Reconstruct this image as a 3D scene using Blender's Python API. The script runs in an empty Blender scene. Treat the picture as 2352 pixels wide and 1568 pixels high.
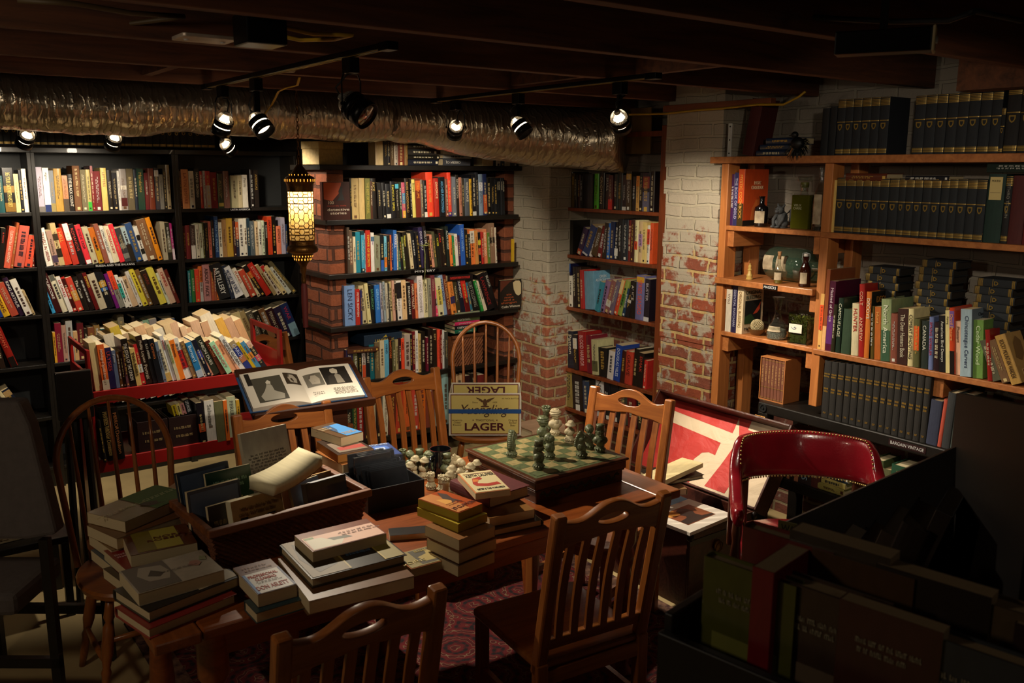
import bpy, math, random
from mathutils import Vector, Matrix
random.seed(7)
S = bpy.context.scene
COL = S.collection
PI = math.pi
# ------------------------------------------------------------------ camera
F, PITCH, ROLL, YAW, H = 2029.0, 0.191545, 0.0046287, 0.633902, 1.89
_h = Vector((math.sin(YAW), math.cos(YAW), 0))
FW = _h * math.cos(PITCH) + Vector((0, 0, -math.sin(PITCH)))
_r = Vector((math.cos(YAW), -math.sin(YAW), 0))
_u = _r.cross(FW)
RT = _r * math.cos(ROLL) + _u * math.sin(ROLL)
UP = -_r * math.sin(ROLL) + _u * math.cos(ROLL)
EYE = Vector((0, 0, H))
def ray(x, y): return FW + RT * ((x - 1176) / F) - UP * ((y - 784) / F)
def onA(x, y, a, v):
    d = ray(x, y); return EYE + d * ((v - EYE[a]) / d[a])
def onX(x, y, v): return onA(x, y, 0, v)
def onY(x, y, v): return onA(x, y, 1, v)
def onZ(x, y, v): return onA(x, y, 2, v)
def deep(x, y, d): return EYE + ray(x, y) * d
def depth(p): return (Vector(p) - EYE).dot(FW)
def pix(p):
    v = Vector(p) - EYE; w = v.dot(FW)
    return (1176 + F * v.dot(RT) / w, 784 - F * v.dot(UP) / w)
cam = bpy.data.cameras.new('camera'); co = bpy.data.objects.new('camera', cam); COL.objects.link(co)
cam.sensor_width = 36; cam.lens = F / 2352 * 36; cam.clip_start = .02
M = Matrix((RT, UP, -FW)).transposed().to_4x4(); M.translation = EYE; co.matrix_world = M
cam.dof.use_dof = True; cam.dof.focus_distance = 3.9; cam.dof.aperture_fstop = 6.3
S.camera = co
# ------------------------------------------------------------------ materials
def rgb(h):
    h = h.lstrip('#'); c = [int(h[i:i + 2], 16) / 255 for i in (0, 2, 4)]
    return tuple((x / 12.92 if x <= .04045 else ((x + .055) / 1.055) ** 2.4) for x in c)
MATS = {}
def nodes(name):
    m = bpy.data.materials.new(name); m.use_nodes = True
    nt = m.node_tree; b = nt.nodes['Principled BSDF']
    return m, nt, b
def N(nt, t, **k):
    n = nt.nodes.new(t)
    for a, v in k.items():
        if a in n.inputs.keys(): n.inputs[a].default_value = v
        else: setattr(n, a, v)
    return n
def mat(name, col, rough=.5, metal=0., var=.0, scale=20, bump=0., bscale=60, stretch=None, spec=.5, col2=None, coat=0., emit=None, es=0., trans=0., ior=1.45, alpha=1.):
    """one procedural material: base colour broken up by noise, optional bump"""
    if name in MATS: return MATS[name]
    m, nt, b = nodes(name); MATS[name] = m
    c = rgb(col) if isinstance(col, str) else col
    b.inputs['Roughness'].default_value = rough; b.inputs['Metallic'].default_value = metal
    b.inputs['Specular IOR Level'].default_value = spec; b.inputs['Coat Weight'].default_value = coat
    b.inputs['Transmission Weight'].default_value = trans; b.inputs['IOR'].default_value = ior; b.inputs['Alpha'].default_value = alpha
    tc = N(nt, 'ShaderNodeTexCoord'); mp = N(nt, 'ShaderNodeMapping')
    nt.links.new(tc.outputs['Object'], mp.inputs['Vector'])
    if stretch: mp.inputs['Scale'].default_value = stretch
    c2 = rgb(col2) if col2 else tuple(x * (1 - var) for x in c)
    nz = N(nt, 'ShaderNodeTexNoise', Scale=scale, Detail=5.0); nt.links.new(mp.outputs[0], nz.inputs['Vector'])
    rp = N(nt, 'ShaderNodeMapRange'); rp.inputs[1].default_value = .35; rp.inputs[2].default_value = .65
    nt.links.new(nz.outputs[0], rp.inputs[0])
    mx = N(nt, 'ShaderNodeMix', data_type='RGBA'); mx.inputs[6].default_value = (*c, 1); mx.inputs[7].default_value = (*c2, 1)
    nt.links.new(rp.outputs[0], mx.inputs[0]); nt.links.new(mx.outputs[2], b.inputs['Base Color'])
    if bump:
        nb = N(nt, 'ShaderNodeTexNoise', Scale=bscale, Detail=4.0); nt.links.new(mp.outputs[0], nb.inputs['Vector'])
        bp = N(nt, 'ShaderNodeBump', Strength=bump, Distance=.01); nt.links.new(nb.outputs[0], bp.inputs['Height'])
        nt.links.new(bp.outputs[0], b.inputs['Normal'])
    if emit:
        b.inputs['Emission Color'].default_value = (*rgb(emit), 1); b.inputs['Emission Strength'].default_value = es
    return m
def objmat(name, rough, bump=0., coat=0., var=.12):
    """cover material: takes each object's own colour, slight wear"""
    m, nt, b = nodes(name); MATS[name] = m
    oi = N(nt, 'ShaderNodeObjectInfo'); tc = N(nt, 'ShaderNodeTexCoord')
    nz = N(nt, 'ShaderNodeTexNoise', Scale=6.0, Detail=6.0); nt.links.new(tc.outputs['Object'], nz.inputs['Vector'])
    hs = N(nt, 'ShaderNodeHueSaturation'); mr = N(nt, 'ShaderNodeMapRange')
    mr.inputs[1].default_value = .3; mr.inputs[2].default_value = .7; mr.inputs[3].default_value = 1 - var; mr.inputs[4].default_value = 1 + var
    nt.links.new(nz.outputs[0], mr.inputs[0]); nt.links.new(mr.outputs[0], hs.inputs['Value'])
    nt.links.new(oi.outputs['Color'], hs.inputs['Color']); nt.links.new(hs.outputs[0], b.inputs['Base Color'])
    b.inputs['Roughness'].default_value = rough; b.inputs['Coat Weight'].default_value = coat
    b.inputs['Coat Roughness'].default_value = .15
    if bump:
        nb = N(nt, 'ShaderNodeTexNoise', Scale=90.0); bp = N(nt, 'ShaderNodeBump', Strength=bump, Distance=.002)
        nt.links.new(tc.outputs['Object'], nb.inputs['Vector']); nt.links.new(nb.outputs[0], bp.inputs['Height']); nt.links.new(bp.outputs[0], b.inputs['Normal'])
    return m
JACKET = objmat('glossy_jacket', .32, 0, .25)
CLOTH = objmat('book_cloth', .7, .4)
INK = objmat('printed_ink', .5, 0, 0, .0)
def pages_mat():
    m, nt, b = nodes('page_edges'); MATS['page_edges'] = m
    oi = N(nt, 'ShaderNodeObjectInfo'); tc = N(nt, 'ShaderNodeTexCoord'); mp = N(nt, 'ShaderNodeMapping'); mp.inputs['Scale'].default_value = (90, 2, 2)
    nz = N(nt, 'ShaderNodeTexNoise', Scale=1.0, Detail=2.0)
    nt.links.new(tc.outputs['Object'], mp.inputs['Vector']); nt.links.new(mp.outputs[0], nz.inputs['Vector'])
    hs = N(nt, 'ShaderNodeHueSaturation'); mr = N(nt, 'ShaderNodeMapRange'); mr.inputs[3].default_value = .75; mr.inputs[4].default_value = 1.1
    nt.links.new(nz.outputs[0], mr.inputs[0]); nt.links.new(mr.outputs[0], hs.inputs['Value']); nt.links.new(oi.outputs['Color'], hs.inputs['Color'])
    nt.links.new(hs.outputs[0], b.inputs['Base Color']); b.inputs['Roughness'].default_value = .85
    return m
PAGES = pages_mat()
def wood(name, c1, c2, rough=.4, axis=0, scale=9, coat=.2, bump=.06):
    if name in MATS: return MATS[name]
    m, nt, b = nodes(name); MATS[name] = m
    tc = N(nt, 'ShaderNodeTexCoord'); mp = N(nt, 'ShaderNodeMapping')
    sc = [1.0, 1.0, 1.0]; sc[axis] = .08; mp.inputs['Scale'].default_value = sc
    nt.links.new(tc.outputs['Object'], mp.inputs['Vector'])
    wv = N(nt, 'ShaderNodeTexNoise', Scale=scale * 6.0, Detail=6.0, Roughness=.65, Distortion=.6); nt.links.new(mp.outputs[0], wv.inputs['Vector'])
    cr = N(nt, 'ShaderNodeValToRGB'); cr.color_ramp.elements[0].position = .32; cr.color_ramp.elements[1].position = .68
    cr.color_ramp.elements[0].color = (*rgb(c2), 1); cr.color_ramp.elements[1].color = (*rgb(c1), 1)
    nt.links.new(wv.outputs[0], cr.inputs[0]); nt.links.new(cr.outputs[0], b.inputs['Base Color'])
    b.inputs['Roughness'].default_value = rough; b.inputs['Coat Weight'].default_value = coat; b.inputs['Coat Roughness'].default_value = .25
    bp = N(nt, 'ShaderNodeBump', Strength=bump * 3, Distance=.003); nt.links.new(wv.outputs[0], bp.inputs['Height']); nt.links.new(bp.outputs[0], b.inputs['Normal'])
    return m
# ------------------------------------------------------------------ mesh builder
class MB:
    def __init__(s): s.v, s.f, s.m = [], [], []
    def add(s, vs, fs, mi=0, M=None):
        o = len(s.v)
        s.v += [tuple(M @ Vector(p)) for p in vs] if M is not None else [tuple(p) for p in vs]
        s.f += [tuple(i + o for i in f) for f in fs]; s.m += [mi] * len(fs); return s
    def box(s, x0, y0, z0, x1, y1, z1, mi=0, M=None):
        v = [(x, y, z) for z in (z0, z1) for x, y in ((x0, y0), (x1, y0), (x1, y1), (x0, y1))]
        return s.add(v, [(3, 2, 1, 0), (4, 5, 6, 7), (0, 1, 5, 4), (1, 2, 6, 5), (2, 3, 7, 6), (3, 0, 4, 7)], mi, M)
    def prism(s, poly, d0, d1, M=None, mi=0):
        """polygon in local xy, extruded along z from d0 to d1"""
        n = len(poly)
        v = [(x, y, d0) for x, y in poly] + [(x, y, d1) for x, y in poly]
        f = [tuple(reversed(range(n))), tuple(range(n, 2 * n))] + [(i, (i + 1) % n, (i + 1) % n + n, i + n) for i in range(n)]
        return s.add(v, f, mi, M)
    def lathe(s, prof, n=20, M=None, mi=0, a0=0., a1=2 * PI):
        full = abs(a1 - a0 - 2 * PI) < 1e-6; k = n if full else n + 1
        v = [(r * math.cos(a0 + (a1 - a0) * j / n), r * math.sin(a0 + (a1 - a0) * j / n), z) for r, z in prof for j in range(k)]
        f = []
        for i in range(len(prof) - 1):
            for j in range(n):
                a, b = i * k + j, i * k + (j + 1) % k
                f.append((a, b, b + k, a + k))
        if full:
            if prof[0][0] > 1e-5: f.append(tuple(reversed(range(k))))
            if prof[-1][0] > 1e-5: f.append(tuple(range((len(prof) - 1) * k, len(prof) * k)))
        return s.add(v, f, mi, M)
    def tube(s, pts, r, n=8, mi=0, cap=True, closed=False, flat=1.):
        pts = [Vector(p) for p in pts]; rs = r if isinstance(r, (list, tuple)) else [r] * len(pts)
        v, f = [], []; up = None; L = len(pts)
        for i, p in enumerate(pts):
            a = pts[(i - 1) % L] if (i or closed) else p; b = pts[(i + 1) % L] if (i < L - 1 or closed) else p
            t = (b - a).normalized()
            if up is None: up = Vector((0, 0, 1)) if abs(t.z) < .9 else Vector((1, 0, 0))
            x = t.cross(up)
            if x.length < 1e-5: x = t.orthogonal()
            x.normalize(); y = x.cross(t).normalized(); up = y
            for j in range(n):
                q = 2 * PI * j / n; v.append(p + (x * math.cos(q) + y * math.sin(q) * flat) * rs[i])
        for i in range(L if closed else L - 1):
            for j in range(n):
                a, b = i * n + j, i * n + (j + 1) % n; c = ((i + 1) % L) * n
                f.append((a, b, c + (j + 1) % n, c + j))
        if cap and not closed: f += [tuple(reversed(range(n))), tuple(range((L - 1) * n, L * n))]
        return s.add(v, f, mi)
    def ball(s, c, r, n=12, m=8, mi=0, M=None):
        rx, ry, rz = r if isinstance(r, (list, tuple)) else (r, r, r)
        v = [(c[0], c[1], c[2] - rz)]; f = []
        for i in range(1, m):
            a = -PI / 2 + PI * i / m
            v += [(c[0] + rx * math.cos(a) * math.cos(2 * PI * j / n), c[1] + ry * math.cos(a) * math.sin(2 * PI * j / n), c[2] + rz * math.sin(a)) for j in range(n)]
        v.append((c[0], c[1], c[2] + rz)); e = len(v) - 1
        for j in range(n):
            k = (j + 1) % n; f.append((0, 1 + k, 1 + j)); f.append((e, 1 + (m - 2) * n + j, 1 + (m - 2) * n + k))
            for i in range(m - 2): f.append((1 + i * n + j, 1 + i * n + k, 1 + (i + 1) * n + k, 1 + (i + 1) * n + j))
        return s.add(v, f, mi, M)
    def mesh(s, name, mats, smooth=False):
        me = bpy.data.meshes.new(name); me.from_pydata(s.v, [], s.f)
        for m in (mats if isinstance(mats, (list, tuple)) else [mats]): me.materials.append(m)
        me.polygons.foreach_set('material_index', s.m)
        if smooth: me.polygons.foreach_set('use_smooth', [True] * len(s.f))
        me.update(); return me
    def build(s, name, mats, parent=None, loc=None, bevel=0, smooth=False, rot=None):
        o = bpy.data.objects.new(name, s.mesh(name, mats, smooth)); COL.objects.link(o)
        if parent: o.parent = parent
        if loc is not None: o.location = loc
        if rot is not None: o.rotation_euler = rot
        if bevel:
            b = o.modifiers.new('b', 'BEVEL'); b.width = bevel; b.segments = 2; b.limit_method = 'ANGLE'; b.angle_limit = .6
        if smooth == 2:
            b = o.modifiers.new('e', 'EDGE_SPLIT'); b.split_angle = .7
        return o
def tag(o, label=None, cat=None, group=None, kind=None):
    if label: o['label'] = label
    if cat: o['category'] = cat
    if group: o['group'] = group
    if kind: o['kind'] = kind
    return o
def empty(name, loc=(0, 0, 0), rz=0., label=None, cat=None, group=None):
    o = bpy.data.objects.new(name, None); COL.objects.link(o); o.location = loc; o.rotation_euler = (0, 0, rz)
    o.empty_display_size = .05
    return tag(o, label, cat, group)
def ob(name, me, parent=None, loc=None, rot=None, scale=None, color=None):
    o = bpy.data.objects.new(name, me); COL.objects.link(o)
    if parent: o.parent = parent
    if loc is not None: o.location = loc
    if rot is not None: o.rotation_euler = rot
    if scale is not None: o.scale = scale
    if color is not None: o.color = (*rgb(color), 1) if isinstance(color, str) else (*color, 1)
    return o
def struct(name, mb, mats, **k):
    return tag(mb.build(name, mats, **k), kind='structure')
# ------------------------------------------------------------------ curves and lettering turned into meshes (batch, before the scene fills up)
_pend = []
def _conv(cu, key):
    o = bpy.data.objects.new('tmp', cu); COL.objects.link(o); _pend.append((o, key))
TX = {}
def want_text(txt, serif=False, italic=False, bold=0.):
    k = (txt, italic, bold)
    if k in TX: return k
    cu = bpy.data.curves.new('t', 'FONT'); cu.body = txt; cu.size = 1; cu.align_x = 'CENTER'; cu.align_y = 'CENTER'; cu.resolution_u = 3
    cu.extrude = .004; cu.space_line = .95
    if italic: cu.shear = .35
    if bold: cu.offset = bold
    TX[k] = None; _conv(cu, ('t', k)); return k
SH = {}
def want_shape(key, loops, ext, bev=0.):
    """flat shape with holes: loops of (x, y), extruded +-ext"""
    cu = bpy.data.curves.new('s', 'CURVE'); cu.dimensions = '2D'; cu.fill_mode = 'BOTH'; cu.extrude = ext; cu.bevel_depth = bev; cu.bevel_resolution = 1
    for lp in loops:
        sp = cu.splines.new('POLY'); sp.points.add(len(lp) - 1); sp.use_cyclic_u = True
        for p, (x, y) in zip(sp.points, lp): p.co = (x, y, 0, 1)
    SH[key] = None; _conv(cu, ('s', key))
def convert_all():
    bpy.context.view_layer.update(); dg = bpy.context.evaluated_depsgraph_get()
    for o, (t, k) in _pend:
        me = bpy.data.meshes.new_from_object(o.evaluated_get(dg))
        if t == 't':
            me.materials.clear(); me.materials.append(INK)
            xs = [v.co.x for v in me.vertices] or [0, 1]; ys = [v.co.y for v in me.vertices] or [0, 1]
            cx, cy = (max(xs) + min(xs)) / 2, (max(ys) + min(ys)) / 2
            for v in me.vertices: v.co.x -= cx; v.co.y -= cy
            TX[k] = (me, max(xs) - min(xs), max(ys) - min(ys))
        else: SH[k] = me
    for o, _ in _pend:
        cu = o.data; bpy.data.objects.remove(o); bpy.data.curves.remove(cu)
    _pend.clear()
def put_text(txt, parent, Mx, w, h, color, name='lettering', italic=False, bold=0., keep=False):
    """lettering centred at Mx (local xy plane, facing +z) filling w x h"""
    got = TX.get((txt, italic, bold))
    if not got: return None
    me, tw, th = got
    sx, sy = w / max(tw, .01), h / max(th, .01)
    if keep: sx = sy = min(sx, sy)
    o = ob(name, me, parent, color=color)
    o.matrix_local = Mx @ Matrix.Diagonal((sx, sy, .15, 1)); return o
def basis(x, y, z, o=(0, 0, 0)):
    m = Matrix((Vector(x), Vector(y), Vector(z))).transposed().to_4x4(); m.translation = Vector(o); return m
FRONT = basis((1, 0, 0), (0, 0, 1), (0, -1, 0))      # lettering upright on a face that looks along -y
SPINE = basis((0, 0, -1), (1, 0, 0), (0, -1, 0))     # lettering running down a spine that looks along -y
# ------------------------------------------------------------------ books
def _cover(kind):
    mb = MB()
    if kind == 'h':     # hard case: rounded spine, boards standing proud of the pages
        b = .075; n = 6; out = []; inn = []
        for i in range(n + 1):
            a = PI * i / n; out.append((-.5 * math.cos(a), .03 - .03 * math.sin(a)))
        for i in range(n + 1):
            a = PI * i / n; inn.append((-(.5 - b) * math.cos(a), .045 - .025 * math.sin(a)))
        poly = out + [(.5, 1), (.5 - b, 1)] + inn[::-1] + [(-.5 + b, 1), (-.5, 1)]
        mb.prism(poly, 0, 1)
        pg = MB().box(-.425, .04, .02, .425, .965, .98)
    else:               # paperback: square spine, pages trimmed flush
        b = .03
        poly = [(-.5, .006), (-.47, 0), (.47, 0), (.5, .006), (.5, 1), (.5 - b, 1), (.5 - b, .012), (-.5 + b, .012), (-.5 + b, 1), (-.5, 1)]
        mb.prism(poly, 0, 1)
        pg = MB().box(-.469, .013, .0008, .469, .997, .9992)
    return mb.mesh('cover_' + kind, [JACKET]), mb.mesh('cloth_' + kind, [CLOTH]), pg.mesh('pages_' + kind, [PAGES])
CV = {k: _cover(k) for k in 'hp'}
UNITBOX = MB().box(-.5, -.5, -.5, .5, .5, .5).mesh('unit_box', [JACKET])
INKBOX = MB().box(-.5, -.5, -.5, .5, .5, .5).mesh('ink_box', [INK])
def _dashes(lines, seed):
    """print too small to read: rows of letter-sized strokes"""
    rr = random.Random(seed); mb = MB()
    for l in range(lines):
        y0 = -.5 + l / lines + .08 / lines; hh = (.84 if lines == 1 else .6) / lines; x = -.5 + rr.random() * .1; end = .5 - rr.random() * .2
        while x < end:
            for _ in range(rr.randint(3, 7)):
                w = rr.uniform(.016, .03)
                if x + w > .5: break
                k = rr.random(); top = y0 + hh * (1 if k > .3 else .75)
                mb.box(x, y0, 0, x + w * .36, top, .004)
                if k > .25: mb.box(x + w * .36, y0 + hh * (.0 if k > .6 else .7), 0, x + w * .8, y0 + hh * (.22 if k > .6 else .95), .004)
                x += w
            x += .035
    return mb.mesh('print', [INK])
DASH1 = [_dashes(1, i) for i in range(5)]; DASH2 = [_dashes(2, 20 + i) for i in range(4)]
PARA = [_dashes(14, 50), _dashes(20, 51)]
ORD = ['', 'first', 'second', 'third', 'fourth', 'fifth', 'sixth', 'seventh', 'eighth', 'ninth', 'tenth', 'eleventh', 'twelfth', 'thirteenth', 'fourteenth', 'fifteenth', 'sixteenth', 'seventeenth', 'eighteenth', 'nineteenth', 'twentieth']
def ordinal(n):
    if n <= 20: return ORD[n]
    return {2: 'twenty-', 3: 'thirty-', 4: 'forty-'}[n // 10] + ORD[n % 10] if n % 10 else {30: 'thirtieth', 40: 'fortieth'}[n]
def hue_name(h):
    import colorsys
    r, g, b = [int(h[i:i + 2], 16) / 255 for i in (0, 2, 4)]; hh, s, v = colorsys.rgb_to_hsv(r, g, b); d = hh * 360
    if v < .2: return 'black'
    if s < .16: return 'white' if v > .72 else 'grey' if v > .33 else 'charcoal'
    if d < 14 or d > 345: n = 'red' if s > .45 else 'pink'
    elif d < 28: n = 'orange' if v > .75 and s > .6 else 'peach' if v > .7 else 'brown'
    elif d < 48: n = ('cream' if s < .42 else 'orange' if s > .8 else 'tan') if v > .62 else 'brown'
    elif d < 68: n = ('cream' if s < .38 else 'yellow') if v > .62 else 'olive'
    elif d < 170: n = 'green'
    elif d < 200: n = 'teal'
    elif d < 255: n = 'blue'
    elif d < 300: n = 'purple'
    else: n = 'magenta'
    if v < .42 and n not in ('brown', 'olive', 'cream', 'peach'): n = 'dark ' + n
    elif n in ('blue', 'green', 'red', 'purple') and v > .6 and s < .5: n = 'pale ' + n
    return n
def lum(h): return sum(int(h[i:i + 2], 16) * w for i, w in ((0, .3), (2, .6), (4, .1))) / 255
def book(M, t, d, h, col, kind='h', name='hardcover_book', label=None, group=None, title=None, tcol=None, bands=(), lett=True, cloth=False, page='d8c7a0', seed=0, cat='book', front=None):
    """M: frame with x = thickness, y = from the spine inwards, z = height, origin under the middle of the spine"""
    r = empty(name, (0, 0, 0), 0, label, cat, group); r.matrix_world = M
    rr = random.Random(seed)
    ob('cover', CV[kind][1 if cloth else 0], r, scale=(t, d, h), color=col)
    ob('page_block', CV[kind][2], r, scale=(t, d, h), color=page)
    for f0, f1, c in bands:
        o = ob('spine_band', UNITBOX, r, (0, .0015 if kind == 'p' else .004, h * (f0 + f1) / 2), scale=(t * (.97 if kind == 'p' else .8), .005 if kind == 'p' else .0092, h * (f1 - f0)), color=c)
    dark = lum(col) < .45
    tc = tcol or rr.choice(('d9cfae', 'c8a24a', 'cfcfc8', 'c9b37a') if dark else ('241a14', '3a1a14', '1d2233', '5a3a1c'))
    if title:
        parts = title.split('~')
        n = len(parts); zz = .9 * h
        ws = [len(p) + 2 for p in parts]; tot = sum(ws); L = .82 * h
        for p, w in zip(parts, ws):
            seg = L * w / tot
            got = TX.get((p, False, 0.)); hh = t * (.52 if t < .03 else .42)
            ww = min(seg * .94, hh * 1.2 * got[1] / max(got[2], .01)) if got else seg * .9
            put_text(p, r, basis((0, 0, -1), (1, 0, 0), (0, -1, 0), (0, -.0012, zz - ww / 2)), ww, hh, tc, 'spine_title')
            zz -= seg
    elif lett and t > .009:
        me = rr.choice(DASH1 if t < .022 or rr.random() < .6 else DASH2)
        L = h * rr.uniform(.45, .78)
        ob('spine_title', me, r, scale=(L, t * rr.uniform(.32, .5), .3), color=tc).matrix_local = basis((0, 0, -1), (1, 0, 0), (0, -1, 0), (0, -.0008, h * rr.uniform(.5, .58))) @ Matrix.Diagonal((L, t * rr.uniform(.32, .5), .3, 1))
        if rr.random() < .5:
            ob('publisher_mark', INKBOX, r, (0, -.0003, h * .06), scale=(t * .4, .001, t * .4), color=tc)
    return r
def parse(data):
    out = []
    for tok in data.split(';'):
        tok = tok.strip()
        if not tok: continue
        if tok[0] == '+': out.append(dict(gap=float(tok[1:]))); continue
        e = dict(bands=[]); p = tok.split(' ')
        e['w'], e['h'], e['c'] = float(p[0]), float(p[1]), p[2]
        for q in p[3:]:
            k = q[0]
            if k == '/': e['tilt'] = float(q[1:])
            elif k == '^':
                a = q[1:].split(':'); e['title'] = a[0].replace('_', ' '); e['tc'] = a[1] if len(a) > 1 else None
            elif k == '#':
                a, c = q[1:].split(':'); f0, f1 = a.split('-'); e['bands'].append((float(f0), float(f1), c))
            elif k == 'p' or k == 'h': e['kind'] = k
            elif k == 'd': e['dp'] = float(q[1:])
            elif k == 's': e['sb'] = float(q[1:])
            elif k == 'c': e['cloth'] = True
            elif k == '@': e['hook'] = q[1:]
            elif k == 'n': e['nol'] = True
        out.append(e)
    return out
ROWS = []
HOOKS = {}
def row(axis, plane, z, px0, py0, data, where, anchor, rev, group, **k):
    ROWS.append((axis, plane, z, px0, py0, parse(data), where, anchor, rev, group, k))
    for e in ROWS[-1][5]:
        if e.get('title'):
            for p in e['title'].split('~'): want_text(p)
def emit_rows():
    sd = 100
    for axis, plane, z, px, py, es, where, anchor, rev, group, k in ROWS:
        bk = [e for e in es if 'w' in e]; n = len(bk); i = 0; tilt = 0.
        if k.get('end'):
            tot = sum(e.get('w', e.get('gap', 0)) for e in es); kk = (k['end'] - px) / tot
            for e in es:
                for q in ('w', 'gap'):
                    if q in e: e[q] *= kk
        def at(x):
            yy = py
            for _ in range(6):
                p = onY(x, yy, plane) if axis == 'X' else onX(x, yy, plane); p.z = z; yy = pix(p)[1]
            return p
        for e in es:
            if 'gap' in e: px += e['gap']; continue
            sd += 1; rr = random.Random(sd); i += 1
            if 'tilt' in e: tilt = e['tilt'] * k.get('ts', 1.)
            P0, P1 = at(px), at(px + e['w']); px += e['w']
            sc = depth(P0) / F; foot = (P1 - P0).length; th = math.radians(tilt)
            t = foot * math.cos(th) * .975; h = e['h'] * sc * 1.015
            d = e.get('dp') or k.get('dp') or (min(.2, h * .66) if h > .19 else h * .6)
            sb = e.get('sb', k.get('sb', .012)) + rr.uniform(0, k.get('jit', .012))
            if axis == 'X': B = basis((1, 0, 0), (0, 1, 0), (0, 0, 1))
            else: B = basis((0, -1, 0), (1, 0, 0), (0, 0, 1))
            R = Matrix.Rotation(-th, 4, 'Y')
            corner = Vector((-t / 2 if th >= 0 else t / 2, 0, 0))
            base = P0 if th >= 0 else P1
            ofs = R @ (-corner)
            Mx = Matrix.Translation(base) @ B @ Matrix.Translation((0, sb, .0005)) @ Matrix.Translation(ofs) @ R
            kind = e.get('kind') or k.get('kind') or ('h' if rr.random() < .6 else 'p')
            nm = k.get('name') or ('hardcover_book' if kind == 'h' else 'paperback_book')
            c = e['c']; ordn = ordinal(n + 1 - i if rev else i)
            adj = 'slanting ' if abs(tilt) >= 7 else ''
            fat = 'thin ' if t < .016 else 'thick ' if t > .05 else ''
            lab = f"{fat}{hue_name(c)} {adj}{k.get('noun', 'book')}, {ordn} from {anchor}, {where}"
            bo = book(Mx, t, d, h, c, kind, nm, lab, group, e.get('title'), e.get('tc'), e['bands'], not e.get('nol') and not k.get('nol'), e.get('cloth') or k.get('cloth', False), rr.choice(('d8c7a0', 'cdbb94', 'e0d4b4', 'c2a87c')), sd)
            if e.get('hook'): HOOKS[e['hook']](bo, t, d, h)
# --- red book cart, four runs of books
YCt = 4.18
_zsh = onY(370, 882, YCt).z; _zlo = onY(400, 1033, YCt).z
ct = 'red cart front row'
row('X', YCt, _zsh, 223, 896, '19 112 d8c890 /2 n;18 106 e86a2a ^Anthology_of_Spanish_Literature:e8d8c0 #0-0.22:d0c8b0;17 96 1c1c4a ^ULYSSES:b03a3a;10 88 5a6a88 ^Poems:c8c8d0;8 84 5a3a1c;7 84 17120f;8 108 6a4048;17 112 14110f ^THE_STATE_OF_THE_UNION:cfc8b8 /4;13 88 d8bc70 ^TWO_RIVERS:3a2a14;12 96 c02a2e #0.3-0.5:c8d0d8;17 114 2a1c16 ^Phillip_Lopate~Portrait:c8b8a0 /5;11 104 17171a ^ILO_ABBIE:c8c0b0;15 104 14181e ^Carmen:b0602a;8 96 6a7a90;15 98 d8d0b0 #0-0.2:c8a860 /7;10 108 dcdcdc ^Mother:b03a3a;9 98 d0c8a8 ^ANTHOLOGIES:7a9a30;14 95 e8802a ^Frames:5a2a14;18 98 e0dcd4 #0.25-0.7:c02a28 /9;11 90 8a6a4a;16 86 2a78b0 ^Bernard:c8e0f0 #0-0.2:a8b8c8;8 86 d0ccc0;12 92 161a2a /11 #0.5-0.7:2a3a8a;6 92 c88a70;18 98 2a2e22 ^UNION_DUES:c8c8b8 /13;14 86 5a2a1a ^WORD:c8784a;15 84 9fd8b0 ^SHARANSKY:b05a5a /15;15 84 e0a078 ^Writing:a04a2a;8 84 e0a888;14 98 dcdcd8 ^GOING_GLOBAL:2a2a2a /17;17 80 2c3a80 ^CAROL:b0b8d8 #0.3-0.5:b0704a #0.8-1:9a8a6a;9 78 c8a820;13 76 4a88b0 #0.4-0.6:d88a3a;14 74 2a2a2e #0.3-0.5:c84a6a #0.8-1:d8b0a0', ct, 'the slotted end panel', True, 'paperbacks along the front of the red cart', kind='p', dp=.13, sb=.022, end=622, ts=1.75)
row('X', YCt + .2, _zsh, 244, 880, '16 96 d8d4c8 /8 n;10 96 1c1a18;26 106 d8d0bc n;24 122 c8b040 n /10;16 104 c0a888 n;15 112 cdb088 n;24 116 d8b088 n;18 110 c8a880;22 104 d8d4c4 n;16 112 d0b890 n;18 114 c8a488 n;14 104 d8b898;12 98 d0a888;22 112 c8a488 n;18 108 c09878;28 126 d8cdb8 n /14;20 112 d0a048 n;20 110 c0987a n;18 104 c89a70 n', 'red cart rear row', 'the slotted end panel', True, 'books along the back of the red cart', kind='p', dp=.13, nol=True, ts=1.5)
row('X', YCt, _zlo, 238, 1066, '8 100 1c1a18 /4;24 128 121013 ^MAN_RIDES_THROUGH~Donaldson:a88a4a;19 122 14110f ^MIRROR~Donaldson:a86a3a', 'lower shelf of the red cart', 'the dark panel', False, 'thick black novels on the lower cart shelf', kind='h', dp=.17, sb=-.01)
row('X', YCt, _zlo, 463, 1030, '15 98 17131a #0.3-0.5:c0502a /4;22 100 d8d4cc ^Selected:6a6a64 /2;20 94 6a6a48 n;9 94 e0702a;20 100 b8c0a0 ^FERUSION:5a5a50;8 90 c89a30', 'lower shelf end beside the boxes', 'the brown boxes', False, 'books beside the brown boxes on the red cart', kind='p', dp=.14, sb=-.005)
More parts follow.
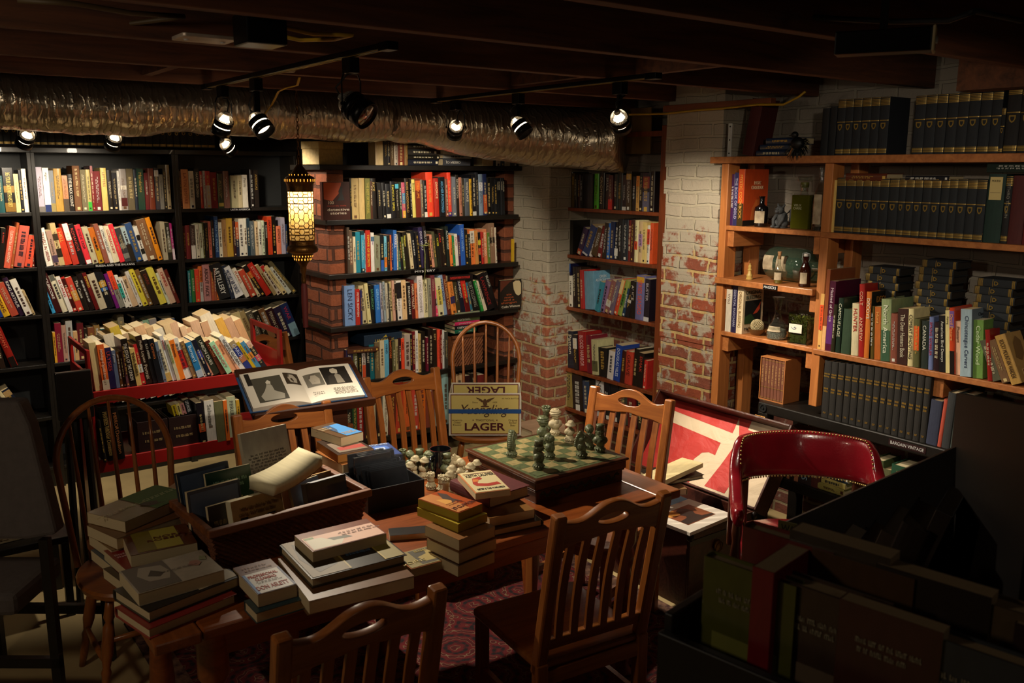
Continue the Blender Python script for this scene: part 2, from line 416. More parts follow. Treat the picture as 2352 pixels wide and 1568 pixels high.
# ------------------------------------------------------------------ planes of the room
YL, YC, XP, XB, XR = 5.70, 4.895, 3.685, 3.85, 3.63      # black bookcases, alcove shelves, first pier, brown bookcase, plank shelves
ZT = .74                                                  # table top
LZ = [onY(*p, YL).z for p in ((260, 341), (95, 487), (103, 613), (113.7, 722), (130, 834), (122, 956))]
CZ = [onY(*p, YC).z for p in ((980, 380), (980, 499), (980, 616), (980, 730), (900, 866), (900, 1000))]
BZ = [onX(*p, XB).z for p in ((1390, 481), (1385, 594), (1380, 719), (1375, 866), (1375, 960))]
RZ = [onX(1900, y, XR).z for y in (357, 533, 805)] + [onX(1780, y, XR).z for y in (525, 652, 783)] + [onX(1980, 980, XR).z]
W1, W2, W3 = 'black bookcase away from lantern', 'middle black bookcase', 'black bookcase by lantern'
LAN = 'the lantern side'
# --- black bookcase, first bay
row('X', YL, LZ[1], -4, 490, '4 85 6a5a3a;16 83 1d4a4c ^Legendary_People:c9bb86;27 100 17120f ^365_YOUR_DATE_WITH_HISTORY:d8c060 #0.02-0.22:7a5a24 #0.45-0.6:8a6a30;12 86 d2bf86;9 94 1a1b22;12 97 dcd8cc', 'second shelf, ' + W1, LAN, True, 'books in the outer black bookcase', end=70, ts=1.35)
row('X', YL, LZ[2], -2, 617, '12 92 15120f /-6 ^A_History:c03a2a;17 95 cf5a42 /-9 ^CLEOPATRA_AND_ANTONY:e8d8c0;8 104 a5522c;27 95 c25a4a;20 72 d8523a;8 72 5c1a18 /-2', 'third shelf, ' + W1, LAN, True, 'books in the outer black bookcase', end=82, ts=1.35)
row('X', YL, LZ[3], -14, 735, '10 70 c8b878 /13;12 78 1d3a8a;16 84 d8a826 ^COURTESANS:6a2a14 #0.82-0.95:b03020;17 80 b04a36;12 92 2c1830 ^KING_ARTHUR:d8d8d0;15 86 dcd6ca;6 60 b09a70', 'fourth shelf, ' + W1, LAN, True, 'books in the outer black bookcase', end=84, ts=1.35)
row('X', YL, LZ[4], -6, 852, '8 70 1c1614 /6;13 72 2a1c14;+12;18 96 8c1c14 /12 ^BYZANT:d86a4a #0-0.25:1a1210', 'fifth shelf, ' + W1, LAN, True, 'books in the outer black bookcase', ts=1.35)
row('X', YL, LZ[5], -10, 958, '16 62 8a8a86 /16;24 78 17161a ;24 84 cbbd92 /20;20 80 1a2236 #0.78-0.95:b09060', 'sixth shelf, ' + W1, LAN, True, 'books in the outer black bookcase', ts=1.35)
# --- middle bay
row('X', YL, LZ[1], 91, 487, '18 100 a59cab #0-0.12:6a6460;17 98 dcd8cc ^Afghan:2a2a30 #0-0.16:23305e;13 92 6b6f75 #0-0.2:8a7a4a;21 96 a5813a;15 80 b97a55 #0-0.35:4a4036;15 83 17120f ^THE_BLACK_COUNT:cfc8b8;20 101 6b4423 c;15 92 6d6347 c;12 92 b5a468 #0-0.22:3aa83a;7 100 7a1a1a;20 88 6a1216 c;16 95 cdb96a ^LETTERS:8a3a2a;14 90 1a1613;14 84 17151a;6 88 cfcac0;20 92 8d8580 #0.1-0.3:4a1a1a #0.5-0.6:c8c0b0;18 92 5a4d33 c;9 90 1e2430;19 92 10362c ^Mandarins:b09040;11 82 5e1420;17 92 6e2f1c;12 92 2a2c3a #0.8-0.95:c8c8c8;11 78 77746c;8 90 18161a;11 99 9a8a68', 'second shelf, ' + W2, LAN, True, 'books on the top row of the middle black bookcase', end=397, ts=1.35)
row('X', YL, LZ[2], 109, 614, '22 86 e6e0d2 /6 ^TRAVELS_IN_SIBERIA:8a3a30;17 80 a08070 #0.1-0.3:4a3a50;17 96 b5a070 #0.2-0.4:2a2418 #0.6-0.75:3a3020;23 84 c23a22 /8 ^HELL:e0a050;20 94 b03428 #0.6-1:e0dcd4;20 92 151214 ^ROMANOVS:b03a2a /9;18 90 d0303a ^INSIDE_USSR:17100f #0.0-0.1:e0e0e0;19 84 b0a888;18 82 b5601e #0-0.4:b08a20;15 90 8a5040;12 85 dcd8cc ^LONG_DESCENT:20242a;19 84 d8cfae ^GORBACHEV:b03030;15 88 e0333f /10;18 78 3a3a3c #0.1-0.25:77776f #0.4-0.55:77776f;16 80 9fb3b8 #0-0.5:2a241c;21 88 2f4c7a;14 80 d8d4c8 #0.2-0.35:20201c #0.6-0.75:20201c;29 94 7a5230 c;15 99 e08a1a;+2;14 86 a49a80 /2;13 84 2a2a20 #0.2-0.6:6a6450;8 82 a0206a #0-0.3:d8c8d0', 'shelf marked Russia and Balkans', LAN, True, 'books on the shelf marked Russia and the Balkans', end=406, ts=1.35)
row('X', YL, LZ[3], 122, 724, '12 78 3a9ad0 /11;20 96 3a1214 ^HOLBROOKE:e0dcd4;19 88 d8d0b4 #0.85-1:5a5a50;14 84 dcd8d0 ^DE_GAULLE:b03030;14 82 b02a22 #0.1-0.4:3a1210 #0.7-0.95:3a1210;20 80 c04030 #0.3-0.6:c08a40;17 80 1c1814 ^The_Cause:cfcabc;18 86 1a1010;13 88 5c1414 ^EMPIRES:d0b040;24 84 b8ad92 c;26 92 14161a #0.55-0.7:b88a30 #0.45-0.53:2a5a9a;12 82 6a1a6e;17 87 808078 #0.5-1:e0482a;11 76 dcdad0 #0.3-0.75:3aa89a;11 70 e0dcd4;20 72 c9ab88 ^Silent:3a2a20 /13;13 84 cfcac2;17 88 d8c840;14 86 7a5a30;21 82 2a2018 ^DARK:7a2a1a;23 89 ddd050;9 74 cfd4bc;19 84 cfae94 ^CHINESE:a81e1e;11 81 5e2018', 'fourth shelf, ' + W2, LAN, True, 'books on the fourth row of the middle black bookcase', end=417, ts=1.35)
row('X', YL, LZ[4], 128, 834, '7 70 d8a030;18 90 7a1a30;13 84 b08a78;18 92 a8a8a4;12 66 c8a070;18 84 5c1a20;10 70 2a201a;18 72 7a4a30;16 75 8a6a34 c;20 66 2a6a70;14 74 b05a20;16 80 6a6438 c;18 92 77705a c;8 70 b0a020;12 66 c0b8a8;8 84 241c18 #0-0.4:6a1a1a;20 66 c8bc90 /5;13 70 dcd4c4 #0.3-0.7:b02a24;16 74 8fb89a;20 75 a09a98;+4;36 72 1c3f6e /0', 'fifth shelf, ' + W2, LAN, True, 'books behind the red cart in the middle black bookcase', end=409, ts=1.35)
row('X', YL, LZ[5] + .02, 134, 956, '12 76 b02a50 /6;20 76 b8a878 ;+40;20 78 7a4a2a;20 80 8a8a80;22 80 2a3a6a /12;14 70 6a1a1e;14 74 141312;13 68 dcd4c4;12 74 c8b858;20 76 1e3a8a ^HAROLD:dcd8d0;14 80 d8d4cc;12 72 7a2430;16 70 d8d4c8;18 78 e0302a;12 70 a8b8c8;24 84 d8cfae;20 70 2a1814', 'sixth shelf, ' + W2, LAN, True, 'books behind the red cart in the middle black bookcase', end=432, ts=1.35)
# --- bay beside the lantern
row('X', YL, LZ[1], 417, 475, '6 84 4a2418;19 88 cf8a58 ^LATIN_EMPIRE:8a3a20;15 84 c9c4b0;13 89 151310 ^MATO_GROSSO:d8d0b8;9 83 b02420 ^MURDER:dcd4c4;5 84 c9c6be;14 83 b02824 #0-0.62:b0aca4;17 80 7a1a1c c;16 77 16301f #0.05-0.15:a08a40;16 82 6e4a40;+3;17 72 a8a27e;12 72 c2b48e;15 73 d6d0c0 ^Perils:6a6450;+6;10 84 221c1a;12 82 1a1714 ^AMERICAS:a8863a', 'shelf marked Latin America', LAN, True, 'books on the shelf marked Latin America', end=599, ts=1.35)
row('X', YL, LZ[2], 425, 590, '8 74 4a1418;12 76 5e1a1c;14 75 3a2a26 ^MANDELA:8a7a70 #0-0.4:cfcac2;9 76 d0cab4;10 78 c8d0b4;5 78 5a5a2a;10 79 16130f;8 82 cf6e5a;9 84 191613;11 92 1e3e6e ^MAZRUI_THE_AFRICANS:8ab0d0;9 78 d4d0bc;12 84 9a7448;17 86 b08a30;7 80 3a1a18;9 77 b0522a #0-0.5:1e2438;13 84 d6d2c4;9 84 d4d0c0;8 84 1c3440;12 77 4f5a60;9 76 c8b08c;10 76 cfcab8;8 77 c2ccb0;6 74 191611 ^EL_SALVADOR:d0c8b8;12 86 c5401f ^DEATH:2a1210;11 86 171210;13 63 e07a58 ^BENOLD:5a2a1a;11 82 a9a2b4;7 66 2a3a5e', 'third shelf, ' + W3, LAN, True, 'books on the third row beside the lantern', end=665, ts=1.35)
row('X', YL, LZ[3], 437, 697, '8 72 1d6a70;9 74 2a6a34;11 74 d8402a;9 80 d86a2a #0-0.55:b0b0ac;20 83 b07a78 ^ABOUT_FACE:2a1a1a;7 72 a04a34;6 72 8a4a30;6 70 c86a2a /2;30 82 14181a /7 ^ARTILLERY:cfcfc8 p;11 78 1c2638;26 74 c8c8c8 /12 ^MILITARY_AIR_FORCES:2a3a5e;12 72 d4cdbc ^PLANES:b05a3a;17 66 b5442e;9 62 cdbf98;13 80 1a1614 /15 #0.6-0.8:b84a20;18 84 b02a1e ^STORM:d0a090;10 80 a08a60;13 76 c8bca8 #0.82-1:a82420;14 76 cdb985 /17;13 74 b8bcb0;14 92 5a5238 /19', 'fourth shelf, ' + W3, LAN, True, 'books on the fourth row beside the lantern', end=690, ts=2.0)
row('X', YL, LZ[4] - .005, 443, 790, '6 74 1c1a2a #0-0.3:5a2a1a;16 66 b0a890 ^LETTERS_SUMMERS:5a3a24;+10;18 62 6a6044 /6;14 66 8a7a54;+14;18 68 7a7054 /14;16 70 b0a070;15 72 8a7850 /17;13 70 4a4438 ^DECOUNTRY:b0a890;11 70 1c1a12;13 74 7a5434;15 72 2a1218 ^PERSIAN_GULF:a89a80;15 74 251c34;16 80 1e2a52 ^WAR:a82a4a #0-0.4:7a9aa8', 'fifth shelf, ' + W3, LAN, True, 'books on the fifth row beside the lantern', end=694, ts=1.2)
# --- alcove shelves between the brick pilasters
CA = 'the detective stories'
BP = 'the brick pilaster'
row('X', YC, CZ[1], 808, 501, '5 92 15130f;18 92 b39b66;15 92 bfa46c n;13 91 6a6a34 ^THE_BEST_OF_MICHAEL:b0a040;6 84 4a2a1c;14 90 191310 ^RICE:b89a50 /2;11 80 1b1a1a;10 80 131214;13 77 1a1c20 #0-0.12:d0d0c8;13 82 17171a ^FAMOUS_SPIES:c8b838;9 80 14110f #0.82-0.95:4aa0b8;6 80 26301c;9 79 b05068 #0.4-0.7:3a78a0 #0-0.2:d0a040;12 88 1c140f ^ROSS_MACDONALD:b89048;5 86 161616;9 85 cfc064 ^Bored:3a2a14;13 86 6e2a1a ^TROUPE:d88a30 #0.7-0.95:c05a2a;7 84 6a6058;9 82 1a1613 #0-0.14:d8d4c8;18 100 e0442a;12 86 a82a20 ^DIVORCE:e0d0a0;15 88 141518 ^ARCHER_PI~MACDONALD:5aa0c8;8 84 7a4a3a;10 98 e0402a #0-0.1:3a2a70;9 88 6a7078;9 92 201c18 ^SECRETION:a8a090;8 86 a8705a;6 84 30281a;12 84 4a5058 ^WESTLAKE:c8c0b0;6 82 c89a24;9 92 17171c #0-0.1:c0c0b8;9 96 22242a;11 92 7a8ca0 #0.6-0.8:dcdce0;11 92 1c2850 #0.05-0.5:b0522a;8 84 16130f;8 84 151517;7 80 191a1e;5 82 14161a ^MURDER:b0a890;5 82 14161a ^MURDER:b0a890;5 82 14161a ^MURDER:b0a890;6 82 14161a ^MURDER:b0a890', 'second alcove shelf', CA, False, 'mysteries on the second alcove shelf', end=1165)
row('X', YC, CZ[2], 802, 626, '8 104 4a3e34;8 96 5a4a3c #0.2-0.5:7a5a48;8 82 cfc0a0;13 92 1d7a90;10 94 123038 #0.1-0.9:3a90b0;4 88 8a98a0;14 94 b02a1e ^TOWER_OF_SECRETS:dcc030;10 88 d8d4cc ^Speaker:7a6a9a #0.78-0.9:2a6a80;16 80 7d8068 c;10 82 14181c #0-0.3:2a58a8;7 78 6ab0c8 #0.1-0.4:d8782a;9 80 1a1a1e;5 80 c8602a;5 80 1c2a58;10 90 2a62b0 ^FARRELL:dcdcdc;4 80 c8bca0;6 68 2a6058;8 82 15171a /5;6 74 6a7434;13 84 17140f ^Nelson:d8cc50 /6;9 80 c8b890;11 86 15171c;11 82 14151a;12 92 2c2448 ^DICK_WOLF:c8c8d0;9 94 141216 ^WALTER:cfcac0;7 72 2a1412;8 74 c88a70;9 80 4a4a34;8 74 1a1c14 ^YATES:d8d020;8 84 1c120f ^LAURA:c02a20;9 84 221814;9 90 15201c ^ALAN_FURST:c0c8c0 /4;8 70 e07a34;6 68 1a7a44;8 72 d8d4c8 ^Murder:b03040;7 68 3a2040;12 92 2858b0 ^LARRY_NIVEN:8ab0d8 /3;9 80 1a1a1c;7 70 22241c;13 80 e0783a #0.6-0.95:cfc8b8;9 76 c88a48;7 72 14181a #0.3-0.5:c03030 #0.6-0.75:c8c030;7 72 a82a24;11 78 d8825a ^BODY_OF_ODD:e8dcc8;6 70 5a7a34;15 90 8a6a54 ^Goldsworthy:d0c0a0 #0.5-0.65:2a201a;5 80 d0c4b0', 'shelf marked Mystery', BP, False, 'mysteries on the shelf marked Mystery', end=1147)
row('X', YC, CZ[3], 796, 748, '25 92 6f8fc0 ^LEN_SICKY:1c2848 n;11 82 a82a20 ^PETER_BOWEN:e0d8c8;5 78 2a2a58;12 88 b8ac84 /5;9 92 cfc48c;10 86 14181a ^SATURDAY:4a8a60 /2;12 86 2a6ab8 ^GERALDINE:8ac0e8;4 90 a8a4b4;4 88 6a6a70;5 92 8a98a0;6 88 b8b09a;4 86 3a3a34;6 90 b8a878;6 92 c89a84;4 84 1c1816;12 90 d8d0c8 #0.55-0.95:15161a;11 90 d8b484;10 84 121214 ^STARVATION_LAKE:dcd8cc;9 88 5a1818 ^MARIA_VALLEY:d8c8a8;6 80 d8784a;13 96 d8d0d0 ^LONG_GOODBYE:8a8480;11 86 d0c69c ^FROM_MOUTH_WHALE:2a2a24;7 88 8a8a78;10 94 6a3038 ^HARRIS:b08078;5 80 d83a68 #0.3-0.5:1a1014;13 86 d0c89c /6 #0.3-0.7:c8b858;10 92 8098b8 /8 ^KATS_CRADLE:1c2848;9 92 5a241c ^ALEXANDER_MAIER:c89a60 /9;12 82 d8823a #0.3-0.5:2a2a5a;10 82 3a3420 /10;11 86 1a1c2a ^GUNSHOT:dcd8d0;11 86 c0281e #0-0.4:5a1414 /12;6 70 2a6a80;18 78 131412 ^KURT_FOLLOWING:8a8a80 /17;6 74 2a8a3a;8 72 d8c8b0;18 88 151012 ^LAWRENCE:8a2020 /20;9 92 171312 ^BLOCK:c8c4b8', 'fourth alcove shelf', BP, False, 'mysteries on the fourth alcove shelf', end=1150)
row('X', YC, CZ[4], 800, 868, '22 76 2a2244;14 70 5a5834;12 68 171a14;12 72 cfc8bc #0-0.5:c04a2a ^DUANE:5a1a14;12 72 1a1a1e ^SILENT:c8c0a8;16 80 14606c;16 84 6a5a40;14 86 c4b694;14 86 5aa0c0 ^WIND:1c3a5a;10 92 2a1612 ^MANTICORE:d86a2a;9 80 5a5838;9 84 a09468;9 86 2a1014;10 84 e0482a ^LIARS:2a1210;18 92 a89a90;8 90 17171a;9 96 6a1420;9 96 dcd8d0;9 88 c8ac70;14 92 19150f;6 78 6a1a30;16 96 1a120f;13 92 241c14 ^RIFT:b89a60;9 92 e04a30;7 90 7a1a1a;8 88 c8c8c4;10 84 3a3a34', 'fifth alcove shelf', BP, False, 'books on the fifth alcove shelf', end=1034)
row('X', YC, CZ[5], 800, 1010, '14 90 1a1a1a;10 92 2a4a2a;14 96 8a1c1a;14 92 3a2018;10 90 b0a080;14 94 1c1418;12 100 c8c0a8 /-2;16 104 5c2418;18 118 b03a24 /0;18 116 c85a28;14 112 b84030;14 112 c8621c;20 118 7a3a2c;16 112 8a8070;14 120 8ab0b0;16 116 3a2a20;14 110 c8a880;14 104 2a1418;16 106 201818;14 100 6a2420', 'bottom alcove shelf behind the chair', BP, False, 'tall books on the bottom alcove shelf', end=1115)
# --- brown bookcase, second half of the room
BA = 'the whitewashed pier'
row('Y', XB, BZ[0], 1288, 477, '5 76 5a1a18;4 74 b89060;8 78 1c1612;6 76 5a4a20 ^EDGE:c8a840;6 74 19130f;5 74 3a1a1a;5 72 1a1a1c;22 76 121012 n;9 78 5ac024;+3;10 80 1a1310 ^CRICHTON:c8b890;9 78 2a1a14 ^SKULL:c8c8c0;8 76 5a1a1a #0-0.3:d02a20;8 80 14201c;10 82 1a2622;8 78 161214 #0-0.1:c0c0b8;10 86 3a3018 #0.8-0.95:c8a030;9 76 161412;6 78 c89a50 #0.7-1:d8822a;8 86 1c1a20;16 86 2a2430 #0-0.5:5a5a70 #0.6-0.9:8a3a34;8 90 1c1414', 'top brown bookcase shelf', BA, False, 'books on the top row of the brown bookcase', end=1497)
row('Y', XB, BZ[1], 1289, 578, '22 76 1c1814 n;+8;12 64 3a2a4a /-20 #0-0.2:b04a2a;14 72 2a3c6a /-24 #0-0.06:cfcfd4;5 74 d8d4cc;15 66 4a3a24 /-20;13 70 6a1a1c /-14;8 80 2a2018 /-6;9 80 2a62b0 /-2;9 84 1a2444;9 84 17171a #0.1-0.3:c8c8c0;12 92 1a1a1c /0;11 92 20262c;8 92 6a201a;7 94 3a1a18;8 94 d8d0a0 #0.3-0.5:c84a2a;12 92 d0b488 #0.4-0.7:b08ab0;8 92 d8c078;7 86 d8d4c8 #0.5-0.9:c83a24;7 92 d8552a', 'second brown bookcase shelf', BA, False, 'books on the second row of the brown bookcase', end=1492)
row('Y', XB, BZ[2], 1286, 700, '16 96 1a1a3a ^Elizabeth_Moon:c8b020 #0.8-1:2a5aa0;7 70 d4cfc0 /2;8 92 1a1010;9 92 2a1c14 /4;6 88 a82420;22 86 6a9cb8 /6 n @greek;8 70 3a8aa0 /-13;10 74 8a6a90;10 78 8a5a58 /-17 #0.2-0.4:c8c8c0;8 80 6a6074;8 84 c84a2a #0.6-1:d8c080;9 84 8a9a4a #0.3-0.6:4a7a3a;8 66 1c3a5a /-12;9 68 1a1a1e #0.5-0.6:c8c8c0;12 84 1a1612 ^ALICE:b8b0a0 /-1;19 100 6a6a9a ^SERIES_SEAGRO:d8522a #0.85-0.97:c89a30;11 96 201a24 ^BUSTER:b8b0b8 #0-0.1:c8c8c8', 'third brown bookcase shelf', BA, False, 'books on the third row of the brown bookcase', end=1486)
row('Y', XB, BZ[3], 1282, 845, '6 66 c08a80 /3;9 86 b87a6a;14 84 1c2230 /5 ^Patton:c8c0a8;8 80 17171a #0.6-0.9:c8c8c0;17 90 8a1c1c ^BLOOD_HARBOR:d0a0a0;11 86 6a1828;12 80 b8b488 /5 #0.1-0.4:5a5a3a;18 66 1a1a1a /4;12 66 d0ccc8 /-4;13 84 1c3f96 ^DOUGLAS_NILES:b8c8e0 /-5;10 74 3a1a14;14 76 b03a2a /-3 ^GRAVE:5a1a14;10 86 1a1612;12 80 171513 ^SIMAK:b03a2a;7 66 c0302a', 'fourth brown bookcase shelf', BA, False, 'books on the fourth row of the brown bookcase', end=1478)
row('Y', XB, BZ[4], 1282, 950, '10 90 2a6a9a /4;10 84 8a7a44;16 78 1c1a1a /5;10 72 2a3a54;8 78 191814;14 92 c8c8c8 ^NOLAN:2a2a2a;10 88 17171c;12 88 1a1a20;14 84 3a3a30;12 80 6a1a1a;12 84 1a1614', 'lowest brown bookcase shelf', BA, False, 'books on the lowest row of the brown bookcase', end=1474)
# --- plank shelves on the wall
PB = 'the brick pier'; UP_ = 'the timber upright'
row('Y', XR, RZ[3], 1669, 512, '9 114 3a1a4a;10 118 2c2c58 ^THE_BOOK_OF_GOLD:b8b0c8 p;14 126 c0481e ^MYSTIC_COOKBOOK:d8a048 #0-0.4:3a2c14 p @cook', 'shelf of potion bottles', PB, False, 'books beside the potion bottles', sb=.01)
row('Y', XR, RZ[5], 1661, 753, '13 96 cfc6b4 ^Wild:8a7a70 p;12 108 2a2444 ^ESSENTIAL_ENOCHIAN:a8a8c0 p;14 106 dcc8a4 ^ORIGINAL_BLESSING:8a6a3a p @bless', 'shelf below the Magicks sign', PB, False, 'books below the sign Magicks', sb=.01)
row('Y', XR, RZ[2], 1878, 798, '8 126 d8a860 #0.35-0.8:e0542a p /0;8 182 8a4a2a #0-0.3:d8a870 p n;13 158 4a1430 ^Masked_of_Grace:d8c8d0 #0.1-0.5:5a2a6a;8 108 2a2818;11 124 1c2e24 ^CAMOUFLAGE:c8c8b0;20 102 1e3a20 c n;+2;16 118 cfc4a0 ^HUNTER:b02a20 /3;12 164 a02420 ^COLT~ANDREW:d8b090 /4;12 150 c8702c ^DECOYS:e0dcc8 /2 @decoy;9 120 5a4a20 /4;13 120 b0602a ^Hunt:d8a050;22 140 8a9a70 #0-0.5:3a5a44 ^North_America:d8dcc8 /4;15 112 7a3a26 c;22 126 3a2420 ^The_Deer_Hunters_Book:c8c0a8;12 130 d8cc98 ^COMBAT_SHOOTING:3a3424;13 110 5a5a38 #0.35-0.85:d85a2a;17 108 2a3430 ^CANADA:c8c8b8;10 120 6a78a8 ^SPRING_GOBBLER:a82a3a;14 110 2a1a20;14 128 17171a ^American_Bird_Decoys:c8c8c0 /6;9 142 d8cc90 ^Fishing:4a4a2a;12 150 c0401e #0-0.35:1a1210 #0.7-0.95:7a5a9a ^Devil_Picture:e0a060;11 122 d8a88c ^Pheasant:5a3a2a;24 152 9ab0bc ^Chincoteague_Carvers:2a3a5a /5 @chin;22 132 6a9048 ^Cedar_Wood:c8dcb0 n;+10;11 116 8a1c18 /9;+0;20 96 4a4a34 /24 c;20 100 6a4a2a /25 c;26 116 b08a4a ^ROCKY_MOUNTAIN_WARDEN:3a2410 /25 @warden', 'shelf of hunting books', UP_, False, 'hunting books on the long plank shelf', sb=-.01, end=2352)
def gold_rules(t, h, d): pass
row('Y', XR, RZ[1], 1904, 526, '6 116 d8b868 p n;' + ';'.join(f'{w} {122 + i * 1.0:.0f} 1a2026' for i, w in enumerate([21, 22, 17, 19, 19, 21, 22, 16, 19, 19, 20, 21, 19, 19, 22, 22, 22])) + ';1 20 1a2026;40 152 14302a c n @mol;16 150 141418 ^JETHRO_TOOKIN:8a8a80;34 152 4a1414 c n;20 140 5a1010 c', 'row of blue and gold volumes', UP_, False, 'blue and gold volumes in the long row', name='reference_volume', noun='volume', cloth=True, sb=.012, nol=True, kind='h', jit=.003)
row('Y', XR, RZ[0], 1912, 345, ';'.join(f'{w} {122 + i * 1:.0f} 181d24' for i, w in enumerate([18, 18, 19, 21, 20, 22])) + ';+58;' + ';'.join(f'{w} {128 + i * 1.5:.0f} 181d24' for i, w in enumerate([25, 25, 24, 24, 25, 26, 26, 24])) + ';10 100 14161a;32 150 141214 c;34 150 120f10 c', 'top plank under the joists', UP_, False, 'blue and gold volumes on the top plank', name='reference_volume', noun='volume', cloth=True, nol=True, kind='h', jit=.003)
row('Y', XR - .02, RZ[6], 1880, 945, ';'.join(f'{w} {int(130 + i * 2.0)} 1b1815' for i, w in enumerate([17, 15, 16, 16, 16, 16, 17, 16, 16, 16, 16, 17, 16, 16, 15])) + ';26 104 2a3048 c n /-2;9 112 b84a34 /-3;19 130 2a2c2e c n /-2;27 128 3a4440 c n;18 92 223a72 c n;10 112 d89a24 /-3;10 118 1c1810', 'shelf marked Bargain Vintage', UP_, False, 'volumes on the shelf marked Bargain Vintage', name='bound_volume', noun='volume', nol=True, kind='h', jit=.004, cloth=True)
# --- encyclopedia along the top of the black bookcases
row('X', YL, LZ[0] + .012, -6, 341, ';'.join(f'{17 if i < 9 else 16} {60 + (i % 3)} 15171a' for i in range(31)), 'on top of black bookcases', 'the spotlight end', True, 'dark volumes along the bookcase tops', name='reference_volume', noun='volume', cloth=True, nol=True, kind='h', sb=.03, jit=.004, dp=.16, ts=1.35)
# ------------------------------------------------------------------ lettering used later on
for t in ('RUSSIA AND THE BALKANS', 'LATIN AMERICA', 'MYSTERY', 'MAGICKS', 'BARGAIN VINTAGE', 'LAGER', 'TRADITIONAL', '4/6 PACK BOTTLES', "America's\nOldest\nBrewery", 'Original\nAmber\nBeer', 'LANDSHARK', 'DOCTOR WHO', 'JO NESBO', 'KARIN SLAUGHTER', 'UNSEEN', '100', 'detective\nstories', 'dastardly little', 'six\nnuns\nand a\nshotgun', 'Colin Watson', 'MYSTIC\nCOOKBOOK', 'ORIGINAL\nBLESSING', 'Matthew', 'VIEUX\nCARRE', 'KEITH LAUMER', 'RETIEF & THE WARLORDS', 'NORA\nROBERTS', 'DON ASLETT', 'PROFESSIONAL\nCLEANING', 'JO CLAYTON', 'CATALOG\nOF', 'DECOYS', 'Chincoteague\nCarvers', 'GREEK\nASTRONOMY', 'WARNING', 'MOLIERE', 'BARBARA\nPYM', 'Unicorn Tears', 'BONAZ', 'Since', '1829', 'CREATURE', 'COUNTRY', 'The Eighth', 'THE\nHISTORY\nOF LAW', 'LIFE PROBE', 'DORIS', 'ELLEN BOHN', 'THE END', 'ROSES', 'O. HENRY', 'RIVALS', 'THE HISTORY OF LAW'):
    want_text(t)
for t in ('Yuengling', 'Maid Desires', 'Feeding'): want_text(t, italic=True)
want_text('LAGER', bold=.025)
def ell(cx, cy, rx, ry, n=28): return [(cx + rx * math.cos(2 * PI * i / n), cy + ry * math.sin(2 * PI * i / n)) for i in range(n)]
def _rail(w, h):
    n = 40; top, bot = [], []
    for i in range(n + 1):
        u = -1 + 2 * i / n; b = math.exp(-(u * 2.1) ** 2)
        wav = .010 * math.cos(u * 5.2) * (1 - b)
        top.append((u * w / 2, h * .30 + wav + .042 * b)); bot.append((u * w / 2, -h * .48 - wav * .8 + .020 * b))
    return [bot + top[::-1], ell(0, .018, w * .17, .021)]
want_shape('rail', _rail(.345, .095), .0095, .003)
def arch(pts_out, pts_in): return [pts_out, pts_in]
# eagle on the beer carton, plain
_eg = [(-.5, .5), (-.33, .42), (-.2, .3), (-.1, .18), (-.06, .3), (.0, .36), (.07, .3), (.06, .2), (.15, .3), (.3, .4), (.55, .5), (.42, .3), (.3, .2), (.36, .18), (.22, .08), (.26, .04), (.1, -.04), (.14, -.2), (.06, -.3), (.24, -.38), (.2, -.5), (-.22, -.5), (-.24, -.38), (-.06, -.3), (-.12, -.18), (-.1, -.02), (-.26, .06), (-.22, .12), (-.36, .2), (-.3, .26), (-.44, .34)]
want_shape('eagle', [_eg], .01)
def star(r0, r1, n=5): return [((r0 if i % 2 == 0 else r1) * math.sin(PI * i / n), (r0 if i % 2 == 0 else r1) * math.cos(PI * i / n)) for i in range(2 * n)]
want_shape('star', [star(.5, .2)], .01)
want_shape('shield', [[(-.5, .5), (.5, .5), (.5, 0), (.28, -.35), (0, -.5), (-.28, -.35), (-.5, 0)], [(-.3, .32), (.3, .32), (.3, 0), (.16, -.2), (0, -.3), (-.16, -.2), (-.3, 0)]], .02)
convert_all()
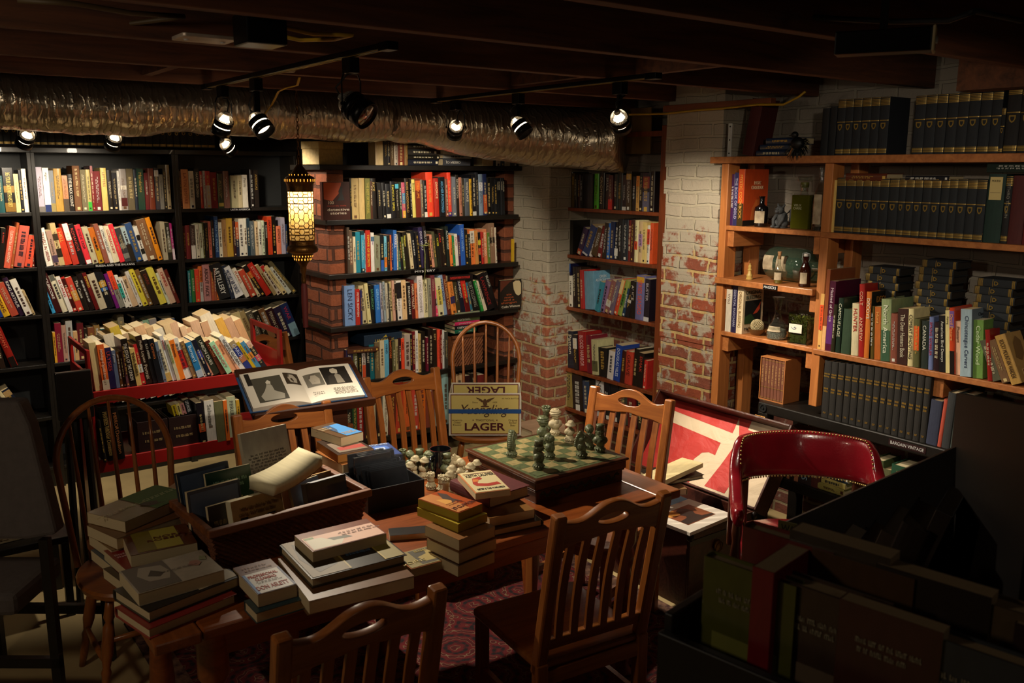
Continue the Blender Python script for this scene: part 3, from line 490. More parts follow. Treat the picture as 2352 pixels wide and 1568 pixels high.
# ------------------------------------------------------------------ materials
def brick_mat(name, c1, c2, mort, white=0., wz=(0, 1), wcol='b5ad9a', bump=.8, sc=1.0, grime=.25):
    """running-bond brick laid out in metres on upright faces; lime wash left in patches that thin out downwards"""
    m, nt, b = nodes(name); MATS[name] = m; L = nt.links.new
    tc = N(nt, 'ShaderNodeNewGeometry'); sp = N(nt, 'ShaderNodeSeparateXYZ'); L(tc.outputs['Position'], sp.inputs[0])
    ad = N(nt, 'ShaderNodeMath', operation='ADD'); L(sp.outputs[0], ad.inputs[0]); L(sp.outputs[1], ad.inputs[1])
    nz0 = N(nt, 'ShaderNodeTexNoise', Scale=5.0, Detail=3.0); L(tc.outputs['Position'], nz0.inputs['Vector'])
    wob = N(nt, 'ShaderNodeVectorMath', operation='SCALE'); wob.inputs[3].default_value = .035; L(nz0.outputs[1], wob.inputs[0])
    cb = N(nt, 'ShaderNodeCombineXYZ'); L(ad.outputs[0], cb.inputs[0]); L(sp.outputs[2], cb.inputs[1])
    av = N(nt, 'ShaderNodeVectorMath', operation='ADD'); L(cb.outputs[0], av.inputs[0]); L(wob.outputs[0], av.inputs[1])
    br = N(nt, 'ShaderNodeTexBrick', Scale=1.0); L(av.outputs[0], br.inputs['Vector'])
    br.inputs['Brick Width'].default_value = .215 * sc; br.inputs['Row Height'].default_value = .072 * sc; br.inputs['Mortar Size'].default_value = .0095 * sc
    br.inputs['Mortar Smooth'].default_value = .35; br.inputs['Bias'].default_value = -.1
    br.inputs['Color1'].default_value = (*rgb(c1), 1); br.inputs['Color2'].default_value = (*rgb(c2), 1); br.inputs['Mortar'].default_value = (*rgb(mort), 1)
    nz = N(nt, 'ShaderNodeTexNoise', Scale=28.0, Detail=8.0, Roughness=.7); L(tc.outputs['Position'], nz.inputs['Vector'])
    hs = N(nt, 'ShaderNodeHueSaturation'); mr = N(nt, 'ShaderNodeMapRange'); mr.inputs[1].default_value = .3; mr.inputs[2].default_value = .7; mr.inputs[3].default_value = 1 - grime; mr.inputs[4].default_value = 1 + grime
    L(nz.outputs[0], mr.inputs[0]); L(mr.outputs[0], hs.inputs['Value']); L(br.outputs[0], hs.inputs['Color'])
    out = hs.outputs[0]
    if white:
        z1 = N(nt, 'ShaderNodeMapRange'); z1.inputs[1].default_value = .3; z1.inputs[2].default_value = wz[0]; z1.inputs[3].default_value = .60; z1.inputs[4].default_value = .455; L(sp.outputs[2], z1.inputs[0])
        z2 = N(nt, 'ShaderNodeMapRange'); z2.inputs[1].default_value = wz[0]; z2.inputs[2].default_value = wz[1]; z2.inputs[3].default_value = 0; z2.inputs[4].default_value = .4; L(sp.outputs[2], z2.inputs[0])
        zr = N(nt, 'ShaderNodeMath', operation='SUBTRACT'); L(z1.outputs[0], zr.inputs[0]); L(z2.outputs[0], zr.inputs[1])
        n2 = N(nt, 'ShaderNodeTexNoise', Scale=9.0, Detail=9.0, Roughness=.72); L(tc.outputs['Position'], n2.inputs['Vector'])
        gt = N(nt, 'ShaderNodeMath', operation='SUBTRACT'); L(n2.outputs[0], gt.inputs[0]); L(zr.outputs[0], gt.inputs[1])
        st = N(nt, 'ShaderNodeMapRange'); st.inputs[1].default_value = -.02; st.inputs[2].default_value = .05; L(gt.outputs[0], st.inputs[0])
        ml = N(nt, 'ShaderNodeMath', operation='MULTIPLY'); ml.inputs[1].default_value = white; L(st.outputs[0], ml.inputs[0])
        mx = N(nt, 'ShaderNodeMix', data_type='RGBA'); L(ml.outputs[0], mx.inputs[0]); L(out, mx.inputs[6]); mx.inputs[7].default_value = (*rgb(wcol), 1); out = mx.outputs[2]
    L(out, b.inputs['Base Color']); b.inputs['Roughness'].default_value = .9
    inv = N(nt, 'ShaderNodeMath', operation='MULTIPLY_ADD'); L(br.outputs['Fac'], inv.inputs[0]); inv.inputs[1].default_value = -1.0; L(nz.outputs[0], inv.inputs[2])
    bp = N(nt, 'ShaderNodeBump', Strength=bump, Distance=.012); L(inv.outputs[0], bp.inputs['Height']); L(bp.outputs[0], b.inputs['Normal'])
    return m
M_PIER = brick_mat('limewashed_brick', '9a4c30', '845040', 'c8aa70', .9, (1.55, 1.85))
M_PIER1 = brick_mat('limewashed_brick_pale', '97553a', '84503e', 'a89066', .92, (1.1, 1.5), 'a8a18e')
M_WALLB = brick_mat('old_limewashed_wall', '6a3a2c', '5a362e', '8a7a5e', .8, (1.2, 1.8), '9a9488')
M_SPLIT = brick_mat('split_face_brick', '8a4a2c', '74402a', '4a2a1c', 0, bump=1.0, sc=1.25, grime=.2)
M_FLOOR = mat('painted_concrete', 'b09a6c', .75, var=.25, scale=3, bump=.1, bscale=30)
M_DARKWALL = mat('dark_plaster', '2a2320', .9, var=.3, scale=4)
M_JOIST = wood('rough_joist', '6a3d22', '3d2213', .8, 0, 4, 0, .15)
M_SUB = wood('sub_floor', '3a2618', '1f140d', .9, 1, 4, 0, .1)
M_BLACK = mat('black_painted_wood', '17130f', .42, var=.35, scale=25, bump=.04, bscale=50, coat=.1)
M_BACKP = mat('grey_back_panel', '2b2d2e', .6, var=.2, scale=6)
M_PINE = wood('knotty_pine', 'c07a40', '9a5a2c', .45, 2, 5, .15)
M_PINEX = wood('knotty_pine_along', 'b8743e', '905428', .5, 1, 5, .15)
M_RED = wood('reddish_pine', '8a4420', '5f2c14', .42, 2, 5, .2)
M_OAK = wood('honey_oak', 'a8642c', '84481c', .34, 2, 7, .45, .03)
M_OAKX = wood('honey_oak_across', 'a8642c', '84481c', .34, 0, 7, .45, .03)
M_TABLE = wood('table_oak', '9c5222', '743814', .3, 0, 6, .5, .03)
M_METAL = mat('black_metal', '0c0c0d', .35, .6)
M_STEEL = mat('zinc_plate', 'b8bec2', .4, .5)
M_GILT = mat('gilt', 'a88a42', .42, .45, var=.3, scale=80)
M_BRASS = mat('aged_brass', '6e4a1e', .38, .85, var=.45, scale=30, bump=.2, bscale=120)
M_WHITE = mat('white_card', 'd8d0c0', .7, var=.05)
M_RUBBER = mat('black_rubber', '0b0b0b', .7)
# ------------------------------------------------------------------ shell
struct('floor', MB().box(-3.2, -3, -.06, 4.6, 6.4, 0), M_FLOOR)
struct('wall_back', MB().box(-3.2, 6.05, 0, 4.6, 6.2, 2.75), M_DARKWALL)
struct('wall_left', MB().box(-3.3, -3, 0, -3.15, 6.2, 2.75), M_DARKWALL)
struct('wall_front', MB().box(-3.2, -3.1, 0, 4.6, -2.95, 2.75), M_DARKWALL)
struct('wall_right', MB().box(4.02, -3, 0, 4.2, 6.2, 2.75), M_WALLB)
struct('ceiling', MB().box(-3.2, -3, 2.5, 4.6, 6.2, 2.56), M_SUB)
JB = 2.262
jy = [onZ(1500, 22, JB).y, onZ(1500, 132, JB).y, onZ(1083, 153, JB).y, onZ(984, 193, JB).y]
sp_ = (jy[3] - jy[0]) / 3
for k in range(-4, 8):
    y = jy[k] if 0 <= k < 4 else jy[0] + k * sp_
    x1 = 3.98 if y > 1.9 or y < .5 else 3.55
    struct('ceiling_beam_%d' % (k + 5), MB().box(-3.15, y - .005, JB, x1, y + .042, 2.5), M_JOIST, bevel=.003)
struct('ceiling_beam_header', MB().box(3.5, .2, 2.2, 3.62, 1.85, 2.5), M_JOIST)
# bridging blocks between joists
for (bx, ya, yb) in ((2.55, jy[2], jy[3]), (1.05, jy[3], jy[3] + sp_), (2.7, jy[1], jy[2])):
    struct('ceiling_beam_block', MB().box(bx, ya + .042, JB + .02, bx + .04, yb - .005, 2.5), M_JOIST)
# masonry piers
p1n = onX(1258, 700, XP).y
pm = MB().box(XP, p1n, 0, 4.05, 5.6, 2.5)
struct('pillar_1', pm, M_PIER1, bevel=.012)
p2a, p2b = onX(1641, 700, XR + .03).y, onX(1521, 600, XR + .03).y
def rough_block(x0, y0, y1, x1, seed):
    rr = random.Random(seed); mb = MB(); n = 34
    for i in range(n):
        z0, z1 = 2.5 * i / n, 2.5 * (i + 1) / n
        mb.box(x0 + rr.uniform(-.004, .004), y0 + rr.uniform(-.006, .008), z0, x1, y1 + rr.uniform(-.01, .008), z1)
    return mb
struct('pillar_2', rough_block(XR + .03, p2a, p2b, 4.05, 3), M_PIER)
# ------------------------------------------------------------------ three black bookcases
b0, b1 = onY(68, 341, YL).x, onY(400, 341, YL).x; wb = b1 - b0
def black_case(x0, x1, where, label, signs=()):
    r = empty('black_bookcase', (x0, YL, 0), 0, label, 'bookcase', 'black bookcases along the wall')
    w = x1 - x0; dp = .26; t = .02
    for s in (0, w - t): MB().box(s, 0, 0, s + t, dp, LZ[0] - .02).build('side_panel', M_BLACK, r, bevel=.002)
    MB().box(0, -.004, LZ[0] - .03, w, dp, LZ[0]).build('top', M_BLACK, r, bevel=.003)
    mb = MB().box(t, dp - .012, .02, w - t, dp, LZ[0] - .03); mb.build('back_panel', M_BACKP, r)
    for z in LZ[1:] + [LZ[5] - .31]:
        MB().box(t, .004, z - .021, w - t, dp - .012, z).build('shelf', M_BLACK, r, bevel=.002)
    MB().box(t, .03, 0, w - t, .05, .1).build('plinth', M_BLACK, r)
    for txt, pa, pb, zi in signs:
        A, B = onY(*pa, YL), onY(*pb, YL); zz = LZ[zi] - .0105
        sg = MB().box(A.x - x0 - .01, .001, zz - .0095, B.x - x0 + .01, .0035, zz + .0095).build('shelf_sign', M_METAL, r)
        put_text(txt, sg, FRONT @ Matrix.Translation((0, 0, 0)) if False else basis((1, 0, 0), (0, 0, 1), (0, -1, 0), ((A.x + B.x) / 2 - x0, .0006, zz)), B.x - A.x, .0115, 'c8c8c8', 'lettering')
    return r
black_case(b0 - wb, b0, W1, 'black bookcase at the far end from the lantern, cut by picture edge')
black_case(b0, b1, W2, 'middle black bookcase behind the red cart, with the sign Russia and the Balkans', [('RUSSIA AND THE BALKANS', (220, 609), (309, 604), 2)])
black_case(b1, b1 + wb * 1.0, W3, 'black bookcase next to the hanging lantern, with the sign Latin America', [('LATIN AMERICA', (530, 474), (574, 472), 1)])
# ------------------------------------------------------------------ alcove of black shelves between two brick pilasters
ax0, ax1 = onY(760, 700, YC + .05).x, onY(796, 640, YC + .05).x
cx1 = onY(1152, 680, YC + .05).x
struct('pillar_3', MB().box(ax0, YC + .05, 0, ax1, 5.36, CZ[0] - .03), M_SPLIT, bevel=.006)
struct('pillar_4', MB().box(cx1 + .06, YC + .10, 0, XP - .002, 5.36, CZ[0] - .03), M_SPLIT, bevel=.006)
r = empty('alcove_shelving', (ax0, YC, 0), 0, 'black shelves of mysteries built between two brown brick pilasters', 'shelving')
for i, z in enumerate(CZ):
    xl = onY(766, 632, YC).x - ax0; xr = onY(1191, 607, YC).x - ax0
    if i == 0: xl, xr = onY(700, 378, YC).x - ax0 + .12, onY(1199, 388, YC).x - ax0
    MB().prism([(xl - .03, .0), (xr, .0), (xr, .44), (xl - .03, .44)], z - .03, z).build('shelf', M_BLACK, r, bevel=.003)
MB().box(.02, .44, 0, XP - ax0 - .01, .46, 2.26).build('back_panel', M_METAL, r)
for z0, z1 in ((CZ[2] + .0, CZ[1] - .03), (CZ[3], CZ[2] - .03), (CZ[4], CZ[3] - .03)):
    q = onY(972, 640, YC + .15).x - ax0
    MB().box(q, .17, z0 - .001, q + .03, .42, z1 + .001).build('divider', M_RED, r)
A, B = onY(966, 627, YC), onY(1004, 622, YC)
sg = MB().box(A.x - ax0 - .07, -.003, CZ[2] - .026, B.x - ax0 + .01, .001, CZ[2] - .006).build('shelf_sign', M_METAL, r)
put_text('MYSTERY', sg, basis((1, 0, 0), (0, 0, 1), (0, -1, 0), ((A.x + B.x) / 2 - ax0 - .03, -.0038, CZ[2] - .016)), .15, .013, 'c8c8c8')
# wire grid hanging by the pier
gx = onY(1183, 790, YC + .08).x; gz0, gz1 = onY(1183, 820, YC + .08).z - .25, onY(1183, 735, YC + .08).z
mb = MB()
for i in range(4): mb.tube([(gx + i * .035, YC + .085, gz0), (gx + i * .035, YC + .085, gz1)], .0018, 6)
for i in range(12):
    z = gz0 + (gz1 - gz0) * i / 11; mb.tube([(gx - .01, YC + .081, z), (gx + .115, YC + .081, z)], .0015, 6)
tag(mb.build('wire_grid', mat('white_wire', 'b8b8b4', .5)), 'white wire display grid hung between brick pilaster and pier', 'wire grid')
# ------------------------------------------------------------------ brown bookcase
ya, yb = onX(1278, 700, XB).y, onX(1500, 700, XB).y - .02
r = empty('brown_bookcase', (XB, ya, 0), -PI / 2, 'tall reddish brown bookcase standing between the two brick piers', 'bookcase')
w = ya - yb; topz = onX(1520, 300, XB).z
for s in (0, w): MB().box(s, 0, 0, s + .02, .24, topz).build('side_panel', M_RED, r, bevel=.002)
MB().box(w + .02, -.02, 0, w + .075, .24, topz + .03).build('corner_post', M_RED, r, bevel=.004)
MB().box(0, 0, topz - .03, w, .24, topz).build('top', M_RED, r)
MB().box(.02, .225, 0, w, .24, topz).build('back_panel', M_METAL, r)
for z in BZ + [BZ[4] - .3]: MB().box(.02, 0, z - .022, w, .225, z).build('shelf', M_RED, r, bevel=.002)
tag(MB().box(3.86, yb + .1, 1.99, 3.868, ya - .05, 2.26).build('brown_paper_sheet', mat('kraft_paper', '6a5026', .85)), 'sheet of brown paper above the brown bookcase under the joists', 'paper')
# ------------------------------------------------------------------ plank shelving of pine uprights on the long wall
q1, q2 = onX(1660, 371, XR).y, onX(1897, 368, XR).y; pw = .045
r = empty('plank_shelving', (XR, q1, 0), -PI / 2, 'pine plank shelving with rough uprights holding potion bottles and old books', 'shelving')
L1 = q1 - q2; TT = .034
def post(x, z0=.45, z1=RZ[0] - TT): MB().box(x, -.004, z0, x + pw, .085, z1).build('upright', M_PINE, r, bevel=.003)
post(0, 0); post(L1, onX(1860, 930, XR).z)
MB().box(0, .2, 0, pw, .28, RZ[0] - TT).build('upright', M_PINE, r, bevel=.003); MB().box(L1, .2, .6, L1 + pw, .28, RZ[0] - TT).build('upright', M_PINE, r, bevel=.003)
far = q1 - .95
MB().box(-.06, -.03, RZ[0] - TT, far, .30, RZ[0]).build('plank', M_PINEX, r, bevel=.003)
for z, t in zip(RZ[3:6], (.024, .03, .022)):
    MB().box(pw * .2, .0 if t < .03 else -.03, z - t, L1 - .002, .28, z).build('plank', M_PINEX, r, bevel=.003)
    for x0, x1 in ((pw, pw + .04), (L1 - .045, L1 - .002)):
        MB().box(x0, .015, z - t - .085, x1, .26, z - t).build('cleat', M_PINEX, r, bevel=.002)
for z in RZ[1:3]: MB().box(L1 + .01, -.012, z - .026, far, .28, z).build('plank', M_PINEX, r, bevel=.003)
MB().box(1.17, .02, RZ[2] - .115, 1.25, .26, RZ[2] - .027).build('cleat', M_PINEX, r, bevel=.002)
A, B = onX(1755, 647, XR - .03), onX(1785, 653, XR - .03)
sg = MB().box(q1 - A.y - .004, -.0325, RZ[4] - .027, q1 - B.y + .004, -.030, RZ[4] - .004).build('shelf_sign', M_METAL, r)
put_text('MAGICKS', sg, basis((1, 0, 0), (0, 0, 1), (0, -1, 0), (q1 - (A.y + B.y) / 2, -.0332, RZ[4] - .0155)), q1 * 0 + abs(A.y - B.y) * .92, .013, 'd0d0d0')
# ------------------------------------------------------------------ black utility shelf below it
u0, u1 = onX(1741, 925, XR - .02).y, .9
r = empty('utility_shelf', (XR - .02, u0, 0), -PI / 2, 'black plastic utility shelf with the sign Bargain Vintage on its edge', 'shelving')
zt = RZ[6]; wl = u0 - u1
for z in (zt, zt - .36): MB().box(0, 0, z - .055, wl, .36, z).build('shelf', M_BLACK, r, bevel=.006)
for x, y in ((.0, .0), (wl - .06, 0), (0, .3), (wl - .06, .3)): MB().box(x, y, 0, x + .06, y + .06, zt - .05).build('leg', M_BLACK, r, bevel=.006)
mb = MB(); mb.lathe([(.021, 0), (.021, .006), (.014, .006), (.014, .002), (.006, .002), (.006, .008), (0, .008)], 20, basis((1, 0, 0), (0, 0, 1), (0, -1, 0), (.035, 0, zt - .026)))
mb.build('corner_cap', M_RUBBER, r, smooth=2)
A, B = onX(2045, 996, XR - .02), onX(2127, 1013, XR - .02)
sg = MB().box(u0 - A.y - .004, -.002, zt - .042, u0 - B.y + .004, 0.0, zt - .014).build('shelf_sign', mat('dark_red_card', '2a0f10', .5), r)
put_text('BARGAIN VINTAGE', sg, basis((1, 0, 0), (0, 0, 1), (0, -1, 0), (u0 - (A.y + B.y) / 2, -.0026, zt - .028)), abs(A.y - B.y) * .94, .0145, 'c8c8c8')
# ------------------------------------------------------------------ put the rows of books on their shelves
def _arcs(name, zs):
    g = MB(); n = 6
    for z0, z1 in zs:
        v = []
        for i in range(n + 1):
            a = PI * (.07 + .86 * i / n); x, y = -.5 * math.cos(a), .03 - .03 * math.sin(a) - .004; v += [(x, y, z0), (x, y, z1)]
        g.add(v, [(2 * i, 2 * i + 2, 2 * i + 3, 2 * i + 1) for i in range(n)])
    return g.mesh(name, [M_GILT])
GILTS = [_arcs('gilt_head', [(.855 + .024 * i, .855 + .024 * i + .015) for i in range(5)] + [(.985, .992)]), _arcs('gilt_rule', [(.588, .604)]), _arcs('gilt_foot', [(.035, .055), (.062, .07), (.077, .10), (.107, .112)])]
GLINE = MB().box(-.5, -.5, -.5, .5, .5, .5).mesh('gilt_line', [M_GILT])
def gilt(r, t, h, d=.14):
    for g in GILTS: ob(g.name.split('.')[0], g, r, scale=(t, d, h))
    o = ob('gilt_shield', SH['shield'], r); o.matrix_local = basis((1, 0, 0), (0, 0, 1), (0, -1, 0), (0, -.0004, h * .50)) @ Matrix.Diagonal((t * .5, h * .11, .1, 1))
SH['shield'].materials.clear(); SH['shield'].materials.append(M_GILT)
def goldprint(r, t, h):
    for z, w, L in ((.76, .8, .09), (.50, .6, .10), (.09, .4, .035)):
        o = ob('gilt_lettering', DASH2[1], r, color='b08c38'); o.matrix_local = basis((1, 0, 0), (0, 0, 1), (0, -1, 0), (0, -.0008, h * z)) @ Matrix.Diagonal((t * w, h * L, .1, 1))
def side_text(txt, u, v, su, sv, c):
    """lettering on the cover that faces the room's near end: u from the spine, v from the foot"""
    def f(r, t, d, h): put_text(txt, r, basis((0, 1, 0), (0, 0, 1), (1, 0, 0), (t / 2 + .0014, d * u, h * v)), d * su, h * sv, c, 'cover_title')
    return f
def side_rect(u0, v0, u1, v1, c):
    def f(r, t, d, h): ob('cover_picture', INKBOX, r, (t / 2 + .0005, d * (u0 + u1) / 2, h * (v0 + v1) / 2), scale=(.0006, d * (u1 - u0), h * (v1 - v0)), color=c)
    return f
def side_poly(pts, c):
    def f(r, t, d, h): ob('cover_picture', MB().add([(t / 2 + .0011, d * u, h * v) for u, v in pts], [tuple(range(len(pts)))]).mesh('pic', [INK]), r, color=c)
    return f
def hook(*fs):
    def f(*a):
        for q in fs: q(*a)
    return f
HOOKS['cook'] = hook(side_text('MYSTIC\nCOOKBOOK', .55, .72, .5, .14, 'd8b890'), side_rect(0, 0, 1, .1, '14100e'), side_poly([(.3, .1), (.85, .1), (.9, .3), (.7, .48), (.5, .46), (.35, .3)], 'c8642a'))
HOOKS['bless'] = hook(side_text('ORIGINAL\nBLESSING', .5, .82, .8, .18, '2a3a2a'), side_rect(.1, .2, .9, .7, '181c1c'), side_poly([(.5, .40), (.8, .6), (.86, .66), (.84, .5), (.7, .42)], 'c8482a'), side_poly([(.1, .2), (.1, .36), (.4, .42), (.6, .3), (.5, .2)], '2a4a2a'), side_text('Matthew', .4, .1, .6, .06, '3a3a34'))
HOOKS['decoy'] = hook(side_rect(0, 0, 1, 1, '15130f'), side_text('DECOYS', .5, .88, .6, .09, 'a8702a'))
HOOKS['chin'] = hook(side_rect(0, 0, 1, 1, '6a7a88'), side_text('Chincoteague\nCarvers', .6, .88, .66, .12, '1a2028'))
HOOKS['warden'] = hook(side_poly([(.2, .5), (.5, .42), (.75, .55), (.8, .8), (.55, .92), (.3, .8)], '7a5a30'), side_rect(.3, .06, .85, .26, 'c8b078'), side_rect(.34, .08, .81, .24, '8a3020'))
HOOKS['greek'] = hook(side_text('GREEK\nASTRONOMY', .5, .80, .8, .16, 'c8d0d4'), side_poly([(.5 + .3 * math.cos(a), .42 + .2 * math.sin(a)) for a in [k * PI / 8 for k in range(16)]], '8a6a44'))
HOOKS['mol'] = lambda r, t, d, h: (ob('title_panel', INKBOX, r, (0, -.0004, h * .79), scale=(t * .72, .001, h * .33), color='c8b478'), ob('title_panel', INKBOX, r, (0, -.001, h * .73), scale=(t * .6, .001, h * .006), color='8a7a50'), put_text('MOLIERE', r, basis((1, 0, 0), (0, 0, 1), (0, -1, 0), (0, -.0018, h * .90)), t * .5, h * .03, '3a2a18', 'spine_title'))
emit_rows()
for o in list(COL.objects):
    if o.parent is None and o.name.startswith(('reference_volume', 'bound_volume')):
        c = [x for x in o.children if x.name.startswith('cover')]
        if not c: continue
        col = tuple(round(v, 3) for v in c[0].color[:3]); t, d, h = c[0].scale
        if o.name.startswith('reference_volume') and sum(col) < .06 and t < .055: gilt(o, t, h, d)
        if o.name.startswith('bound_volume') and col == tuple(round(v, 3) for v in rgb('1b1815')): goldprint(o, t, h)
# ------------------------------------------------------------------ dining table
tl, tr, tf, tb = .47, onZ(1560, 1122, ZT).x, onZ(1560, 1122, ZT).y - .005, 2.90
r = empty('dining_table', ((tl + tr) / 2, (tf + tb) / 2, 0), 0, 'large oak dining table covered with books, a basket and a chess set', 'table')
hx, hy = (tr - tl) / 2, (tb - tf) / 2
MB().box(-hx + .12, -hy, ZT - .032, hx - .12, hy, ZT).build('table_top', M_TABLE, r, bevel=.006)
for s in (-1, 1): MB().box(min(s * hx, s * (hx - .118)), -hy - .004, ZT - .032, max(s * hx, s * (hx - .118)), hy + .004, ZT + .0004).build('end_board', wood('table_oak_end', '9a5526', '703a18', .3, 1, 6, .5, .03), r, bevel=.006)
for y0 in (-hy + .07, hy - .09): MB().box(-hx + .14, y0, ZT - .125, hx - .14, y0 + .02, ZT - .032).build('apron', M_TABLE, r, bevel=.002)
for x0 in (-hx + .14, hx - .16): MB().box(x0, -hy + .09, ZT - .125, x0 + .02, hy - .09, ZT - .032).build('apron', M_TABLE, r, bevel=.002)
def turned_leg(h, R): return [(R * .8, 0), (R, .02), (R * .6, .05), (R * .75, .1), (R * 1.05, h * .35), (R * .8, h * .55), (R * .6, h * .62), (R * .95, h * .66), (R * .95, h * .7), (R * .7, h * .74), (R * 1.1, h * .78), (R * 1.1, h)]
for sx in (-1, 1):
    for sy in (-1, 1): MB().lathe(turned_leg(ZT - .033, .038), 16).build('leg', M_TABLE, r, (sx * (hx - .17), sy * (hy - .1), 0), smooth=2)
# ------------------------------------------------------------------ slat-back chairs
BK = math.radians(11)
RAIL = SH['rail']; RAIL.materials.clear(); RAIL.materials.append(M_OAKX)
def back_m(x, s): return Matrix.Translation((x, .17, .43)) @ Matrix.Rotation(-BK, 4, 'X') @ Matrix.Translation((0, 0, s))
_sl = MB(); n = 8
for i in range(n):
    a, b = i / n, (i + 1) / n
    ya_, yb_ = -.012 * math.sin(PI * a), -.012 * math.sin(PI * b)
    v = [(-.013, ya_, a * .40), (.013, ya_, a * .40), (.013, ya_ + .011, a * .40), (-.013, ya_ + .011, a * .40), (-.013, yb_, b * .40), (.013, yb_, b * .40), (.013, yb_ + .011, b * .40), (-.013, yb_ + .011, b * .40)]
    _sl.add(v, [(0, 1, 5, 4), (1, 2, 6, 5), (2, 3, 7, 6), (3, 0, 4, 7)] + ([(3, 2, 1, 0)] if i == 0 else []) + ([(4, 5, 6, 7)] if i == n - 1 else []))
SLAT = _sl.mesh('slat', M_OAK)
POST = MB().prism([(-.02, -.018), (.02, -.018), (.02, .018), (-.02, .018)], -.0, .515).mesh('post', M_OAK)
def slat_chair(A, B, rz, label):
    A, B = Vector(A), Vector(B); mid = (A + B) / 2; ytop = .17 + .505 * math.sin(BK)
    R = Matrix.Rotation(rz, 4, 'Z'); o = mid - (R @ Vector((0, ytop, 0))); W = .19
    r = empty('slat_back_chair', (o.x, o.y, 0), rz, label, 'chair', 'slat back chairs around the table')
    st = MB()
    st.prism([(-.21, -.225), (-.19, -.235), (.19, -.235), (.21, -.225), (.20, .18), (-.20, .18)], .405, .432)
    st.build('seat', M_OAKX, r, bevel=.008)
    for s in (-1, 1):
        m = MB().prism([(-.02, -.018), (.02, -.018), (.02, .018), (-.02, .018)], -.04, .515, back_m(s * W, 0)); m.build('back_post', M_OAK, r, bevel=.007)
        MB().prism([(-.02, -.018), (.02, -.018), (.02, .018), (-.02, .018)], 0, .43, Matrix.Translation((s * W, .175, 0))).build('leg', M_OAK, r, bevel=.004)
        MB().prism([(-.019, -.019), (.019, -.019), (.019, .019), (-.019, .019)], 0, .405, Matrix.Translation((s * .185, -.205, 0))).build('leg', M_OAK, r, bevel=.004)
        MB().box(s * .185 - .009, -.2, .2, s * .185 + .009, .17, .225).build('stretcher', M_OAK, r)
    MB().box(-.185, -.215, .36, .185, -.195, .405).build('apron', M_OAKX, r); MB().box(-.185, .17, .36, .185, .19, .405).build('apron', M_OAKX, r)
    o = ob('top_rail', RAIL, r); o.matrix_local = back_m(0, .455) @ basis((1, 0, 0), (0, 0, 1), (0, -1, 0))
    MB().box(-.172, -.01, .045, .172, .01, .085, 0, back_m(0, 0)).build('lower_rail', M_OAKX, r, bevel=.004)
    for i in range(6):
        o = ob('slat', SLAT, r); o.matrix_local = back_m(-.137 + .0548 * i, .075) @ Matrix.Scale(.89, 4, (0, 0, 1))
    return r
zt_ = .935
slat_chair(onZ(1283, 1183, zt_), onZ(1527, 1130, zt_), PI + math.atan2(onZ(1527, 1130, zt_).y - onZ(1283, 1183, zt_).y, onZ(1527, 1130, zt_).x - onZ(1283, 1183, zt_).x) * .9, 'oak slat back chair drawn up to the table before the chess set, back to camera')
slat_chair(onZ(645, 1466, zt_), onZ(1005, 1342, zt_), PI, 'oak slat back chair in the lower shadow, its back to camera before the book piles')
slat_chair(onZ(838, 868, zt_), onZ(1000, 842, zt_), 0, 'oak slat back chair between the open art book and the beer carton')
slat_chair(onZ(540, 953, zt_), onZ(750, 920, zt_), 0, 'oak slat back chair in front of the open art book, behind the basket')
A, B = onZ(1370, 887, zt_), onZ(1536, 917, zt_)
slat_chair(A, B, math.atan2(B.y - A.y, B.x - A.x), 'brightly lit oak slat back chair at the trunk end of the table')
A = onZ(528, 745, .93); A = deep(528, 740, 5.2); B = deep(600, 728, 5.25)
cz = A.z
slat_chair((1.63, 4.83, cz), (1.98, 5.0, cz), .45, 'slat back chair half hidden behind the red cart')
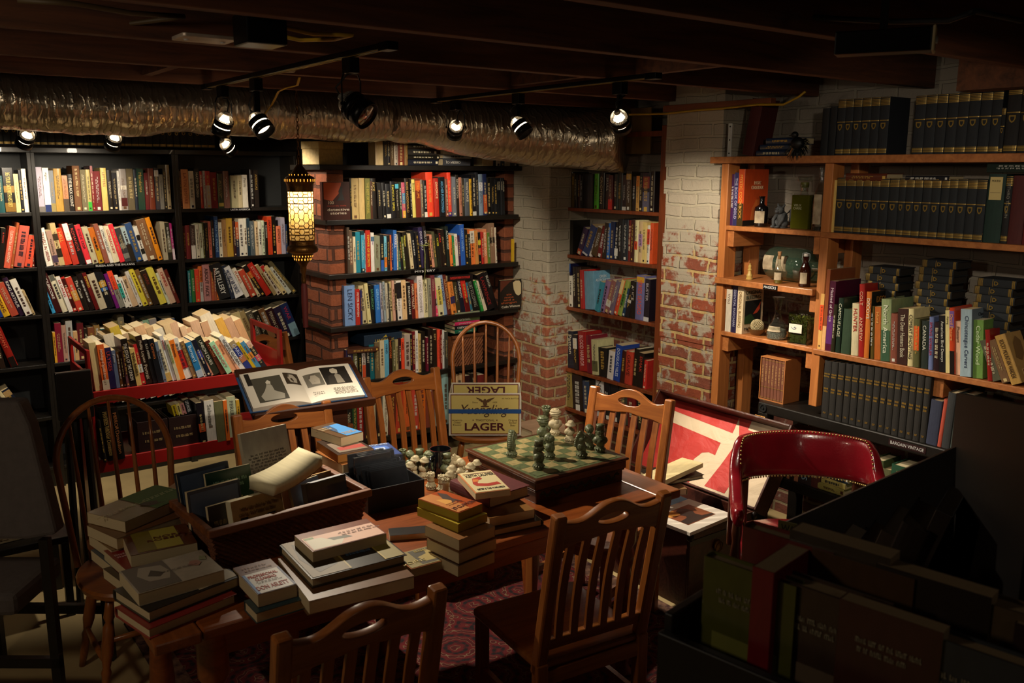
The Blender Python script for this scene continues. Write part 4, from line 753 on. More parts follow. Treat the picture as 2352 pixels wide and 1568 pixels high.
# ------------------------------------------------------------------ hoop back chairs
def hoop_chair(o, rz, label, topz=1.02, W=.205):
    r = empty('hoop_back_chair', (o[0], o[1], 0), rz, label, 'chair', 'round hoop back chairs')
    n = 22; seat = []
    for i in range(n):
        a = 2 * PI * i / n; x = .21 * math.copysign(abs(math.cos(a)) ** .75, math.cos(a)); y = .21 * math.sin(a) - (.015 if math.sin(a) < 0 else 0); seat.append((x, y))
    mb = MB(); mb.add([(x * k, y * k, z) for k, z in ((.86, .395), (.98, .408), (1, .425), (.97, .434), (.6, .425)) for x, y in seat] + [(0, 0, .42)],
        [(l * n + i, l * n + (i + 1) % n, (l + 1) * n + (i + 1) % n, (l + 1) * n + i) for l in range(4) for i in range(n)] + [tuple(reversed(range(n)))] + [(4 * n + i, 4 * n + (i + 1) % n, 5 * n) for i in range(n)])
    mb.build('seat', M_OAKX, r, smooth=2)
    tilt = .13; hz = topz - .42
    def bk(x, z): return (x, .155 + z / hz * tilt, .42 + z)
    pts = []; rr_ = W; straight = hz - rr_ * 1.12
    for i in range(7): pts.append(bk(-W * (.86 + .14 * i / 6), straight * i / 6))
    for i in range(1, 20): a = PI - PI * i / 20; pts.append(bk(rr_ * math.cos(a), straight + rr_ * 1.12 * math.sin(a)))
    for i in range(6, -1, -1): pts.append(bk(W * (.86 + .14 * i / 6), straight * i / 6))
    MB().tube(pts, .0125, 10).build('hoop', M_OAK, r, smooth=True)
    for k in range(5):
        x = (-2 + k) * W * .315; xt = (-2 + k) * W * .35
        zt = straight + rr_ * 1.12 * math.sqrt(max(0, 1 - (xt / rr_) ** 2)) - .005
        m = MB(); m.tube([bk(x + (xt - x) * t, zt * t) for t in (0, .2, .4, .6, .8, 1)], [.006, .0075, .0088, .008, .0065, .0055], 8); m.build('spindle', M_OAK, r, smooth=True)
    for sx in (-1, 1):
        for sy in (-1, 1):
            a, b = Vector((sx * .125, sy * .12, .41)), Vector((sx * .19, sy * .19, 0)); ts = [0, .12, .2, .24, .28, .5, .62, .66, .7, .85, 1]; rs = [.012, .016, .019, .011, .019, .021, .013, .018, .014, .015, .011]
            MB().tube([a.lerp(b, t) for t in ts], rs, 10).build('leg', M_OAK, r, smooth=True)
    for sx in (-1, 1): MB().tube([(sx * .165, -.163, .17), (sx * .168, 0, .17), (sx * .165, .163, .17)], [.008, .013, .008], 8).build('stretcher', M_OAK, r, smooth=True)
    MB().tube([(-.165, 0, .17), (0, 0, .17), (.165, 0, .17)], [.008, .013, .008], 8).build('stretcher', M_OAK, r, smooth=True)
    return r
hb = onZ(150, 1300, .43)
hoop_chair((.70, hb.y - .165, 0), 0.0, 'round hoop back oak chair in shadow at the cart end of the table')
cb = (onZ(1032, 1001, .434) + onZ(1196, 1001, .434)) / 2
ang = math.atan2(onZ(1196, 1001, .434).y - onZ(1032, 1001, .434).y, onZ(1196, 1001, .434).x - onZ(1032, 1001, .434).x)
nin = Vector((-math.sin(ang), math.cos(ang), 0))
hcpos = cb + nin * .165
hr = hoop_chair((hcpos.x + .0, hcpos.y, 0), ang, 'round hoop back oak chair with a beer carton standing on its seat', 1.0, .2)
MB().box(-.011, -.0008, -.045, .011, .0008, 0).add([(0, 0, 0), (.0005, 0, .05), (-.0005, 0, .05)], [(0, 1, 2)]).build('price_tag', M_WHITE, hr, (.04, .16, .60))
# ------------------------------------------------------------------ beer carton
M_CARTON = mat('carton_yellow', 'c8b468', .55, var=.04, scale=8); M_MAROON = mat('carton_maroon', '5a1a1c', .5); M_TAPE = mat('blue_tape', '1d4a86', .5, var=.1, scale=60)
r = empty('beer_carton', (cb.x, cb.y, .436), ang, 'yellow lager carton with a strip of blue tape standing on a chair seat', 'carton')
w, dpt, ht = (onZ(1196, 1001, .434) - onZ(1032, 1001, .434)).length, .26, .245
def panel(name, y, face, h0, h1, mat_=M_CARTON):
    f = -1 if face < 0 else 1
    p = MB().box(-w / 2, min(y, y - f * .004), h0, w / 2, max(y, y - f * .004), h1).build(name, M_WHITE, r)
    yy = y + f * .0006
    MB().box(-w / 2 + .008, yy - .0004, h0 + .008, w / 2 - .008, yy + .0004, h1 - .008).build('border', M_MAROON, p)
    MB().box(-w / 2 + .013, yy - .0008, h0 + .013, w / 2 - .013, yy + .0008, h1 - .013).build('yellow_field', mat_, p)
    return p
p = panel('front_panel', 0, -1, 0, ht)
T = lambda t, x, z, ww, hh, c, **k: put_text(t, p, basis((1, 0, 0), (0, 0, 1), (0, -1, 0), (x, -.0018, z)), ww, hh, c, **k)
T('LAGER', 0, .052, .225, .045, '4a1218', bold=.025)
T('TRADITIONAL', 0, .090, .105, .012, '4a1218'); T('4/6 PACK BOTTLES', .142, .214, .098, .007, '4a2a18')
for x in (-.066, .066): ob('star', SH['star'], p).matrix_local = basis((1, 0, 0), (0, 0, 1), (0, -1, 0), (x, -.0018, .09)) @ Matrix.Diagonal((.011, .011, .05, 1))
SH['star'].materials.clear(); SH['star'].materials.append(M_MAROON)
T("America's\nOldest\nBrewery", -.155, .075, .055, .04, '4a2a18'); T('Original\nAmber\nBeer', .155, .075, .048, .04, '4a2a18')
T('Yuengling', 0, .143, .262, .072, '4a3018', italic=True)
SH['eagle'].materials.clear(); SH['eagle'].materials.append(mat('eagle_ink', '5a3c1e', .6))
ob('eagle_emblem', SH['eagle'], p).matrix_local = basis((1, 0, 0), (0, 0, 1), (0, -1, 0), (0, -.0018, .192)) @ Matrix.Diagonal((.10, .056, .05, 1))
T('Since', -.055, .192, .03, .009, '4a3018'); T('1829', .055, .192, .024, .008, '4a3018')
MB().box(-w / 2 - .002, -.0032, .129, w / 2 + .002, -.0024, .153).build('blue_tape', M_TAPE, r)
q = panel('rear_panel', dpt, -1, 0, ht - .005)
o = put_text('LAGER', q, basis((-1, 0, 0), (0, 0, -1), (0, -1, 0), (0, dpt - .0018, ht - .05)), .225, .045, '4a1218', bold=.025)
for s in (-1, 1): MB().box(s * w / 2 - .002, 0, 0, s * w / 2 + .002, dpt, ht - .02).build('side_panel', M_WHITE, r)
MB().box(-w / 2, 0, 0, w / 2, dpt, .004).build('bottom', M_WHITE, r)
# ------------------------------------------------------------------ red book cart
M_CART = mat('red_enamel', '9a1a16', .38, var=.12, scale=14, coat=.2)
YCt = 4.18; cl, cr = onY(206, 905, YCt).x, onY(650, 800, YCt).x; ck = 4.60
ctop = onY(648, 757, YCt).z; zsh = onY(370, 882, YCt).z; zlo = onY(400, 1033, YCt).z
r = empty('book_cart', ((cl + cr) / 2, (YCt + ck) / 2, 0), 0, 'red metal book cart on wheels loaded with paperbacks', 'cart')
ox, oy = -(cl + cr) / 2, -(YCt + ck) / 2
for x in (cl, cr - .014):
    mb = MB(); d = ck - YCt
    for y0, y1 in ((0, .045), (d - .045, d)): mb.box(x, YCt + y0, .10, x + .014, YCt + y1, ctop)
    mb.box(x, YCt + .045, ctop - .028, x + .014, ck - .045, ctop); mb.box(x, YCt + .045, .16, x + .014, ck - .045, ctop - .115)
    o = mb.build('end_panel', M_CART, r, (ox, oy, 0), bevel=.003)
for y in (YCt, ck - .012):
    MB().box(cl + .014, y, zsh - .055, cr - .014, y + .012, zsh + (.004 if y == YCt else .03)).build('shelf_rail', M_CART, r, (ox, oy, 0), bevel=.002)
    MB().box(cl + .014, y, zlo - .05, cr - .014, y + .012, zlo + .012).build('shelf_rail', M_CART, r, (ox, oy, 0), bevel=.002)
for z in (zsh - .008, zlo - .02): MB().box(cl + .014, YCt + .012, z - .012, cr - .014, ck - .012, z).build('shelf', M_CART, r, (ox, oy, 0))
for x in (cl + .03, cr - .05):
    for y in (YCt + .03, ck - .05):
        MB().lathe([(0, -.012), (.045, -.012), (.05, 0), (.045, .012), (0, .012)], 18, basis((1, 0, 0), (0, 0, 1), (0, -1, 0))).build('wheel', M_RUBBER, r, (x + ox + .01, y + oy + .01, .0505), smooth=2)
        MB().box(-.02, -.02, .05, .02, .02, .165).build('caster', M_METAL, r, (x + ox + .01, y + oy + .01, 0))
# ------------------------------------------------------------------ lectern with the open art book
bl, br = onZ(585, 945, .93), onZ(852, 908, .93)
tlp, trp = onZ(548, 866, 1.035), onZ(795, 838, 1.035)
ux = (br - bl); ux.z = 0; ux.normalize(); uyv = (tlp - bl); uyv -= ux * uyv.dot(ux); slope = uyv.length; uy = uyv.normalized(); un = ux.cross(uy)
LW = (br - bl).length
r = empty('book_lectern', (bl.x, bl.y, 0), 0, 'dark wooden sloped lectern carrying an open art book', 'lectern'); B = basis(ux, uy, un, (0, 0, bl.z))
M_DKW = wood('walnut_stain', '4a2616', '2a140a', .38, 0, 6, .3)
MB().box(-.01, -.02, -.03, LW + .01, slope + .06, -.008, 0, B).build('sloped_top', M_DKW, r, bevel=.003)
MB().box(-.01, -.035, -.03, LW + .01, -.022, .012, 0, B).build('book_ledge', M_DKW, r, bevel=.003)
P2 = basis(ux, Vector((-ux.y, ux.x, 0)), (0, 0, 1))
MB().box(.10, .02, .02, LW - .1, .24, .90, 0, P2).build('column', M_DKW, r, bevel=.004)
MB().box(.04, -.03, 0, LW - .04, .28, .04, 0, P2).build('foot', M_DKW, r, bevel=.006)
def openbook():
    r = empty('open_book', (bl.x, bl.y, bl.z), 0, 'large open art book with black and white portraits lying on the lectern', 'book'); r.matrix_world = basis(ux, uy, un, bl)
    W2 = LW * .485; Hh = slope * .98; g = LW * .47
    mb = MB().box(g - W2 - .012, -.004, -.004, g + W2 + .006, Hh + .004, -.0005); mb.build('cover', mat('blue_cloth', '2c4a72', .6), r)
    M_PAGE = mat('art_paper', 'd8cfc0', .45, var=.03, scale=10)
    n = 14
    def prof(s):  # s 0 at gutter .. 1 at outer edge
        return .004 + .032 * math.sin(min(1, s * 2.2) * PI / 2) * (1 - .55 * s)
    for side in (-1, 1):
        W_ = W2 * (1 if side < 0 else .97); amp = 1.0 if side < 0 else .55
        vs, fs = [], []
        for i in range(n + 1):
            s = i / n; x = g + side * W_ * s; z = prof(s) * amp
            vs += [(x, 0, 0), (x, 0, z), (x, Hh, z), (x, Hh, 0)]
        for i in range(n):
            a, b = i * 4, i * 4 + 4
            q = [(a + 1, b + 1, b + 2, a + 2), (a, b, b + 1, a + 1), (a + 3, a + 2, b + 2, b + 3)]
            fs += q if side > 0 else [tuple(reversed(f)) for f in q]
        e = n * 4; fs.append((e, e + 3, e + 2, e + 1) if side < 0 else (e, e + 1, e + 2, e + 3))
        pg = MB().add(vs, fs).build('page_block', M_PAGE, r, smooth=2)
        pics = [((.36, .86), (.10, .80), '4a463c', 'woman'), ((.03, .30), (.52, .86), '3a3024', 'head'), ((.86, .94), (.62, .97), '201c18', None)] if side < 0 else [((.40, .90), (.40, .93), '1c1712', 'man'), ((.06, .38), (.42, .80), '6a6458', 'head')]
        def lift(x, y, dz): s = abs(x - g) / W_; return (x, y, prof(s) * amp + dz)
        for (s0, s1), (y0, y1), c, fig in pics:
            vs, fs = [], []; k = 8
            for i in range(k + 1):
                s = s0 + (s1 - s0) * i / k; x = g + side * W_ * s
                vs += [lift(x, y0 * Hh, .0006), lift(x, y1 * Hh, .0006)]
            for i in range(k): fs.append((2 * i, 2 * i + 2, 2 * i + 3, 2 * i + 1) if side > 0 else (2 * i + 1, 2 * i + 3, 2 * i + 2, 2 * i))
            me = MB().add(vs, fs).mesh('photograph', [INK]); ph = ob('photograph', me, pg, color=c)
            if fig:
                shapes = {'woman': [('a8a294', [(.18, .05), (.85, .03), (.9, .22), (.62, .40), (.60, .62), (.54, .70), (.44, .70), (.40, .60), (.30, .44), (.12, .25)]), ('c8c0b0', [(.45, .66), (.57, .66), (.6, .78), (.52, .86), (.43, .78)])],
                          'head': [('a89e8e', [(.3, .18), (.75, .12), (.82, .5), (.66, .82), (.4, .86), (.22, .6)]), ('5a5248', [(.4, .86), (.66, .82), (.6, .95), (.36, .95), (.2, .62), (.3, .6)])],
                          'man': [('8a8274', [(.42, .04), (.72, .04), (.66, .5), (.52, .62), (.44, .5)]), ('b8ae9c', [(.38, .62), (.6, .6), (.64, .8), (.52, .92), (.38, .88), (.33, .75)]), ('302a24', [(.1, .02), (.42, .04), (.44, .5), (.4, .58), (.2, .48)])]}[fig]
                for c2, poly in shapes:
                    vs = []
                    for (a, b) in poly:
                        aa = a if side > 0 else 1 - a
                        s = s0 + (s1 - s0) * aa; vs.append(lift(g + side * W_ * s, (y0 + (y1 - y0) * b) * Hh, .0012))
                    f = tuple(range(len(vs))); m0 = MB().add(vs, [f])
                    me = m0.mesh('figure', [INK]); ob('figure', me, pg, color=c2)
        if side > 0:
            for (s0, s1, y0, y1, me) in ((.46, .92, .10, .30, PARA[0]), (.08, .40, .16, .26, DASH2[0])):
                o = ob('print', me, pg, color='4a463e'); s = (s0 + s1) / 2
                o.matrix_local = basis((1, 0, 0), (0, 1, 0), (0, 0, 1), (g + W_ * s, (y0 + y1) / 2 * Hh, prof(s) * amp + .0015)) @ Matrix.Rotation(.03, 4, 'Y') @ Matrix.Diagonal(((s1 - s0) * W_, (y1 - y0) * Hh, .1, 1))
openbook()
# ------------------------------------------------------------------ foil duct
def noise1(seed):
    rr = random.Random(seed); t = [rr.uniform(-1, 1) for _ in range(512)]
    def f(x):
        i = math.floor(x); u = x - i; u = u * u * (3 - 2 * u); return t[i % 512] * (1 - u) + t[(i + 1) % 512] * u
    return f
n1, n2, n3, n4 = noise1(1), noise1(2), noise1(3), noise1(4)
DY, DZ, DR = 4.7, 2.19, .128
path = [(-2.9, DY, DZ)]
x = -2.9
while x < 2.55: x += .022; path.append((x, DY + .012 * math.sin(x * 3), DZ + .008 * math.sin(x * 5)))
P0, P1_, P2_, P3_ = Vector((2.57, DY, DZ)), Vector((3.05, DY, DZ - .02)), Vector((3.50, 4.50, DZ - .11)), Vector((3.80, 4.03, DZ - .12))
for i in range(1, 46):
    t = i / 45; path.append(tuple(P0 * (1 - t) ** 3 + P1_ * 3 * t * (1 - t) ** 2 + P2_ * 3 * t * t * (1 - t) + P3_ * t ** 3))
NR = 40; vs, fs = [], []; L = len(path)
for i, p in enumerate(path):
    p = Vector(p); a, b = Vector(path[max(0, i - 1)]), Vector(path[min(L - 1, i + 1)]); t = (b - a).normalized()
    sx = t.cross(Vector((0, 0, 1))).normalized(); sz = sx.cross(t)
    bend = max(0, (i - (L - 46)) / 46); R0 = DR + .055 * math.sin(min(1, bend * 1.4) * PI / 2)
    for j in range(NR):
        q = 2 * PI * j / NR; sp = i * .55 + 3.2 * math.sin(q + .4) + 1.5 * n1(j * .8)
        rr_ = R0 + .0042 * n2(sp) + 0.0025 * n3(sp * 2.3 + j * .15) + .003 * n4(i * .2 + j * 1.1) + (.004 * abs(math.sin(i * .105)) ** 18 * -2.2)
        sag = -.007 * max(0, -math.sin(q)) * (1 + n1(i * .22))
        vs.append(p + sx * math.cos(q) * rr_ + sz * (math.sin(q) * rr_ + sag))
for i in range(L - 1):
    for j in range(NR):
        k = (j + 1) % NR; fs.append((i * NR + j, i * NR + k, (i + 1) * NR + k, (i + 1) * NR + j))
fs.append(tuple(range((L - 1) * NR, L * NR)))
def foil():
    m, nt, b = nodes('duct_foil'); L_ = nt.links.new
    b.inputs['Base Color'].default_value = (.55, .48, .37, 1); b.inputs['Metallic'].default_value = .9; b.inputs['Roughness'].default_value = .28
    tc = N(nt, 'ShaderNodeTexCoord'); mp = N(nt, 'ShaderNodeMapping'); mp.inputs['Scale'].default_value = (26, 1.6, 1.6); mp.inputs['Rotation'].default_value = (0, .25, .3)
    L_(tc.outputs['Object'], mp.inputs['Vector']); nz = N(nt, 'ShaderNodeTexNoise', Scale=1.6, Detail=4.0, Distortion=.35); L_(mp.outputs[0], nz.inputs['Vector'])
    bp = N(nt, 'ShaderNodeBump', Strength=.42, Distance=.015); wv = N(nt, 'ShaderNodeTexWave', Scale=9.0, Distortion=7.0, Detail=3.0); wv.inputs['Detail Scale'].default_value = 1.5; L_(tc.outputs['Object'], wv.inputs['Vector'])
    pw = N(nt, 'ShaderNodeMath', operation='POWER'); pw.inputs[1].default_value = 4.0; L_(wv.outputs['Fac'], pw.inputs[0]); sm = N(nt, 'ShaderNodeMath', operation='MULTIPLY_ADD'); sm.inputs[1].default_value = .45; L_(pw.outputs[0], sm.inputs[0]); L_(nz.outputs[0], sm.inputs[2])
    L_(sm.outputs[0], bp.inputs['Height']); L_(bp.outputs[0], b.inputs['Normal'])
    return m
tag(MB().add(vs, fs).build('foil_duct', foil(), smooth=True), 'long wrinkled foil duct running under the joists and bending into the wall', 'duct')
# ------------------------------------------------------------------ track lights
M_BULB = mat('lit_lamp_glass', 'ffe2b0', .4, emit='ffe0b4', es=15.); M_DOME = mat('perforated_steel', 'a8a49c', .3, .7); M_LENS = mat('unlit_lens', '6a5a48', .08, .2, trans=.3)
M_BULBDIM = mat('lamp_neck_glow', 'ffe2b0', .4, emit='ffe0b4', es=5.)
def dome_mesh():
    mb = MB(); n, m = 30, 12; R, t = .036, .0011
    for j in range(n):
        a = 2 * PI * j / n; mb.tube([(R * math.cos(b) * math.cos(a), R * math.cos(b) * math.sin(a), R * math.sin(b)) for b in [PI / 2 * k / 10 * .93 for k in range(11)]], t, 4, cap=False)
    for k in range(m):
        b = PI / 2 * .93 * k / (m - 1); mb.tube([(R * math.cos(b) * math.cos(2 * PI * j / n), R * math.cos(b) * math.sin(2 * PI * j / n), R * math.sin(b)) for j in range(n)], t, 4, closed=True)
    mb.lathe([(.013, .030), (.011, .044), (0, .046)], 12)
    return mb.mesh('perforated_dome', [M_DOME])
DOME = dome_mesh()
CAN = MB().lathe([(.041, -.004), (.041, -.022), (.0405, -.022), (.0405, -.004)], 28).lathe([(.041, -.028), (.041, -.062), (.039, -.062), (.039, -.028)], 28).mesh('can', [M_METAL], True)
RIM = MB().lathe([(.0412, -.004), (.0412, .002), (.036, .002)], 28).mesh('can_ring', [M_METAL])
BULB = MB().lathe([(.014, .024), (.020, .008), (.033, -.010), (.036, -.026), (.034, -.034), (0, -.038)], 24).mesh('bulb', [M_BULB], True)
BULB0 = MB().lathe([(.014, .024), (.020, .008), (.033, -.010), (.036, -.052), (.03, -.058), (0, -.060)], 24).mesh('bulb', [M_LENS], True)
def spot_head(p, aim, top, label, energy=0., size=62, lit=True, blend=.6, yoke=True, big=1.0):
    """p: middle of the can; aim: a point it lights; top: height of the track it hangs from"""
    p, aim = Vector(p), Vector(aim)
    r = empty('track_spotlight', p, 0, label, 'spotlight', 'spotlights hanging from the ceiling tracks')
    d = (aim - p).normalized(); z = -d; x = Vector((0, 0, 1)).cross(z)
    x = x.normalized() if x.length > .01 else Vector((1, 0, 0)); B = basis(x, z.cross(x), z) @ Matrix.Scale(big, 4)
    for nm, me in (('can', CAN), ('can_ring', RIM), ('perforated_dome', DOME), ('bulb', BULB if lit else BULB0)): ob(nm, me, r).matrix_local = B
    hz = top - p.z
    if yoke:
        mb = MB(); w = .047 * big
        for s in (-1, 1):
            mb.tube([tuple(x * s * w + Vector((0, 0, -.002))), tuple(x * s * w + Vector((0, 0, hz - .075))), tuple(x * s * (w - .014) + Vector((0, 0, hz - .052)))], .0026, 6)
            mb.ball(tuple(x * s * (w + .002)), .0062, 8, 6)
        mb.tube([tuple(x * -(w - .014) + Vector((0, 0, hz - .052))), tuple(x * (w - .014) + Vector((0, 0, hz - .052)))], .0026, 6)
        mb.build('yoke', M_METAL, r)
    else: MB().box(-.011, -.006, 0, .011, .006, hz - .05).build('yoke', M_METAL, r)
    MB().box(-.018, -.028, hz - .052, .018, .028, hz - .004).build('track_adapter', M_METAL, r, bevel=.002)
    e = z * .045 * big; MB().tube([tuple(e), tuple(e + z * .02 + Vector((0, 0, .015))), tuple(x * .022 + Vector((0, 0, hz * .62))), tuple(Vector((0, 0, hz - .055)))], .0032, 6).build('cable', M_RUBBER, r, smooth=True)
    if energy:
        l = bpy.data.lights.new('spot_lamp', 'SPOT'); l.energy = energy; l.color = (1, .86, .66); l.spot_size = math.radians(size); l.spot_blend = blend; l.shadow_soft_size = .028
        lo = bpy.data.objects.new('spot_lamp', l); COL.objects.link(lo); lo.matrix_world = basis(x, z.cross(x), z, p + d * .066 * big)
        l = bpy.data.lights.new('spill_through_dome', 'POINT'); l.energy = 2.6; l.color = (1, .86, .66); l.shadow_soft_size = .008
        lo = bpy.data.objects.new('spill_through_dome', l); COL.objects.link(lo); lo.location = p + z * .03 * big
    return r
def track(x, y0, y1, label):
    r = empty('light_track', (x, (y0 + y1) / 2, 2.25), 0, label, 'light track', 'ceiling light tracks'); L_ = (y1 - y0) / 2
    MB().box(-.017, -L_, -.006, .017, L_, .012).build('rail', M_METAL, r, bevel=.002)
    for s in (-.009, .009): MB().box(s - .0015, -L_, -.0075, s + .0015, L_, -.0058).build('contact_strip', M_GILT, r)
    for e in (-L_, L_): MB().box(-.019, e - .03, -.012, .019, e + .03, .0125).build('end_cap', M_METAL, r, bevel=.002)
track(1.33, 2.44, 4.13, 'black light track over the table carrying the spotlight with a dark lens')
track(2.55, 2.55, 4.16, 'black light track over the chess set running towards the brick pier')
AT = lambda px, py, d: deep(px, py, d)
def D2(px, py, x): return onX(px, py, x)
spot_head(D2(515, 278, 1.33), (1.05, 4.5, .95), 2.245, 'lit track spotlight pointing down at the red cart', 62, 70)
spot_head(D2(592, 278, 1.33), (1.85, 2.42, .75), 2.245, 'lit track spotlight with two glowing slits pointing at the chess set', 150, 80, yoke=False)
spot_head(D2(808, 240, 1.33), (1.62, 2.2, 1.72), 2.245, 'unlit track spotlight with a dark glass lens', 0, lit=False, yoke=True, big=1.15)
spot_head(D2(1047, 292, 2.55), (2.95, 5.0, 1.2), 2.245, 'lit track spotlight pointing at the alcove shelves', 60, 84)
spot_head(D2(1190, 285, 2.55), (3.1, 2.4, .8), 2.245, 'lit track spotlight with a glaring slit, pointing away towards the trunk', 160, 66, yoke=False)
spot_head(D2(1422, 272, 2.55), (3.65, 3.35, 1.0), 2.245, 'lit track spotlight nearest the brick pier, in front of the duct bend', 85, 78, yoke=False)
for (px, py, aim, lb, e) in ((62, 312, (.5, 5.75, 1.35), 'small lit spotlight before the cookery end of the black bookcases', 30), (263, 318, (1.0, 5.75, 1.3), 'small lit spotlight glaring like a star before the middle black bookcase', 30), (520, 333, (2.3, 5.3, 1.55), 'small lit spotlight with a bright mouth below the cart spotlight', 30)):
    p = onY(px, py, 5.12); spot_head(p, aim, 2.245 if py < 330 else 2.245, lb, e, 112, blend=.7)
tag(MB().box(.35, 5.10, 2.243, 1.95, 5.134, 2.258).build('light_rail', M_METAL), 'black light rail behind the duct above the black bookcases', 'light track')
# ------------------------------------------------------------------ hanging lantern of pierced brass and mosaic glass
lc = deep(692, 500, 4.5); lx, ly = lc.x, lc.y
zz = lambda y: deep(692, y, 4.5).z
r = empty('hanging_lantern', (lx, ly, 0), 0, 'lit pierced brass lantern with amber mosaic glass hanging by the brick pilaster', 'lantern')
zt, zb = zz(438), zz(553); Rg = .0625
def glass():
    m, nt, b = nodes('amber_mosaic_glass'); L_ = nt.links.new; out = nt.nodes['Material Output']; nt.nodes.remove(b)
    tc = N(nt, 'ShaderNodeTexCoord'); vo = N(nt, 'ShaderNodeTexVoronoi', Scale=38.0); L_(tc.outputs['Object'], vo.inputs['Vector'])
    cr = N(nt, 'ShaderNodeValToRGB'); cr.color_ramp.elements[0].color = (.95, .80, .42, 1); cr.color_ramp.elements[1].color = (.80, .50, .14, 1); L_(vo.outputs['Distance'], cr.inputs[0])
    tr = N(nt, 'ShaderNodeBsdfTranslucent'); L_(cr.outputs[0], tr.inputs[0]); gl = N(nt, 'ShaderNodeBsdfGlossy', Roughness=.15)
    bp = N(nt, 'ShaderNodeBump', Strength=.5, Distance=.003); L_(vo.outputs['Distance'], bp.inputs['Height']); L_(bp.outputs[0], gl.inputs['Normal'])
    mx = N(nt, 'ShaderNodeMixShader'); mx.inputs[0].default_value = .08; L_(tr.outputs[0], mx.inputs[1]); L_(gl.outputs[0], mx.inputs[2]); L_(mx.outputs[0], out.inputs[0]); return m
mb = MB(); n = 40
mb.add([(Rg * math.cos(2 * PI * j / n), Rg * math.sin(2 * PI * j / n), z) for z in (zb, zt) for j in range(n)], [(j, (j + 1) % n, n + (j + 1) % n, n + j) for j in range(n)])
mb.build('glass_cylinder', glass(), r, smooth=True)
# brass tracery: stars and hexagons in rings
def cyl(u, z, R=Rg + .0012): return (R * math.cos(u / Rg), R * math.sin(u / Rg), z)
tr = MB(); C_ = 2 * PI * Rg; per = 8; sw = C_ / per; rowh = (zt - zb) / 8
def seg(pts): tr.tube([cyl(u, z) for u, z in pts], .0027, 5, flat=.6)
for k in range(per):
    for i in range(8):
        u0, z0 = (k + (.5 if i % 2 else 0)) * sw, zb + (i + .5) * rowh
        a = sw * .30
        if i in (3, 4):
            seg([(u0 - a, z0 - rowh * .5), (u0 - a * .5, z0), (u0 - a, z0 + rowh * .5)]); seg([(u0 + a, z0 - rowh * .5), (u0 + a * .5, z0), (u0 + a, z0 + rowh * .5)]); seg([(u0 - a * .5, z0), (u0 + a * .5, z0)])
        else:
            seg([(u0 - a, z0), (u0 - a * .5, z0 + rowh * .46), (u0 + a * .5, z0 + rowh * .46), (u0 + a, z0), (u0 + a * .5, z0 - rowh * .46), (u0 - a * .5, z0 - rowh * .46), (u0 - a, z0)])
            seg([(u0 + a, z0), (u0 + sw - a, z0)])
for i in (0, 1, 2, 6, 7, 8): tr.tube([cyl(C_ * j / 40, zb + i * rowh) for j in range(40)], .0024, 5, closed=True)
tr.build('lattice_tracery', M_BRASS, r)
def holes(mbk, R, z, cnt, w, h, tilt=0):
    for j in range(cnt):
        a = 2 * PI * j / cnt; mbk.add([(R * math.cos(a) - s * w * math.sin(a), R * math.sin(a) + s * w * math.cos(a), z + t * h) for s, t in ((-1, -1), (1, -1), (1, 1), (-1, 1))], [(0, 1, 2, 3)])
top = MB().lathe([(Rg + .002, zt - .004), (Rg + .004, zt + .022), (.068, zt + .034), (.074, zt + .046), (.075, zt + .06), (.07, zt + .068), (.052, zt + .078), (.038, zt + .094), (.028, zt + .11), (.018, zt + .122), (.012, zt + .135), (.014, zt + .15), (.008, zt + .165), (0, zt + .168)], 32)
top.build('brass_crown', M_BRASS, r, smooth=2)
bot = MB().lathe([(0, zb - .235), (.010, zb - .23), (.014, zb - .20), (.010, zb - .17), (.016, zb - .155), (.016, zb - .135), (.022, zb - .12), (.036, zb - .105), (.047, zb - .085), (.055, zb - .066), (.075, zb - .058), (.08, zb - .045), (.075, zb - .03), (.064, zb - .02), (Rg + .002, zb + .004)], 32)
bot.build('brass_base', M_BRASS, r, smooth=2)
gl = MB(); holes(gl, .0765, zt + .053, 26, .0022, .006); holes(gl, .0535, zt + .079, 18, .002, .005); holes(gl, .053, zb - .078, 22, .0022, .0035); holes(gl, .045, zb - .094, 18, .0025, .005)
gl.build('pierced_opening', mat('lantern_glow', 'ffb040', .5, emit='ffb040', es=1.6), r)
mb = MB(); zc = zt + .17
while zc < 2.49:
    i = int(round((zc - zt) / .02)); a = (i % 2) * PI / 2
    mb.tube([(math.cos(a) * .006 * math.cos(q), math.sin(a) * .006 * math.cos(q), zc + .013 * math.sin(q)) for q in [2 * PI * k / 10 for k in range(10)]], .0018, 5, closed=True); zc += .02
mb.build('chain', M_BRASS, r)
MB().lathe([(.0, zz(762)), (.013, zz(760)), (.018, zz(700)), (.016, zz(660)), (.010, zz(652)), (.004, zz(645)), (.003, zb - .233)], 16).build('tassel', mat('red_silk', '5a1712', .7, var=.3, scale=80, stretch=(1, 1, .05)), r, smooth=2)
for z_, e in ((zt - .045, 1.9),):
    l = bpy.data.lights.new('lantern_bulb', 'POINT'); l.energy = e; l.color = (1, .76, .42); l.shadow_soft_size = .014
    o = bpy.data.objects.new('lantern_bulb', l); COL.objects.link(o); o.location = (lx, ly, z_)
